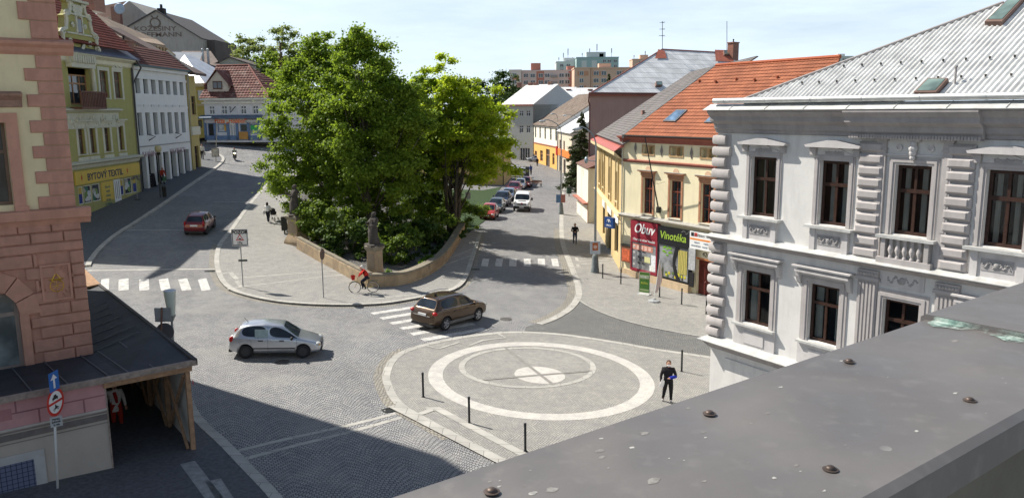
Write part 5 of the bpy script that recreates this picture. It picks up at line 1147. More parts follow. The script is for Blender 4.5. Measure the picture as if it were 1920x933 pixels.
mb=MB();mb.box(bu1-3.2,bu1-.4,-.105,-.1,zp0+.25,zp1-.25);mb.box(bu1-3.0,bu1-.6,-.112,-.1055,zp0+.35,zp1-.35);mb.build('printed_panel',M((.38,.18,.18),.7),tp)
mb=MB();mb.box(uTr-.02,uTr+.02,-.1,.0,0,zf-.14);mb.build('edge_batten',WDG,K.e)
mb=MB();mb.box(0,uTr,.3,.34,0,zf-.3);mb.build('inner_boarding',PANEL,K.e)
# ---------------------------------------------------------------- the row on the left street
OLV=M((.36,.34,.13),.88,.05,1.4,.15,stain=.14,key='olive_plaster');ORN=M((.55,.54,.44),.85,.06,4,.2,stain=.12,key='pale_ornament')
base=G(265,361);X0=base.x;dR=Vector((-.015,1)).normalized();yb0=base.y
def rowY(px):
    p=HP(px,110,(X0,yb0,0),Vector((1,.015,0)));return p.y
Bg=Bld('textile_shop_house',(X0+.015*17,yb0-17),(X0,yb0),base.z-.9,'olive green house with a white baroque gable over the yellow household textile shop','house')
LG_=Bg.L;zc=Bg.uv(249,117)[1];zc_=zc
wU=[Bg.rect(187,203,158,195,132,184),Bg.rect(214,228,160,221,136,184)]
wL=[Bg.rect(147,159.6,265,153,240,289),Bg.rect(168.5,180,264,174,239,288),Bg.rect(196,207,262,201,237,284),Bg.rect(222.5,232,258,227,235,281)]
def same(rs):
    a,b=sum(r[2] for r in rs)/len(rs),sum(r[3] for r in rs)/len(rs);return [(r[0],r[1],a,b) for r in rs]
wU,wL=same(wU),same(wL);lg=Bg.rect(133,168,155,150,131,178);lg=(lg[0]-.3,lg[1],wU[0][2]-.6,wU[0][3])
zs1,zs0=Bg.uv(200,315)[1],Bg.uv(200,337)[1];zs1=Bg.uv(258,305)[1];zs0=Bg.uv(258,327)[1]
shp=[(Bg.uv(a,360)[0],Bg.uv(b,360)[0],1.05,zs0-.15) for a,b in ((146.5,155.5),(157,171.5),(173,188),(225.5,233),(235,248.5),(250,258))]
dor=(Bg.uv(214,355)[0],Bg.uv(226,355)[0],.55,zs0-.1);pan_=(Bg.uv(190,360)[0],Bg.uv(212,360)[0],.9,zs0-.12)
mb=MB();wall(mb,0,LG_,0,zc,wU+wL+[lg]+shp+[dor],0,.3);body(mb,0,LG_,0,zc,10);mb.build('wall',OLV,Bg.e)
OFR=M((.16,.07,.04),.5,.2,8,key='house_frame')
for r in wU+wL:
    window(Bg.e,r,OFR,y=.2,fw=.09,cols=2,tr=.33,gl=glassmat('curtained_glass',(.10,.09,.08),.12),sill=ORN)
    u0,u1,z0,z1=r;mb=MB();mb.box(u0-.28,u0,-.05,0,z0-.12,z1);mb.box(u1,u1+.28,-.05,0,z0-.12,z1);mb.box(u0-.28,u1+.28,-.052,0,z1,z1+.3)
    if r in wL:mb.box(u0-.4,u1+.4,-.3,0,z1+.48,z1+.6);mb.box(u0-.3,u1+.3,-.1,0,z1+.3,z1+.48)
    mb.build('window_surround',ORN,Bg.e)
    if r in wL:mb=MB();mb.box(u0-.3,u1+.3,-.08,0,z0-1.15,z0-.25);[mb.box(u0-.15+k*(u1-u0+.3)/3+.05,u0-.15+(k+1)*(u1-u0+.3)/3-.05,-.12,-.08,z0-1.0,z0-.45) for k in range(3)];mb.build('window_apron',ORN,Bg.e)
# loggia with balcony
window(Bg.e,(lg[0],lg[1],lg[2],lg[3]-.5),M((.34,.18,.09),.6,.15,6,key='loggia_wood'),y=.28,fw=.12,cols=3,tr=.3)
mb=MB();mb.lathe([(.22,0),(.22,.15),(.14,.25),(.19,.9),(.15,2.2),(.14,2.6),(.22,2.75),(.22,2.9)],(lg[1]+.15,-.28,lg[2]+.55),12);mb.build('column',ORN,Bg.e,smooth=True,auto=40)
mb=MB();mb.box(lg[0]-.2,lg[1]+.35,-.45,0,lg[3]+.02,lg[3]+.35)
for k in range(10):x=lg[0]+(lg[1]-lg[0])*k/9;mb.prism([(x-.14,lg[3]+1.05),(x+.14,lg[3]+1.05),(x+.10,lg[3]+.5),(x,lg[3]+.36),(x-.10,lg[3]+.5)],-.6,-.42)
mb.box(lg[0]-.3,lg[1]+.6,-.4,0,lg[3]+.352,lg[3]+1.0);mb.box(lg[0]-.4,lg[1]+.75,-.7,0,lg[3]+1.05,lg[3]+1.2);mb.build('loggia_cornice',ORN,Bg.e)
mb=MB();mb.box(lg[0]-.3,lg[1]+.5,-1.0,0,lg[2]-.35,lg[2]-.2)
for k in range(16):x=lg[0]-.2+(lg[1]-lg[0]+.6)*k/15;mb.box(x-.06,x+.06,-1.0,-.94,lg[2]-.2,lg[2]+.95)
mb.box(lg[0]-.3,lg[1]+.5,-1.02,-.92,lg[2]+.95,lg[2]+1.05);mb.box(lg[1]+.4,lg[1]+.5,-1.0,0,lg[2]-.2,lg[2]+1.0);mb.build('balcony',M((.12,.05,.035),.6,.2,5,key='balcony_wood'),Bg.e)
pot=MB();pot.lathe([(.12,0),(.22,.3),(.22,.34)],(lg[1]+1.0,-.7,lg[2]+.6),10);pot.tube([(lg[1]+1.0,-.7,lg[2]-.2),(lg[1]+1.0,-.7,lg[2]+.6)],.04,5);pot.build('flower_pot',M((.18,.07,.05),.8),Bg.e)
zq=Bg.uv(225,200)[1];zq=lg[2]-.45
m1=Bg.uv(222,200)[0]
mb=MB();mould(mb,[(0,zq-.15),(.1,zq-.1),(.4,zq),(.4,zq+.1),(0,zq+.2)],2.5,m1);mb.build('ledge',ORN,Bg.e);mb=MB();mb.box(2.5,m1-.2,-.05,0,zq-1.45,zq-.2)
for k in range(26):x=2.7+k*(m1-3.1)/25;mb.ball((x,-.07,zq-.8+.25*math.sin(k*1.4)),.17,7,5,sc=(1,.5,1.5))
mb.build('frieze',ORN,Bg.e,smooth=True,auto=40)
mb=MB();u0,u1=wU[1][0]-.1,LG_-1.6;mb.box(u0,u1,-.05,0,wU[1][3]+.3,wU[1][3]+1.6)
for k in range(16):mb.ball((u0+.2+(u1-u0-.4)*(k % 8)/7,-.08,wU[1][3]+.6+.6*(k//8)+.1*math.sin(k*2)),.2,7,5,sc=(1,.5,1))
mb.build('stucco_relief',ORN,Bg.e,smooth=True,auto=40)
zz1=Bg.uv(240,279)[1];zk=Bg.uv(258,292)[1]
mb=MB();mould(mb,[(0,zk-.5),(.12,zk-.45),(.2,zk-.2),(.55,zk-.05),(.55,zk+.05),(0,zk+.15)],0,LG_);mb.build('shop_cornice',ORN,Bg.e)
mb=MB();mould(mb,[(0,zc-.6),(.15,zc-.5),(.2,zc-.2),(.6,zc),(.65,zc+.1)],0,LG_+.3);mb.build('main_cornice',M((.66,.62,.48),.85,.05,3,stain=.2,key='cornice_cream'),Bg.e)
mb=MB();mould(mb,[(.65,zc+.1),(.75,zc+.12),(.75,zc+.2),(-.4,zc+1.0)],0,LG_+.4);mb.build('eaves_flashing',M((.08,.09,.12),.5,.2,3,metal=.3,key='lead_sheet'),Bg.e)
RDT=tilemat('dark_red_tiles',(.22,.055,.035),(.17,.045,.03),.3,.36)
pg=(Vector((0,-.4,zc+.9)),(0,-math.tan(R(46)),1));a=Bg.plane(156,12,*pg);a=Bg.plane(150,6,*pg)
roof_sheet([Vector((0,-.4,zc+.9)),Vector((LG_+.2,-.4,zc+.9)),Vector((LG_+.2,5.6,zc+.9+6*math.tan(R(46)))),Vector((0,5.6,zc+.9+6*math.tan(R(46))))],'tiles',Bg.e,RDT,'roof',.3,.36,.03)
mb=MB();mb.add([(LG_+.15,-.2,zc),(LG_+.15,5.6,zc+6.9),(LG_+.15,11.4,zc),(LG_+.15,11.4,0),(LG_+.15,0,0)],[(0,4,3,2,1)]);mb.build('gable_wall',M((.35,.31,.24),.9,key='party_wall'),Bg.e)
t0=Bg.plane(172,-12,(0,5.2,0),(0,1,0));mb=MB();mb.box(t0.x-1.0,t0.x+1.2,4.6,5.9,zc+5,t0.z+1.5);mb.build('chimney',CHB,Bg.e)
# baroque gable
gc=Bg.uv(146,60,.1)[0];zg0=zc+.25;zt=Bg.uv(146,2,.1)[1];gh=zt-zg0
prof=[(3.0,0),(3.05,.10),(2.7,.16),(2.75,.30),(2.95,.33),(2.7,.38),(2.1,.42),(1.95,.55),(1.9,.62),(2.05,.66),(1.6,.70),(1.25,.80),(1.2,.92),(1.45,.94),(1.35,1.0)]
pl=[(gc+a,zg0+b*gh) for a,b in prof]+[(gc-a,zg0+b*gh) for a,b in reversed(prof)]
gw_=(gc-.25,gc+.45,zg0+gh*.36,zg0+gh*.66)
mb=MB();mb.prism(pl[::-1],-.15,.35);gb=mb.build('baroque_gable',OLV,Bg.e)
mb=MB();mb.box(gw_[0],gw_[1],-.24,-.152,gw_[2],gw_[3]);mb.build('gable_window',OFR,gb);mb=MB();mb.box(gw_[0]+.08,gw_[1]-.08,-.25,-.241,gw_[2]+.1,gw_[3]-.1);mb.build('pane',GLASS,gb)
mb=MB()
for sgn_ in (-1,1):
    pts=[(gc+sgn_*(a-.12),-.22,zg0+b*gh) for a,b in prof];mb.tube(pts,.16,6)
    for (a,b,r) in ((2.6,.06,.42),(2.4,.30,.28),(1.75,.66,.25),(1.5,.12,.3),(.95,.45,.22),(.8,.85,.2)):
        mb.tube([(gc+sgn_*(a+r*(1-t/14)*math.cos(t*.75)),-.24,zg0+b*gh+r*(1-t/14)*math.sin(t*.75)+.2) for t in range(12)],.07,5)
mb.box(gc-1.9,gc+1.9,-.28,-.15,zg0+gh*.33,zg0+gh*.36);mb.box(gc-1.35,gc+1.35,-.28,-.15,zg0+gh*.70,zg0+gh*.73);mb.box(gc-1.5,gc+1.5,-.45,.4,zg0+gh*.955,zg0+gh*1.0)
mb.box(gw_[0]-.16,gw_[0],-.28,-.15,gw_[2]-.1,gw_[3]+.1);mb.box(gw_[1],gw_[1]+.16,-.28,-.15,gw_[2]-.1,gw_[3]+.1)
for k in range(14):mb.ball((gc-.6+.1*k,-.2,zg0+gh*(.80+.08*math.sin(k*2.1))),.18,7,5,sc=(1,.5,1.2))
for k in range(10):mb.ball((gc-.4+.09*k,-.28,zg0-.5+gh*.30*(k/10)),.26-.01*k,7,5,sc=(1.1,.5,1))
mb.lathe([(.3,0),(.15,.2),(.35,.5),(.3,.8),(.08,1.1),(.05,1.4)],(gc,.1,zt),10)
mb.build('gable_stucco',ORN,gb,smooth=True,auto=45)
# shop
YSH=M((.62,.44,.08),.6,.05,2,stain=.08,key='shop_yellow');WFR=M((.62,.60,.52),.6,key='shop_frame');NV=M((.03,.035,.07),.6,key='navy_paint')
sgn=card(Bg,'shop_sign',shp[0][0]-.4,LG_-.15,zs0,zs1,YSH,-.12,.11)
u_a,u_b=Bg.uv(157,335)[0],Bg.uv(231,318)[0];letters('BYTOVÝ TEXTIL',(zs1-zs0)*.72,NV,sgn,(u_a+u_b)/2,-.122,(zs0+zs1)/2-.05,bold=.015,sx=(u_b-u_a)/((zs1-zs0)*.72*8.05))
for u in (Bg.uv(151,340)[0],Bg.uv(236,318)[0]):mb=MB();mb.add([(u,-.125,(zs0+zs1)/2+.3),(u+.14,-.125,(zs0+zs1)/2),(u,-.125,(zs0+zs1)/2-.3),(u-.14,-.125,(zs0+zs1)/2),(u,-.16,(zs0+zs1)/2)],[(0,4,1),(1,4,2),(2,4,3),(3,4,0)]);mb.build('sign_mark',M((.5,.1,.03),.6),sgn)
for i,h in enumerate(shp):
    w_=window(Bg.e,h,WFR,y=.02,fw=.07,cols=1,tr=0,gl=glassmat('display_glass',(.05,.05,.06),.06),name='shop_window')
    if i in (0,3,5):stick(Bg,w_,h[0]+.05,h[1]-.05,h[2]+.1,h[2]+(h[3]-h[2])*.65,(.03,.05,.22),.055,'blue_poster');stick(Bg,w_,h[0]+.05,h[1]-.05,h[3]-.6,h[3]-.05,(.5,.36,.08),.052,'yellow_strip')
    else:
        for k in range(7):mb=MB();uu=h[0]+.25+(h[1]-h[0]-.5)*rnd.random();mb.ball((uu,.055,h[2]+.25+.9*rnd.random()),.3,8,5,sc=(1,.05,.8));mb.build('draped_cloth',M([(.55,.56,.55),(.16,.25,.08),(.5,.52,.55),(.05,.16,.10),(.35,.33,.30)][k % 5],.8),w_)
card(Bg,'notice_panel',pan_[0],pan_[1],pan_[2],pan_[3],YSH,-.06,.06);pl_=Bg.e.children[-1]
for k in range(7):letters(['Kusový','textil','záclony','ubrusy','povlečení','ručníky','deky'][k],.30,M((.12,.2,.18),.7),pl_,(pan_[0]+pan_[1])/2,-.062,pan_[3]-.45-.36*k)
mb=MB();u0,u1,z0,z1=dor;[mb.box(u0+(u1-u0)*q,u0+(u1-u0)*(q+.14),-.02,.03,z0,z1) for q in (0,.28,.57,.86)];mb.box(u0,u1,-.015,.02,z0,z0+.3);mb.box(u0,u1,-.015,.02,z1-.15,z1);mb.build('shop_door',WHITE,Bg.e);mb=MB();mb.quad((u0,.04,z0),(u1,.04,z0),(u1,.04,z1),(u0,.04,z1));mb.build('pane',GLASS,Bg.e.children[-1])
mb=MB();mb.box(u0-.2,u1+.2,-.5,0,.3,.55);mb.build('door_step',GRANITE,Bg.e)
mb=MB();mb.tube([(LG_+.0,-.12,zc),(LG_,-.12,.2)],.08,8);mb.tube([(LG_-.2,-.7,zc+.1),(LG_+.5,-.75,zc-.5),(LG_+.3,-.3,zc-1.4),(LG_+.0,-.12,zc-2)],.08,8);mb.build('downpipe',M((.06,.06,.065),.5,key='dark_pipe'),Bg.e)
# ---------------------------------------------------------------- white house of the row
yW1=HP(346.5,134,(X0,yb0,0),Vector((1,.015,0)))
Bw=Bld('long_white_house',(X0,yb0+.05),yW1.xy,base.z-.6,'long white house with three rows of narrow openings and brown tiled roof, left street','house')
LW=Bw.L;zc=Bw.uv(300,130)[1];WHT=M((.66,.67,.66),.88,.03,1.5,.1,stain=.08,key='white_render')
def row(xa,xb,ya,yb,n,w,zt_,zb_):
    a,b=Bw.uv(xa,ya)[0],Bw.uv(xb,yb)[0];return [(a+(b-a)*i/(n-1)-w/2,a+(b-a)*i/(n-1)+w/2,zb_,zt_) for i in range(n)]
r1=row(258,340.5,160,165,7,1.0,Bw.uv(300,147)[1],Bw.uv(300,177)[1]);r2=row(263.5,344,235,230,7,1.0,Bw.uv(300,211)[1],Bw.uv(300,252)[1]);r3=row(268,350,300,290,7,1.35,Bw.uv(300,286)[1],.7)
mb=MB();wall(mb,0,LW,0,zc,r1+r2+r3,0,.5);body(mb,0,LW,0,zc,10);mb.build('wall',WHT,Bw.e)
for r in r1+r2:window(Bw.e,r,DARK,y=.35,fw=.06,cols=2,tr=.3)
for i,r in enumerate(r3):window(Bw.e,r,DARK,y=.42,fw=.06,cols=2,tr=.25,gl=None)
zq=Bw.uv(300,203)[1];mb=MB();mb.box(0,LW,-.06,0,zq,zq+.12);mb.box(0,LW,-.10,0,zc-1.1,zc-.9);mb.box(0,LW,-.35,0,zc-.3,zc);mb.build('cornice',WHT,Bw.e)
zq3=Bw.uv(300,272)[1];mb=MB();mb.box(0,LW,-.08,0,zq3-.02,zq3+.08);mb.build('band',M((.3,.3,.3),.8),Bw.e)
for r in r2:mb=MB();mb.box(r[0]-.3,r[1]+.3,-.05,0,r[3]+.45,r[3]+.75);mb.build('window_panel',M((.58,.59,.58),.9),Bw.e)
LSG=M((.35,.25,.28),.7,key='faded_letters');letters('KAVÁRNA',.75,LSG,Bw.e,LW*.2,-.02,zq3-.75);letters('NA VALECH',.75,LSG,Bw.e,LW*.72,-.02,zq3-.75)
for q in (.22,.72):mb=MB();u=LW*q;mb.tube([(u-.35,-.05,zq3+1.1),(u+.1,-.5,zq3+.9),(u-.35,-.05,zq3+.55)],.05,5);mb.build('wall_bracket',DARK,Bw.e)
mb=MB();mb.box(-.1,LW+.2,-.6,-.36,zc,zc+.18);mb.build('gutter',M((.03,.07,.08),.5,key='dark_green_gutter'),Bw.e)
pw=(Vector((0,-.5,zc+.15)),(0,-math.tan(R(40)),1));a=Bw.plane(281,92,*pw);
roof_sheet([Vector((-.1,-.5,zc+.15)),Vector((LW+.3,-.5,zc+.15)),Vector((LW+.3,a.y,a.z)),Vector((-.1,a.y,a.z))],'tiles',Bw.e,tilemat('plum_tiles',(.17,.075,.06),(.13,.055,.045),.35,.4),'roof',.35,.4,.04)
mb=MB();mb.add([(LW+.2,-.3,zc),(LW+.2,a.y,a.z),(LW+.2,a.y*2,zc),(LW+.2,a.y*2,0),(LW+.2,0,0)],[(0,4,3,2,1)]);mb.build('gable_wall',M((.45,.42,.36),.9,key='gable_beige'),Bw.e);mb=MB();mb.tube([(LW+.3,-.5,zc+.25),(LW+.3,a.y,a.z+.1)],.12,5);mb.build('verge',M((.5,.46,.40),.8,key='verge_mortar'),Bw.e)
chimney(Bw,244,76,92,a.y-1,1.5,Bw.e)
# olive corner bit
yO=HP(359,150,(X0,yb0,0),Vector((1,.015,0)))
Bo=Bld('olive_corner_house',yW1.xy+Vector((.1,.1)),yO.xy+Vector((.0,1.0)),base.z+.3,'narrow olive house end with black gutter beyond the long white house','house');zo_=Bo.uv(350,141)[1]
hs=[(Bo.L*.35,Bo.L*.85,zo_-4.2,zo_-2.2),(Bo.L*.3,Bo.L*.8,.8,3.4)]
mb=MB();wall(mb,0,Bo.L,0,zo_,hs,0,.3);body(mb,0,Bo.L,0,zo_,8);mb.build('wall',M((.40,.33,.13),.88,.06,key='ochre_olive'),Bo.e)
for h in hs:window(Bo.e,h,OFR,y=.2)
mb=MB();mb.prism([(-.9,zo_),(0,zo_+.1),(8,zo_+5),(8,zo_+5.2),(-.9,zo_+.25)],0,Bo.L+1.2,axis='x');mb.build('roof',M((.10,.07,.06),.8,.2,3,key='dark_roof'),Bo.e);mb=MB();mb.box(0,Bo.L,-.2,0,zo_*.42,zo_*.42+.9);mb.build('band',ORN,Bo.e)
# olive yellow house with silver roof
Ph=G(352,251);Ph=AT(352,252,112);Qh=AT(391,252,111.5)
Hh=Bld('silver_roof_house',Ph.xy,Qh.xy,AT(380,253,112).z-.4,'olive yellow house with a bright silver roof left of the pizza house','house');zh_=Hh.uv(375,156)[1];zmd=Hh.uv(375,199)[1]
hs=[Hh.rect(370,384,180,377,169,187),Hh.rect(362,379,233,370,225,240)]
mb=MB();wall(mb,0,Hh.L,0,zh_,hs,0,.3);body(mb,0,Hh.L,0,zh_,11);mb.build('wall',M((.50,.40,.11),.88,.05,key='mustard_plaster'),Hh.e)
window(Hh.e,hs[0],WHITE,cols=1,tr=0,gl=M((.70,.70,.68),.8));window(Hh.e,hs[1],M((.14,.08,.04),.6),cols=2,tr=0,fw=.15)
mb=MB();mb.box(0,Hh.L+.05,-.12,0,zmd,zmd+.3);mb.box(-.1,Hh.L+.1,-.5,0,zh_-.5,zh_);mb.build('cornice',M((.52,.42,.24),.85),Hh.e)
ap=Hh.plane(353,104,(0,6,0),(0,1,0));SIL=M((.62,.63,.64),.4,.12,1.0,metal=.4,stain=.2,key='silver_sheet')
mb=MB();mb.add([(-3,-.5,zh_),(Hh.L+.2,-.5,zh_),(Hh.L+.2,12,zh_),(-3,12,zh_),(ap.x,5,ap.z),(ap.x,7,ap.z)],[(0,1,4),(1,2,5,4),(0,4,5,3),(2,3,5),(0,3,2,1)]);mb.build('roof',SIL,Hh.e)
# pizza house
Pp=AT(387,257,110);Qp=AT(508,262,108)
Hp=Bld('pizza_house',Pp.xy,Qp.xy,Pp.z-.7,'white two storey house with a red brown tiled hip roof above the blue pizzeria front','house');zp_=Hp.uv(445,184)[1];LP=Hp.L
hs=[Hp.rect(a,b,206,c_,198,214.5) for a,b,c_ in ((392,402.5,397),(415,426,420),(451,462,456),(473.5,484.5,479))];hs=same(hs)
za=Hp.uv(440,221)[1]
hd=[Hp.rect(390,402,245,396,231,258),Hp.rect(408,426,240,417,232,248),Hp.rect(431,443,243,437,232,258),Hp.rect(450,464,240,457,232,247),Hp.rect(469,484,240,476,232,251)]
PWH=M((.66,.65,.66),.88,.03,1,.1,stain=.06,key='pizza_white')
mb=MB();wall(mb,0,LP,0,zp_,hs+hd,0,.3);body(mb,0,LP,0,zp_,12);mb.build('wall',PWH,Hp.e)
for h in hs:window(Hp.e,h,WHITE,y=.08,fw=.09,cols=2,tr=.4)
BLF=M((.13,.20,.33),.6,.08,3,key='blue_shop_frame');fz1=Hp.uv(440,231)[1];u1_=Hp.uv(490,240)[0]
for i,h in enumerate(hd):window(Hp.e,h,BLF if i != 2 else WHITE,y=.02,fw=.12,cols=1 if i != 2 else 2,tr=0,gl=[DARK,M((.48,.50,.50),.6,.3,2.5),M((.45,.46,.48),.6),GLASS,M((.42,.46,.42),.6,.25,2)][i],name='shop_window' if i != 2 else 'shop_door')
mb=MB()
for a in [hd[0][0]-.5]+[h[1]+.0 for h in hd]:mb.box(a+.0,a+.35,-.14,0,.3,za)
mb.box(hd[0][0]-.5,u1_,-.14,0,.3,.9);mb.build('shop_frame',BLF,Hp.e)
mb=MB();mb.prism([(-.9,za-.1),(-.9,za+.05),(0,za+.4),(0,za-.1)],hd[0][0]-.9,u1_+.3,axis='x');mb.build('shop_canopy',M((.10,.14,.20),.5,key='canopy_blue'),Hp.e)
sgn=card(Hp,'shop_sign',Hp.uv(406,226)[0],Hp.uv(461,226)[0],fz1+.05,za-.15,M((.72,.68,.60),.6),-.2,.05);letters('Pizza „Hobbox“'.replace('Hobbox','Hobbol'),.85,M((.75,.13,.03),.6,key='orange_letters'),sgn,(Hp.uv(406,226)[0]+Hp.uv(461,226)[0])/2,-.202,(fz1+za)/2-.05,shear=.25,bold=.02,sx=.92)
sgn=card(Hp,'shop_sign',Hp.uv(463.5,226)[0],Hp.uv(484,226)[0],fz1+.05,za-.15,M((.60,.60,.60),.6),-.2,.05);letters('OTEVŘENO',.3,M((.1,.1,.15),.6),sgn,(Hp.uv(463.5,226)[0]+Hp.uv(484,226)[0])/2,-.202,(fz1+za)/2+.12);letters('DO 22 HODIN',.26,M((.1,.1,.15),.6),sgn,(Hp.uv(463.5,226)[0]+Hp.uv(484,226)[0])/2,-.202,(fz1+za)/2-.28)
card(Hp,'shop_sign',hd[0][0]-.3,Hp.uv(404,226)[0],fz1+.05,za-.15,M((.55,.53,.56),.6),-.2,.05)
h=hd[1];card(Hp,'poster',h[0]+1.0,h[1]-.2,h[2]+.2,h[3]-.1,M((.6,.35,.05),.6,.3,2),-.02,.015);card(Hp,'counter',hd[3][0]-.1,hd[3][1]+.1,.4,hd[3][2],M((.50,.26,.07),.7),-.2,.2);h=hd[4];card(Hp,'poster',h[0]+.1,h[0]+1.1,h[2]+.5,h[3]-.2,M((.05,.40,.12),.6),-.02,.015)
mb=MB();mb.box(-.2,LP+.2,-.3,0,zp_-.7,zp_-.5);mb.box(-.3,LP+.3,-.5,0,zp_-.25,zp_);mb.build('cornice',M((.70,.67,.58),.85),Hp.e)
mb=MB();u,z=Hp.uv(437,207);mb.tube([(u-.4,-.05,z+.5),(u,-.7,z-.3),(u+.4,-.05,z+.5)],.06,5);mb.build('flag_bracket',DARK,Hp.e)
RBT=tilemat('red_brown_tiles',(.20,.085,.068),(.15,.065,.055),.45,.5,(.34,.24,.20));pp=(Vector((0,-.5,zp_)),(0,-math.tan(R(43)),1));a=Hp.plane(466,123,*pp);b=Hp.plane(395,128,*pp)
roof_sheet([Vector((-.4,-.5,zp_)),Vector((LP+.4,-.5,zp_)),Vector((a.x,a.y,a.z)),Vector((-.4,a.y,a.z))],'tiles',Hp.e,RBT,'roof',.45,.5,.06)
roof_sheet([Vector((LP+.4,-.5,zp_)),Vector((LP+.4,2*a.y+.5,zp_)),Vector((a.x,a.y,a.z))],'tiles',Hp.e,RBT,'roof',.45,.5,.06)
mb=MB();mb.add([(-.4,a.y,a.z),(a.x,a.y,a.z),(LP+.4,2*a.y+.5,zp_),(-.4,2*a.y+.5,zp_)],[(0,1,2,3)]);mb.build('back_slope',RBT,Hp.e);mb=MB();mb.tube([(-.4,a.y,a.z+.08),(a.x,a.y,a.z+.08),(LP+.4,-.5,zp_+.1)],.13,6);mb.build('ridge_cap',M((.22,.08,.06),.8),Hp.e)
da=Hp.plane(413,165,*pp);dw=1.55;dz=Hp.plane(413,148,(0,da.y-.6,0),(0,1,0)).z;y0=da.y-.6
mb=MB();mb.prism([(da.x-dw,da.z-.5),(da.x+dw,da.z-.5),(da.x+dw,dz-.6),(da.x,dz+1.0),(da.x-dw,dz-.6)],y0,y0+5);dm_=mb.build('dormer',M((.55,.48,.40),.85),Hp.e)
mb=MB();[mb.add([(da.x+s*(dw+.4),y0-.3,dz-.95),(da.x,y0-.3,dz+1.25),(da.x,y0+5,dz+1.25),(da.x+s*(dw+.4),y0+5,dz-.95)],[(0,1,2,3)]) for s in (-1,1)];mb.build('dormer_roof',RBT,dm_);mb=MB();mb.box(da.x-.7,da.x+.7,y0-.06,y0-.003,da.z-.2,dz-.3);mb.build('dormer_window',M((.12,.06,.04),.6),dm_);mb=MB();[mb.box(da.x+(-.6 if s<0 else .06),da.x+(-.06 if s<0 else .6),y0-.075,y0-.061,da.z-.05,dz-.45) for s in (-1,1)];mb.build('pane',GLASS,dm_)
mb=MB();mb.tube([(LP-.05,-.1,zp_-.1),(LP-.05,-.1,.2)],.1,6);mb.build('downpipe',DARK,Hp.e)
# backdrop roofs and gables
def gable(name,label,pts,Yd,dep,mat,roofm=None,z0=0,cat='house',yaw=0):
    """gabled block facing us: polygon pts are pixels (left eave .. apex .. right eave), the foot runs down to the ground"""
    P=[AT(x,y,Yd) for x,y in pts];e=empty(name,(P[0].x,P[0].y,z0),0,label,cat)
    L_=[(p.x-P[0].x,p.z-z0) for p in P];mb=MB();mb.prism([(L_[0][0],0)]+L_+[(L_[-1][0],0)][::1],0,dep);mb.build('wall',mat,e)
    if roofm:
        mb=MB()
        for a,b in zip(L_,L_[1:]):
            d=Vector((b[0]-a[0],b[1]-a[1])).normalized();n=Vector((-d.y,d.x))*.18;mb.prism([(a[0]-d.x*.1,a[1]-d.y*.1+.003),(b[0],b[1]+.003),(b[0]+n.x,b[1]+n.y),(a[0]+n.x,a[1]+n.y)],-.35,dep+.3)
        mb.build('roof',roofm,e)
    return e,P
GYP=M((.36,.335,.30),.9,.08,.5,.2,stain=.25,key='grey_render_gable');BRR=M((.115,.10,.095),.85,.15,1,key='brown_grey_roof');PCH=M((.50,.32,.24),.85,.1,.8,key='salmon_roof');TANR=tilemat('tan_roof',(.33,.25,.18),(.28,.215,.155),.8,.9,(.20,.16,.13))
e,P=gable('furrier_gable','large grey gable wall with faded furrier lettering above the left row of houses',[(222,62),(293,21),(380,74)],150,16,GYP,M((.08,.075,.075),.8));p1=AT(291,55,150);p2=AT(295,64,150);LT2=M((.17,.13,.11),.9,.1,key='faded_lettering')
letters('KOŽEŠINY',1.12,LT2,e,p1.x-P[0].x,-.02,p1.z+.05,sx=1.45,bold=.02);letters('HOFFMANN',1.12,LT2,e,p2.x-P[0].x,-.02,p2.z-.15,sx=1.45,bold=.02)
mb=MB();q=AT(291,43,150);mb.tube([(q.x-P[0].x+.9*math.cos(a),-.03,q.z+.8*math.sin(a)) for a in [math.pi*k/6 for k in range(13)]],.12,5);mb.tube([(q.x-P[0].x-.6,-.03,q.z+1.2),(q.x-P[0].x-.2,-.03,q.z+.7)],.1,5);mb.tube([(q.x-P[0].x+.6,-.03,q.z+1.2),(q.x-P[0].x+.2,-.03,q.z+.7)],.1,5);mb.build('faded_emblem',LT2,e)
mb=MB();q=AT(294,20,149);mb.box(q.x-P[0].x-.6,q.x-P[0].x+.6,.5,1.6,q.z-1,q.z+.6);mb.tube([(q.x-P[0].x,1,q.z+.6),(q.x-P[0].x,1,q.z+1.3)],.25,6);mb.build('chimney',DARK,e)
e,P=gable('grey_gable_house','bare grey gable with a salmon roof behind the chimney of the green house',[(170,58),(242,2),(276,28),(276,70)],158,14,GYP,None);q=[AT(x,y,157.5) for x,y in ((178,14),(238,2),(212,26),(186,44))];mb=MB();mb.add([(p.x-P[0].x,-.5,p.z) for p in q]+[(p.x-P[0].x,0,p.z) for p in q],[(0,1,2,3)]);mb.build('roof',PCH,e)
q=AT(205,10,152);mb=MB();mb.box(q.x-P[0].x-.8,q.x-P[0].x+.8,-4,-3,q.z-4,q.z);mb.build('chimney',CHB,e);mb=MB();q=AT(214,14,152);mb.ball((q.x-P[0].x,-4,q.z),1.0,10,6,sc=(1,.3,1));mb.build('satellite_dish',M((.35,.42,.5),.5),e)
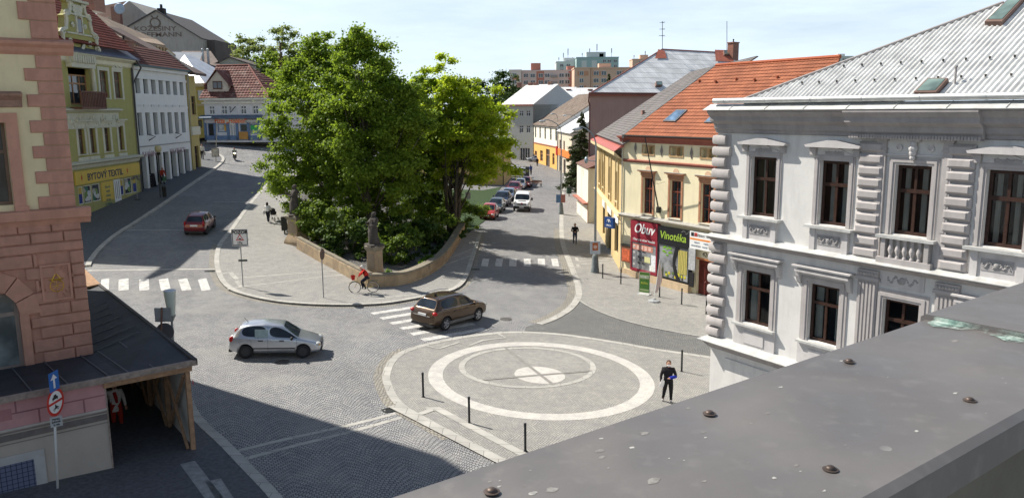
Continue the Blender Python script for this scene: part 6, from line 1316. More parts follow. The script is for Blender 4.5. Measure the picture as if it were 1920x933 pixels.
# long tan roof behind the green house
e=empty('tan_roof_house',(AT(200,60,120).x,120,0),0,'long house with a tan tiled roof and bracketed cornice behind the long white house','house')
q=[AT(*a) for a in ((262,100,112),(362,108,126),(345,97,140),(300,50,138),(180,22,118),(185,66,104))];Ox=AT(200,60,120).x
def lp(p):return Vector((p.x-Ox,p.y-120,p.z))
A_,B_=lp(AT(205,66,104)),lp(AT(310,85,120));C2_,D_=lp(AT(294,74,126)),lp(AT(166,20,110))
mb=MB();mb.add([A_,B_,C2_,D_,A_-Vector((0,0,.3)),B_-Vector((0,0,.3)),C2_-Vector((0,0,.3)),D_-Vector((0,0,.3))],[(0,1,2,3),(4,7,6,5),(0,4,5,1),(1,5,6,2),(2,6,7,3),(3,7,4,0)]);mb.build('roof',TANR,e)
mb=MB();mb.add([A_+Vector((.2,.5,-.3)),B_+Vector((-.6,.5,-.3)),Vector((B_.x-.6,B_.y+.5,0)),Vector((A_.x+.2,A_.y+.5,0))],[(0,3,2,1)]);mb.add([B_+Vector((-.6,.5,-.3)),C2_+Vector((0,0,-.3)),Vector((C2_.x,C2_.y+9,B_.z-1)),Vector((C2_.x,C2_.y+9,0)),Vector((B_.x-.6,B_.y+.5,0))],[(0,4,3,2,1)]);mb.build('wall',M((.48,.37,.22),.9,.06,key='tan_plaster'),e)
for k in range(16):p=A_.lerp(B_,(k+.5)/16)+Vector((.1,.1,-.9));mb=MB();mb.box(p.x-.25,p.x+.25,p.y-.1,p.y+.4,p.z-.3,p.z+.5);mb.build('bracket',M((.30,.22,.13),.9),e)
gable('dark_block','dark brown flat topped block right of the furrier gable',[(306,75),(402,75)],152,12,M((.10,.085,.08),.9,.15,.6,key='dark_render'),None,cat='building')
e,P=gable('slate_roof_house','low house with a slate blue roof left of the silver roof',[(300,121),(372,121)],128,8,BRR,None)
mb=MB();q=[AT(*a) for a in ((300,122,127),(372,122,127),(380,100,134),(300,98,134))];mb.add([(p.x-P[0].x,p.y-P[0].y,p.z+.1) for p in q],[(0,1,2,3)]);mb.build('roof',M((.16,.18,.21),.6,.12,1,key='slate'),e)
e,P=gable('brown_roof_house','house with a grey brown tiled slope behind the silver roof',[(330,100),(430,140)],136,10,GYP,None);mb=MB();q=[AT(*a) for a in ((352,152,131),(434,152,131),(395,97,143),(340,97,143))];mb.add([(p.x-P[0].x,p.y-P[0].y,p.z+.1) for p in q],[(0,1,2,3)]);mb.build('roof',tilemat('grey_brown_tiles',(.19,.15,.13),(.15,.12,.105),.6,.6),e)
for px in (374,384):mb=MB();q=AT(px,84,136);mb.box(q.x-P[0].x-.16,q.x-P[0].x+.16,1,1.3,q.z-5,q.z-.9);mb.ball((q.x-P[0].x,1.15,q.z-.7),.22,8,5);mb.build('chimney',ZINC,e)
gable('shed_gable_house','low grey green gable with a shallow roof behind the pizza house ridge',[(398,124),(430,108),(478,124)],138,14,M((.42,.42,.35),.9,.05,key='grey_green_wall'),BRR)
e,P=gable('brick_building','small red brick building glimpsed between the dark block and the trees',[(399,102),(432,102)],160,8,CHB,None,cat='building');mb=MB();q=AT(424,96,160);mb.box(q.x-P[0].x-.4,q.x-P[0].x+.4,1,2,q.z-3,q.z+.8);mb.build('chimney',WHITE,e)
# ---------------------------------------------------------------- trees
BARK=M((.10,.085,.065),.95,.3,5,.8,key='bark')
def leaves(par,clumps,n,size,mat,seed,name='crown',aspect=.75,up=.75):
    """clumps: array (k,4) centre + radius. n leaf quads scattered through them"""
    g=np.random.default_rng(seed);cl_=np.array(clumps);w=cl_[:,3]**2;idx=g.choice(len(cl_),n,p=w/w.sum())
    d=g.normal(size=(n,3));d /= np.linalg.norm(d,axis=1)[:,None];r=np.abs(g.normal(size=n))*.52
    c=cl_[idx,:3]+d*(r*cl_[idx,3])[:,None]*[1,1,.58]
    nr=g.normal(size=(n,3))*.7+d*.45+[-.25,.1,up];nr /= np.linalg.norm(nr,axis=1)[:,None]
    a=np.cross(nr,g.normal(size=(n,3)));a /= np.linalg.norm(a,axis=1)[:,None];b=np.cross(nr,a)
    s=size*(.6+.8*g.random(n))[:,None];a=a*s;b=b*s*aspect
    v=np.empty((n,4,3));v[:,0] =c-a;v[:,1] =c-b*.9+a*.1;v[:,2] =c+a;v[:,3] =c+b*.9+a*.1
    me=bpy.data.meshes.new(name);me.vertices.add(n*4);me.vertices.foreach_set('co',v.ravel());me.loops.add(n*4);me.loops.foreach_set('vertex_index',np.arange(n*4))
    me.polygons.add(n);me.polygons.foreach_set('loop_start',np.arange(n)*4);me.update(calc_edges=True);me.materials.append(mat)
    o=bpy.data.objects.new(name,me);COL.objects.link(o);o.parent=par;return o
def clumpset(ells,k,r0,r1,seed,shell=.55):
    g=random.Random(seed);out=[];vol=[e[3]*e[4]*e[5] for e in ells];tot=sum(vol)
    for e,v_ in zip(ells,vol):
        for _ in range(max(14 if e[3] <2.5 else 6,int(k*v_/tot))):
            while True:
                p=Vector((g.uniform(-1,1),g.uniform(-1,1),g.uniform(-1,1)))
                if shell<p.length<1:break
            out.append((e[0]+p.x*e[3],e[1]+p.y*e[4],e[2]+p.z*e[5],g.uniform(r0,r1)*(.55+.45*(1-abs(p.z))) if e[3] <2.4 else g.uniform(r0,r1)))
    return out
def tree(name,label,x,y,ells,k,n,size,mat,seed,tr=.28,r=(.7,1.3),cat='tree',group=None,stems=1,z=None,lean=(0,0),shell=.3,trunk_top=.75,bark=None,limbs=26):
    z=terr(x,y)-.1 if z is None else z;t=empty(name,(x,y,z),0,label,cat,group);g=random.Random(seed)
    cl_=clumpset(ells,int(k*2.0),r[0],r[1],seed,shell);leaves(t,cl_,n,size,mat,seed)
    top=max(e[2]+e[5] for e in ells)*trunk_top;mb=MB()
    for s in range(stems):
        a=2*math.pi*s/stems+.4;o=.0 if stems==1 else .35;pts=[]
        for i in range(7):q=i/6;pts.append((o*math.cos(a)*(1+2.6*q)+lean[0]*q*q+g.uniform(-.12,.12),o*math.sin(a)*(1+2*q)+lean[1]*q*q+g.uniform(-.12,.12),top*q))
        mb.tube(pts,[tr*(1.25 if i==0 else 1)*(1-.8*i/6)/(1 if stems==1 else 1.5) for i in range(7)],8)
        for _ in range(limbs//stems):
            c=Vector(g.choice(cl_)[:3]);i=g.randint(1,5);p=Vector(pts[i]);
            if c.z<p.z-1:continue
            m_=p.lerp(c,.5)+Vector((0,0,-.3+.5*g.random()));rr=tr*(1-.8*i/6)*.38;mb.tube([p,m_,c],[rr,rr*.6,rr*.18],5)
    mb.build('trunk',bark or BARK,t,smooth=True);return t
ALD=foliage('alder_leaves',(.16,.25,.032),(.25,.35,.048),(.13,.21,.026),.52)
LIM=foliage('maple_leaves',(.34,.43,.035),(.44,.54,.05),(.26,.37,.03),.60)
SHR=foliage('shrub_leaves',(.12,.19,.028),(.18,.26,.042),(.085,.145,.022),.38)
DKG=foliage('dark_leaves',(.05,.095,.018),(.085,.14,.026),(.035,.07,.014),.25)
PALE=foliage('pale_leaves',(.20,.26,.09),(.27,.33,.12),(.16,.21,.07),.5)
CON=foliage('spruce_needles',(.05,.075,.022),(.08,.11,.035),(.035,.055,.018),.1)
tree('alder_tree','widest dark green tree, leftmost of the big group behind the stone wall',-15.2,66,[(.3,0,8.2,5.0,4.6,5.2),(.5,0,11.8,3.4,3.2,3.2),(-2.2,-1,5.4,2.9,3.0,3.0),(2.5,0,6.2,3.6,3.4,4.0),(-.2,0,13.6,1.5,1.4,2.0),(1.6,0,13.0,1.3,1.4,1.6),(-3.6,0,3.9,2.0,2.0,1.3)],130,125000,.115,ALD,11,.30,(.6,1.35),limbs=40)
tree('alder_tree','tall dark green tree with a pointed top directly behind the right statue',-11.0,61.5,[(0,0,9.2,4.6,4.2,5.5),(.2,0,13.2,2.6,2.4,2.9),(1.5,0,5.6,3.8,3.2,3.4),(-.3,0,15.2,1.2,1.2,1.5),(2.5,0,11.0,3.0,2.8,3.2)],120,115000,.112,ALD,12,.27,(.6,1.3),limbs=40)
tree('alder_tree','dark green tree between the pointed one and the bright green one, lower than both',-8.4,73,[(0,0,8.0,3.8,3.6,4.6),(-.8,0,11.6,2.4,2.4,2.4),(.5,0,4.2,3.4,3.2,3.2)],70,60000,.12,ALD,13,.25,(.6,1.2))
tree('maple_tree','bright lime green tree with several stems leaning over the right street',-5.3,72,[(.5,0,9.4,4.4,4.2,4.8),(1.8,0,8.6,3.7,3.6,3.8),(-1.4,0,10.2,3.6,3.4,4.0),(.8,0,12.9,3.6,3.0,2.0),(-.4,0,14.0,1.9,1.6,2.2),(3.2,0,11.0,2.2,2.2,2.6),(2.7,0,6.6,3.2,3.0,2.6),(-2.4,0,7.0,2.6,2.6,2.6)],120,105000,.122,LIM,14,.30,(.5,1.1),stems=4,limbs=56,lean=(.6,0),shell=.35)
# shrubs behind the wall
def shrub(label,px,py,w,h,mat,seed,n=7000,size=.10,group='shrubs behind the stone wall',name='shrub',d=None):
    p=G(px,py);t=empty(name,(p.x,p.y,terr(p.x,p.y)),0,label,'shrub',group);cl_=clumpset([(0,0,h*.5,w/2,w/2*(d or .8),h*.5)],26,.22*w**.5,.42*w**.5,seed,.4)
    leaves(t,cl_,n,size,mat,seed,'foliage');g=random.Random(seed);mb=MB()
    for k in range(7):c=Vector(g.choice(cl_)[:3]);mb.tube([(g.uniform(-.2,.2),g.uniform(-.2,.2),0),c*.5,c],[.035,.025,.008],5)
    mb.build('stems',BARK,t);return t
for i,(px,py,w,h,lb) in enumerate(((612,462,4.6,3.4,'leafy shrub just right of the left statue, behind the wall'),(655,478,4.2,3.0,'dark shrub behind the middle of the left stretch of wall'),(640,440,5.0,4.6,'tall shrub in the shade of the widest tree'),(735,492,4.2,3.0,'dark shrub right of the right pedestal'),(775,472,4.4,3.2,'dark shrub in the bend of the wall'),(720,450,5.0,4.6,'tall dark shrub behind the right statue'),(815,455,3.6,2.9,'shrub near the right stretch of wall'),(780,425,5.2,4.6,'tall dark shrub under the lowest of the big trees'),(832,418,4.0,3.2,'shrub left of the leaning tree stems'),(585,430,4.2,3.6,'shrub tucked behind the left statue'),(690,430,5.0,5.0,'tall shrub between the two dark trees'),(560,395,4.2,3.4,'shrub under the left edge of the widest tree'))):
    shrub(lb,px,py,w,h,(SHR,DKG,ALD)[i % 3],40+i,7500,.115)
shrub('round sunlit bush at the end of the stone wall beside the red parked car',873,431,4.6,3.1,foliage('bush_leaves',(.14,.21,.03),(.20,.28,.045),(.10,.16,.025),.4),61,20000,.085,name='bush')
def weeds(label,pts,w,h,n,mat,seed,size=.05):   # low ground plants along a line: nobody could count them
    g=np.random.default_rng(seed);P=[G(*p) for p in pts];cl_=[]
    for a,b in zip(P,P[1:]):
        for k in range(int((b-a).length*2.2)):q=a.lerp(b,g.random());cl_.append((q.x+g.normal()*w,q.y+g.normal()*w,terr(q.x,q.y)+h*g.random(),.32))
    o=leaves(None,cl_,n,size,mat,seed,'ground_cover');tag(o,label,'ground cover',kind='stuff')
weeds('low bright green ground cover along the inner edge of the wall',[(712,528),(760,522),(800,505),(822,494)],.25,.9,5200,foliage('ivy_leaves',(.11,.22,.02),(.17,.30,.03),(.08,.16,.02),.3),71,.075)
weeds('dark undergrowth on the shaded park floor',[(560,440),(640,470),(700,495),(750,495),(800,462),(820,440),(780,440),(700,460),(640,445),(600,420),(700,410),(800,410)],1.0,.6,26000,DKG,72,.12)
# background trees on the left
def bgtree(name,label,px,ptop,pbase,Yd,w,mat,n,size,seed,**k):
    p=AT(px,pbase,Yd);zt=AT(px,ptop,Yd).z;z0=3.0;h=zt-z0;hb=max(2,AT(px,pbase,Yd).z-z0);hc=(h+hb)/2
    return tree(name,label,p.x,p.y,[(0,0,hc,w/2,w/2*.8,(h-hb)/2),(w*.12,0,hc-.15*h,w*.40,w*.4,(h-hb)*.3),(-w*.1,0,hc+.2*(h-hb),w*.28,w*.28,(h-hb)*.3)],46,int(n*2),size*.7,mat,seed,.22,(w*.09,w*.17),group='trees beyond the pizza house',z=z0,trunk_top=.85,**k)
bgtree('background_tree','small rounded green tree right of the dark block, above the pizza roof',424,80,112,165,5,ALD,5000,.24,81)
bgtree('background_tree','airy pale tree standing alone, tallest left of the centre group',478,60,150,150,8.5,PALE,5200,.26,82)
bgtree('background_tree','green tree right of the airy pale tree',506,92,190,142,8,ALD,7500,.26,83)
bgtree('background_tree','pale tree partly hidden behind the widest dark tree',545,52,170,146,10,PALE,7500,.27,84)
bgtree('background_tree','low green tree behind the right end of the pizza roof',500,140,215,128,6,ALD,5200,.24,85)
bgtree('background_tree','dark green tree filling the gap left of the widest dark tree',530,120,240,118,8,ALD,9000,.24,86)
bgtree('background_tree','distant tree peeping left of the skyline apartment blocks',948,135,200,240,12,DKG,4000,.4,87)
bgtree('background_tree','distant tree behind the bright green tree',905,150,210,230,14,DKG,4000,.4,88)
# bare brown conifer
def conifer(name,label,x,y,z,h,r,mat,seed,n,size,trunk=.2):
    t=empty(name,(x,y,z),0,label,'tree');g=random.Random(seed);cl_=[];mb=MB();mb.tube([(0,0,0),(0,0,h*.98)],[trunk,.03],7)
    for i in range(int(h*9)):
        q=i/(h*9);zz=h*(.10+.88*q);a=g.random()*6.28;rr=r*(1-q)**.75*(.55+.5*g.random())
        for s in (.45,.75,1.0):cl_.append((rr*s*math.cos(a),rr*s*math.sin(a),zz-.35*rr*s,.24+.42*(1-q)))
        mb.tube([(0,0,zz),(rr*.9*math.cos(a),rr*.9*math.sin(a),zz-.32*rr)],[.04,.012],4)
    cl_.append((0,0,h*.985,.15));leaves(t,cl_,n,size,mat,seed,aspect=.4,up=.1);mb.build('trunk',BARK,t);return t
p=AT(1091,210,116);conifer('spruce_tree','dark green spruce on the right street, left of the mauve house',p.x,p.y,terr(p.x,p.y)-.1,p.z-terr(p.x,p.y)+.2,3.1,CON,91,46000,.15)
p=AT(525,75,135);conifer('dying_conifer','dry brown conifer between the green trees behind the pizza house',p.x,p.y,3,p.z-3,1.5,M((.13,.075,.05),.95,.2,2,key='dry_needles'),92,7000,.14)
p=AT(1142,136,300);conifer('distant_conifer','distant dark conifer in front of the peach apartment block',p.x,p.y,0,p.z,4.5,CON,93,7000,.4)
# ---------------------------------------------------------------- stone wall, pedestals, statues
m,t_,b_=newmat('sandstone');v=objvec(t_);gi=nd(t_,'ShaderNodeNewGeometry');c=mixc(t_,gi.outputs['Random Per Island'],(.33,.235,.14),(.44,.33,.205));c=mixc(t_,noisefac(t_,v,1.6,7,.45,.75),c,(.20,.165,.12));t_.links.new(c,b_.inputs['Base Color']);b_.inputs['Roughness'].default_value=.9;bumpn(t_,b_,noisefac(t_,v,16,5,0,1),.4,.02);SAND=m
CAPM=M((.25,.22,.165),.9,.15,3,.4,stain=.4,key='weathered_capstone')
def stonewall(label,pts,h,th=.42):
    P=catmull([G(*p).xy for p in pts],4);o0=P[0];t=empty('stone_wall',(o0.x,o0.y,terr(o0.x,o0.y)),0,label,'wall');z0=terr(o0.x,o0.y)
    # resample
    L_=[0];
    for a,b in zip(P,P[1:]):L_.append(L_[-1]+(b-a).length)
    def at(s):
        for i in range(len(P)-1):
            if L_[i+1] >= s:return P[i].lerp(P[i+1],(s-L_[i])/max(1e-6,L_[i+1]-L_[i]))
        return P[-1]
    def seg(mb,s0,s1,za,zb,off0,off1):
        a,b=at(s0),at(s1);d=(b-a).normalized();q=Vector((-d.y,d.x));vs=[]
        for (p,) in ((a,),(b,)):
            g0=terr(p.x,p.y)-z0
            for o_ in (off0,off1):
                for z in (za,zb):vs.append((p.x+q.x*o_-o0.x,p.y+q.y*o_-o0.y,g0+z))
        mb.add(vs,[(0,1,3,2),(4,6,7,5),(0,4,5,1),(2,3,7,6),(1,5,7,3),(0,2,6,4)])
    body_,cap,base_=MB(),MB(),MB();s=0;tot=L_[-1];g=random.Random(9)
    while s<tot-.1:w=min(tot-s,.75+.5*g.random());seg(body_,s+.006,s+w-.006,-.3,h-.14,0,th);s+=w
    s=0
    while s<tot-.1:w=min(tot-s,1.1+.3*g.random());seg(cap,s+.004,s+w-.004,h-.138,h,-.07,th+.07);s+=w
    s=0
    while s<tot-.1:w=min(tot-s,1.5);seg(base_,s,s+w,-.3,.24,-.05,-.002);s+=w
    body_.build('wall_blocks',SAND,t);cap.build('capstones',CAPM,t);base_.build('wall_foot',SAND,t);return t
stonewall('left stretch of the curved sandstone wall, from the left pedestal to the corner',[(690,541),(672,533),(648,520),(600,494),(572,478),(556,469)],.98,-.42)
stonewall('right stretch of the curved sandstone wall, from the corner to the round bush',[(692,541),(712,541),(740,539),(770,533),(800,520),(830,500),(850,474),(862,452),(872,436)],.92)
STAT=M((.085,.075,.065),.95,.25,6,.8,stain=.3,key='statue_stone')
def pedestal(label,x,y,h,w,z):
    t=empty('statue_pedestal',(x,y,z),R(-28),label,'pedestal');mb=MB();a=w/2
    mb.lathe([(a*1.55,-.4),(a*1.55,h*.14),(a*1.45,h*.20),(a*1.12,h*.34),(a*1.05,h*.38)],n=4,sq=True);mb.build('plinth',SAND,t)
    mb=MB();mb.lathe([(a,h*.36),(a,h*.86)],n=4,sq=True);s_=mb.build('shaft',SAND,t);mb=MB();mb.box(-a*.7,a*.7,-a-.025,-a+.01,h*.42,h*.80);mb.build('inscription_panel',M((.30,.24,.17),.9,.2,9,stain=.3,key='panel_stone'),s_)
    mb=MB();mb.lathe([(a,h*.855),(a*1.08,h*.88),(a*1.3,h*.92),(a*1.32,h*.975),(a*1.1,h*1.0)],n=4,sq=True);mb.build('cornice',CAPM,t);return t
def statue(label,x,y,z,h,rz,arms,cross=False):
    t=empty('saint_statue',(x,y,z),rz,label,'statue');mb=MB();n=22;rows=[]
    prof=[(.19,0),(.20,.05),(.185,.12),(.17,.25),(.165,.38),(.15,.50),(.135,.58),(.15,.66),(.165,.74),(.155,.80),(.08,.845),(.055,.865)]
    vs=[]
    for i,(r,q) in enumerate(prof):
        for k in range(n):
            a=2*math.pi*k/n;f=1+.13*math.sin(a*5+q*9)*(1-q)*1.2+.06*math.sin(a*9-q*14);sx,sy=(.85,1.0) if q<.55 else (.72,1.2)
            vs.append((r*h*f*sx*math.cos(a)+.03*h*math.sin(q*5),r*h*f*sy*math.sin(a),q*h))
    fs=[(i*n+k,i*n+(k+1) % n,(i+1)*n+(k+1) % n,(i+1)*n+k) for i in range(len(prof)-1) for k in range(n)];mb.add(vs,fs+[tuple(range(n))[::-1]])
    hx=.03*h*math.sin(4.5)+.02*h;mb.ball((hx,0,.925*h),.068*h,12,9,sc=(1.05,.85,1.2));mb.ball((hx+.05*h,0,.885*h),.035*h,8,6,sc=(.9,1,1.3));mb.ball((hx-.02*h,0,.945*h),.072*h,10,7,sc=(1,1,.95));mb.ball((hx+.075*h,0,.925*h),.012*h,6,4)
    for s,pts in arms:mb.tube([(a*h,s*b*h,c*h) for a,b,c in pts],[.055*h,.05*h,.032*h,.022*h][:len(pts)],8);e=pts[-1];mb.ball((e[0]*h,s*e[1]*h,e[2]*h),.03*h,8,6,sc=(1.2,.8,.8))
    mb.tube([(-.02*h,-.16*h,.72*h),(.10*h,-.10*h,.55*h),(.12*h,.06*h,.40*h),(.05*h,.15*h,.25*h)],[.03*h,.045*h,.04*h,.03*h],7)   # fold of the mantle
    mb.lathe([(.24*h,-.06*h),(.24*h,0),(.2*h,.02*h)],n=4,sq=True);mb.build('figure',STAT,t,smooth=True,auto=60)
    if cross:m2=MB();m2.tube([(.16*h,.05*h,.60*h),(.10*h,.12*h,.92*h)],.016*h,6);m2.tube([(.115*h,.03*h,.82*h),(.125*h,.18*h,.80*h)],.014*h,6);m2.build('crucifix',STAT,t)
    return t
p=G(553,462);Lx,Ly,Lz=p.x,p.y+.6,terr(p.x,p.y);ht=AT(553,403,Ly).z-Lz
pedestal('tall sandstone pedestal at the left end of the wall, carrying the stouter statue',Lx,Ly,ht,.84,Lz)
statue('dark stone saint with bent arms on the left pedestal',Lx,Ly,Lz+ht+.06,2.15,R(200),[(1,[(0,.16,.76),(.10,.20,.62),(.20,.08,.64)]),(-1,[(0,.16,.76),(.12,.22,.64),(.26,.16,.72)])])
p=G(691,541);Rx,Ry,Rz=p.x+.25,p.y+1.2,terr(p.x,p.y);ht=AT(692,459,Ry).z-Rz
pedestal('sandstone pedestal in the corner of the wall behind the cyclist',Rx,Ry,ht,.70,Rz)
statue('slender dark stone saint holding a cross on the corner pedestal',Rx,Ry,Rz+ht+.06,2.0,R(215),[(1,[(0,.15,.76),(.06,.19,.60),(.18,.06,.58)]),(-1,[(0,.15,.76),(.10,.20,.62),(.19,.10,.68)])],True)
p=G(534,440);t=empty('litter_bin',(p.x,p.y,terr(p.x,p.y)+.1),R(15),'dark narrow litter bin standing against the left pedestal','bin');mb=MB();mb.box(-.22,.22,-.18,.18,.25,1.15);mb.build('body',M((.03,.035,.03),.6,key='bin_green_black'),t);mb=MB();mb.prism([(-.26,1.15),(.26,1.15),(.2,1.3),(-.2,1.3)],-.2,.2);mb.build('lid',DARK,t);mb=MB();mb.box(-.05,.05,-.05,.05,0,.25);mb.build('foot',IRON,t)
# ---------------------------------------------------------------- vehicles (local +X is forward)
CGL=glassmat('car_glass',(.018,.025,.034),.05);CGL.node_tree.nodes['Principled BSDF'].inputs['Specular IOR Level'].default_value=.35;TAILR=M((.38,.012,.012),.25,.1,6,key='tail_lamp');HEADL=M((.62,.62,.58),.15,.15,12,metal=.3,key='head_lamp');PLATE=M((.72,.72,.70),.5,key='number_plate');TRIM=M((.03,.03,.032),.55,key='black_trim');ALLOY=M((.50,.50,.52),.3,.1,metal=.8,key='alloy');STEELW=M((.06,.06,.065),.5,key='steel_wheel')
ORANGEL=M((.62,.30,.05),.25,key='indicator')
def carbody(st,W,wells,cabin,paint,sub=2,groups=((0,1),(2,3))):
    """st: stations front->rear (x, zbot, zsh, ztop, wlow, wtop); cabin = (i0 cowl, i1 roof front, ..., i2 roof rear, i3 tail) indices"""
    hw=W/2;n=8;rows=[]
    bm=bmesh.new()
    for (x,zb,zs,zt,wl,wt) in st:
        w=hw*wl;tp=hw*wt;flat=zt-zs<.12
        half=[(0,zb),(w*.82,zb),(w*.985,zb+.10),(w,zb+(zs-zb)*.45),(w*.985,zs-.03),(w*.94 if not flat else w*.93,zs+.015)]
        half+=[(tp,zt-.03 if not flat else zt-.01),(tp*.72,zt),(0,zt+.018)]
        ring=[bm.verts.new((x,y,z)) for y,z in half]+[bm.verts.new((x,-y,z)) for y,z in reversed(half[1:-1])]
        rows.append(ring)
    N=len(rows[0]);grid={}
    for i in range(len(rows)-1):
        for k in range(N):f=bm.faces.new((rows[i][k],rows[i][(k+1) % N],rows[i+1][(k+1) % N],rows[i+1][k]));grid[(i,k)] =f
    bm.faces.new(rows[0][::-1]);bm.faces.new(rows[-1])
    bm.normal_update();bmesh.ops.recalc_face_normals(bm,faces=bm.faces[:])
    i0,i1,i2,i3=cabin
    side=[[grid[(i,5)] for i in range(i0,i3)],[grid[(i,N-6)] for i in range(i0,i3)]]
    ws=[grid[(i,k)] for i in range(i0,i1) for k in (6,7,8,9)];rw=[grid[(i,k)] for i in range(i2,i3) for k in (6,7,8,9)]
    cr=bm.edges.layers.float.new('crease_edge')
    grp_=[[sd[i] for i in gi] for sd in side for gi in groups if gi[-1] <len(sd)]+[ws,rw]
    for g_ in grp_:
        if not g_:continue
        bmesh.ops.inset_region(bm,faces=g_,thickness=.042,depth=-.010,use_even_offset=True)
        for f in g_:f.material_index=1
        gs_=set(g_)
        for f in g_:
            for e in f.edges:
                if sum(1 for q in e.link_faces if q in gs_) ==1:e[cr] =1.0
    me=bpy.data.meshes.new('b');bm.to_mesh(me);bm.free();o=bpy.data.objects.new('b',me);COL.objects.link(o)
    for m in (paint,CGL,TRIM):me.materials.append(m)
    md=o.modifiers.new('s','SUBSURF');md.levels=md.render_levels=sub
    cut=[]
    for (x,z,r) in wells:
        for s in (-1,1):
            mb=MB();mb.lathe([(r,-.16),(r,.20)],n=24);mb.v=[(x+a,s*(hw-.10)+c,z+b) for a,b,c in mb.v];mb.m=[2]*len(mb.f);c=mb.build('cut',[paint,CGL,TRIM]);cut.append(c)
            bmx=bmesh.new();bmx.from_mesh(c.data);bmesh.ops.recalc_face_normals(bmx,faces=bmx.faces[:]);bmx.to_mesh(c.data);bmx.free()
            md=o.modifiers.new('c','BOOLEAN');md.object=c;md.operation='DIFFERENCE';md.solver='EXACT'
    me2=mesh_of(o)
    for c in cut:bpy.data.objects.remove(c)
    bpy.data.objects.remove(o)
    return me2
def split_parts(me,par,paint):
    bm=bmesh.new();bm.from_mesh(me);gl_f=[f for f in bm.faces if f.material_index==1];seen=set();isl=[]
    for f in gl_f:
        if f in seen:continue
        st=[f];seen.add(f);grp=[]
        while st:
            a=st.pop();grp.append(a)
            for e in a.edges:
                for b in e.link_faces:
                    if b.material_index==1 and b not in seen:seen.add(b);st.append(b)
        isl.append(grp)
    out=[]
    for grp in isl:
        mb=MB();idx={}
        for f in grp:
            fs=[]
            for v in f.verts:
                if v not in idx:idx[v] =len(mb.v);mb.v.append(tuple(v.co))
                fs.append(idx[v])
            mb.f.append(fs);mb.m.append(0)
        c=sum((Vector(v) for v in mb.v),Vector((0,0,0)))/len(mb.v);nm='side_window' if abs(c.y) >.3 else ('windscreen' if c.x>0 else 'rear_window');out.append((nm,mb))
    bmesh.ops.delete(bm,geom=gl_f,context='FACES');bm.to_mesh(me);bm.free();me.name='body'
    me.materials.clear();[me.materials.append(m) for m in (paint,CGL,TRIM)]
    me.polygons.foreach_set('use_smooth',[True]*len(me.polygons));me.set_sharp_from_angle(angle=R(38))
    o=bpy.data.objects.new('body',me);COL.objects.link(o);o.parent=par
    for nm,mb in out:mb.build(nm,CGL,par,smooth=True)
    return o
def wheel(par,x,y,r,s,rimm,spokes=5,w=.2):
    mb=MB();mb.lathe([(r*.62,-w/2),(r*.95,-w/2),(r,-w/2+.03),(r,w/2-.03),(r*.95,w/2),(r*.66,w/2),(r*.62,w/2-.03)],n=24);mb.v=[(x+a,y+s*c,r+b) for a,b,c in mb.v];t=mb.build('wheel',RUBBER,par,smooth=True,auto=40)
    mb=MB();mb.lathe([(r*.64,w/2-.035),(r*.64,w/2-.015),(r*.58,w/2-.02),(r*.57,w/2-.05)],n=20)
    for k in range(spokes):
        a=2*math.pi*k/spokes;c,s_=math.cos(a),math.sin(a);q=r*.58;d=.05 if spokes>6 else .055;p=[(r*.08*c-d*s_,r*.08*s_+d*c),(q*c-d*.7*s_,q*s_+d*.7*c),(q*c+d*.7*s_,q*s_-d*.7*c),(r*.08*c+d*s_,r*.08*s_-d*c)];mb.prism(p,w/2-.05,w/2-.012,axis='z')
    mb.lathe([(r*.2,w/2-.05),(r*.2,w/2-.005)],n=12);mb.v=[(x+a,y+s*c,r+b) for a,b,c in mb.v];mb.build('rim',rimm,t,smooth=True,auto=30)
    mb=MB();mb.lathe([(r*.6,w/2-.08),(r*.6,w/2-.06)],n=16);mb.v=[(x+a,y+s*c,r+b) for a,b,c in mb.v];mb.build('brake',TRIM,t)
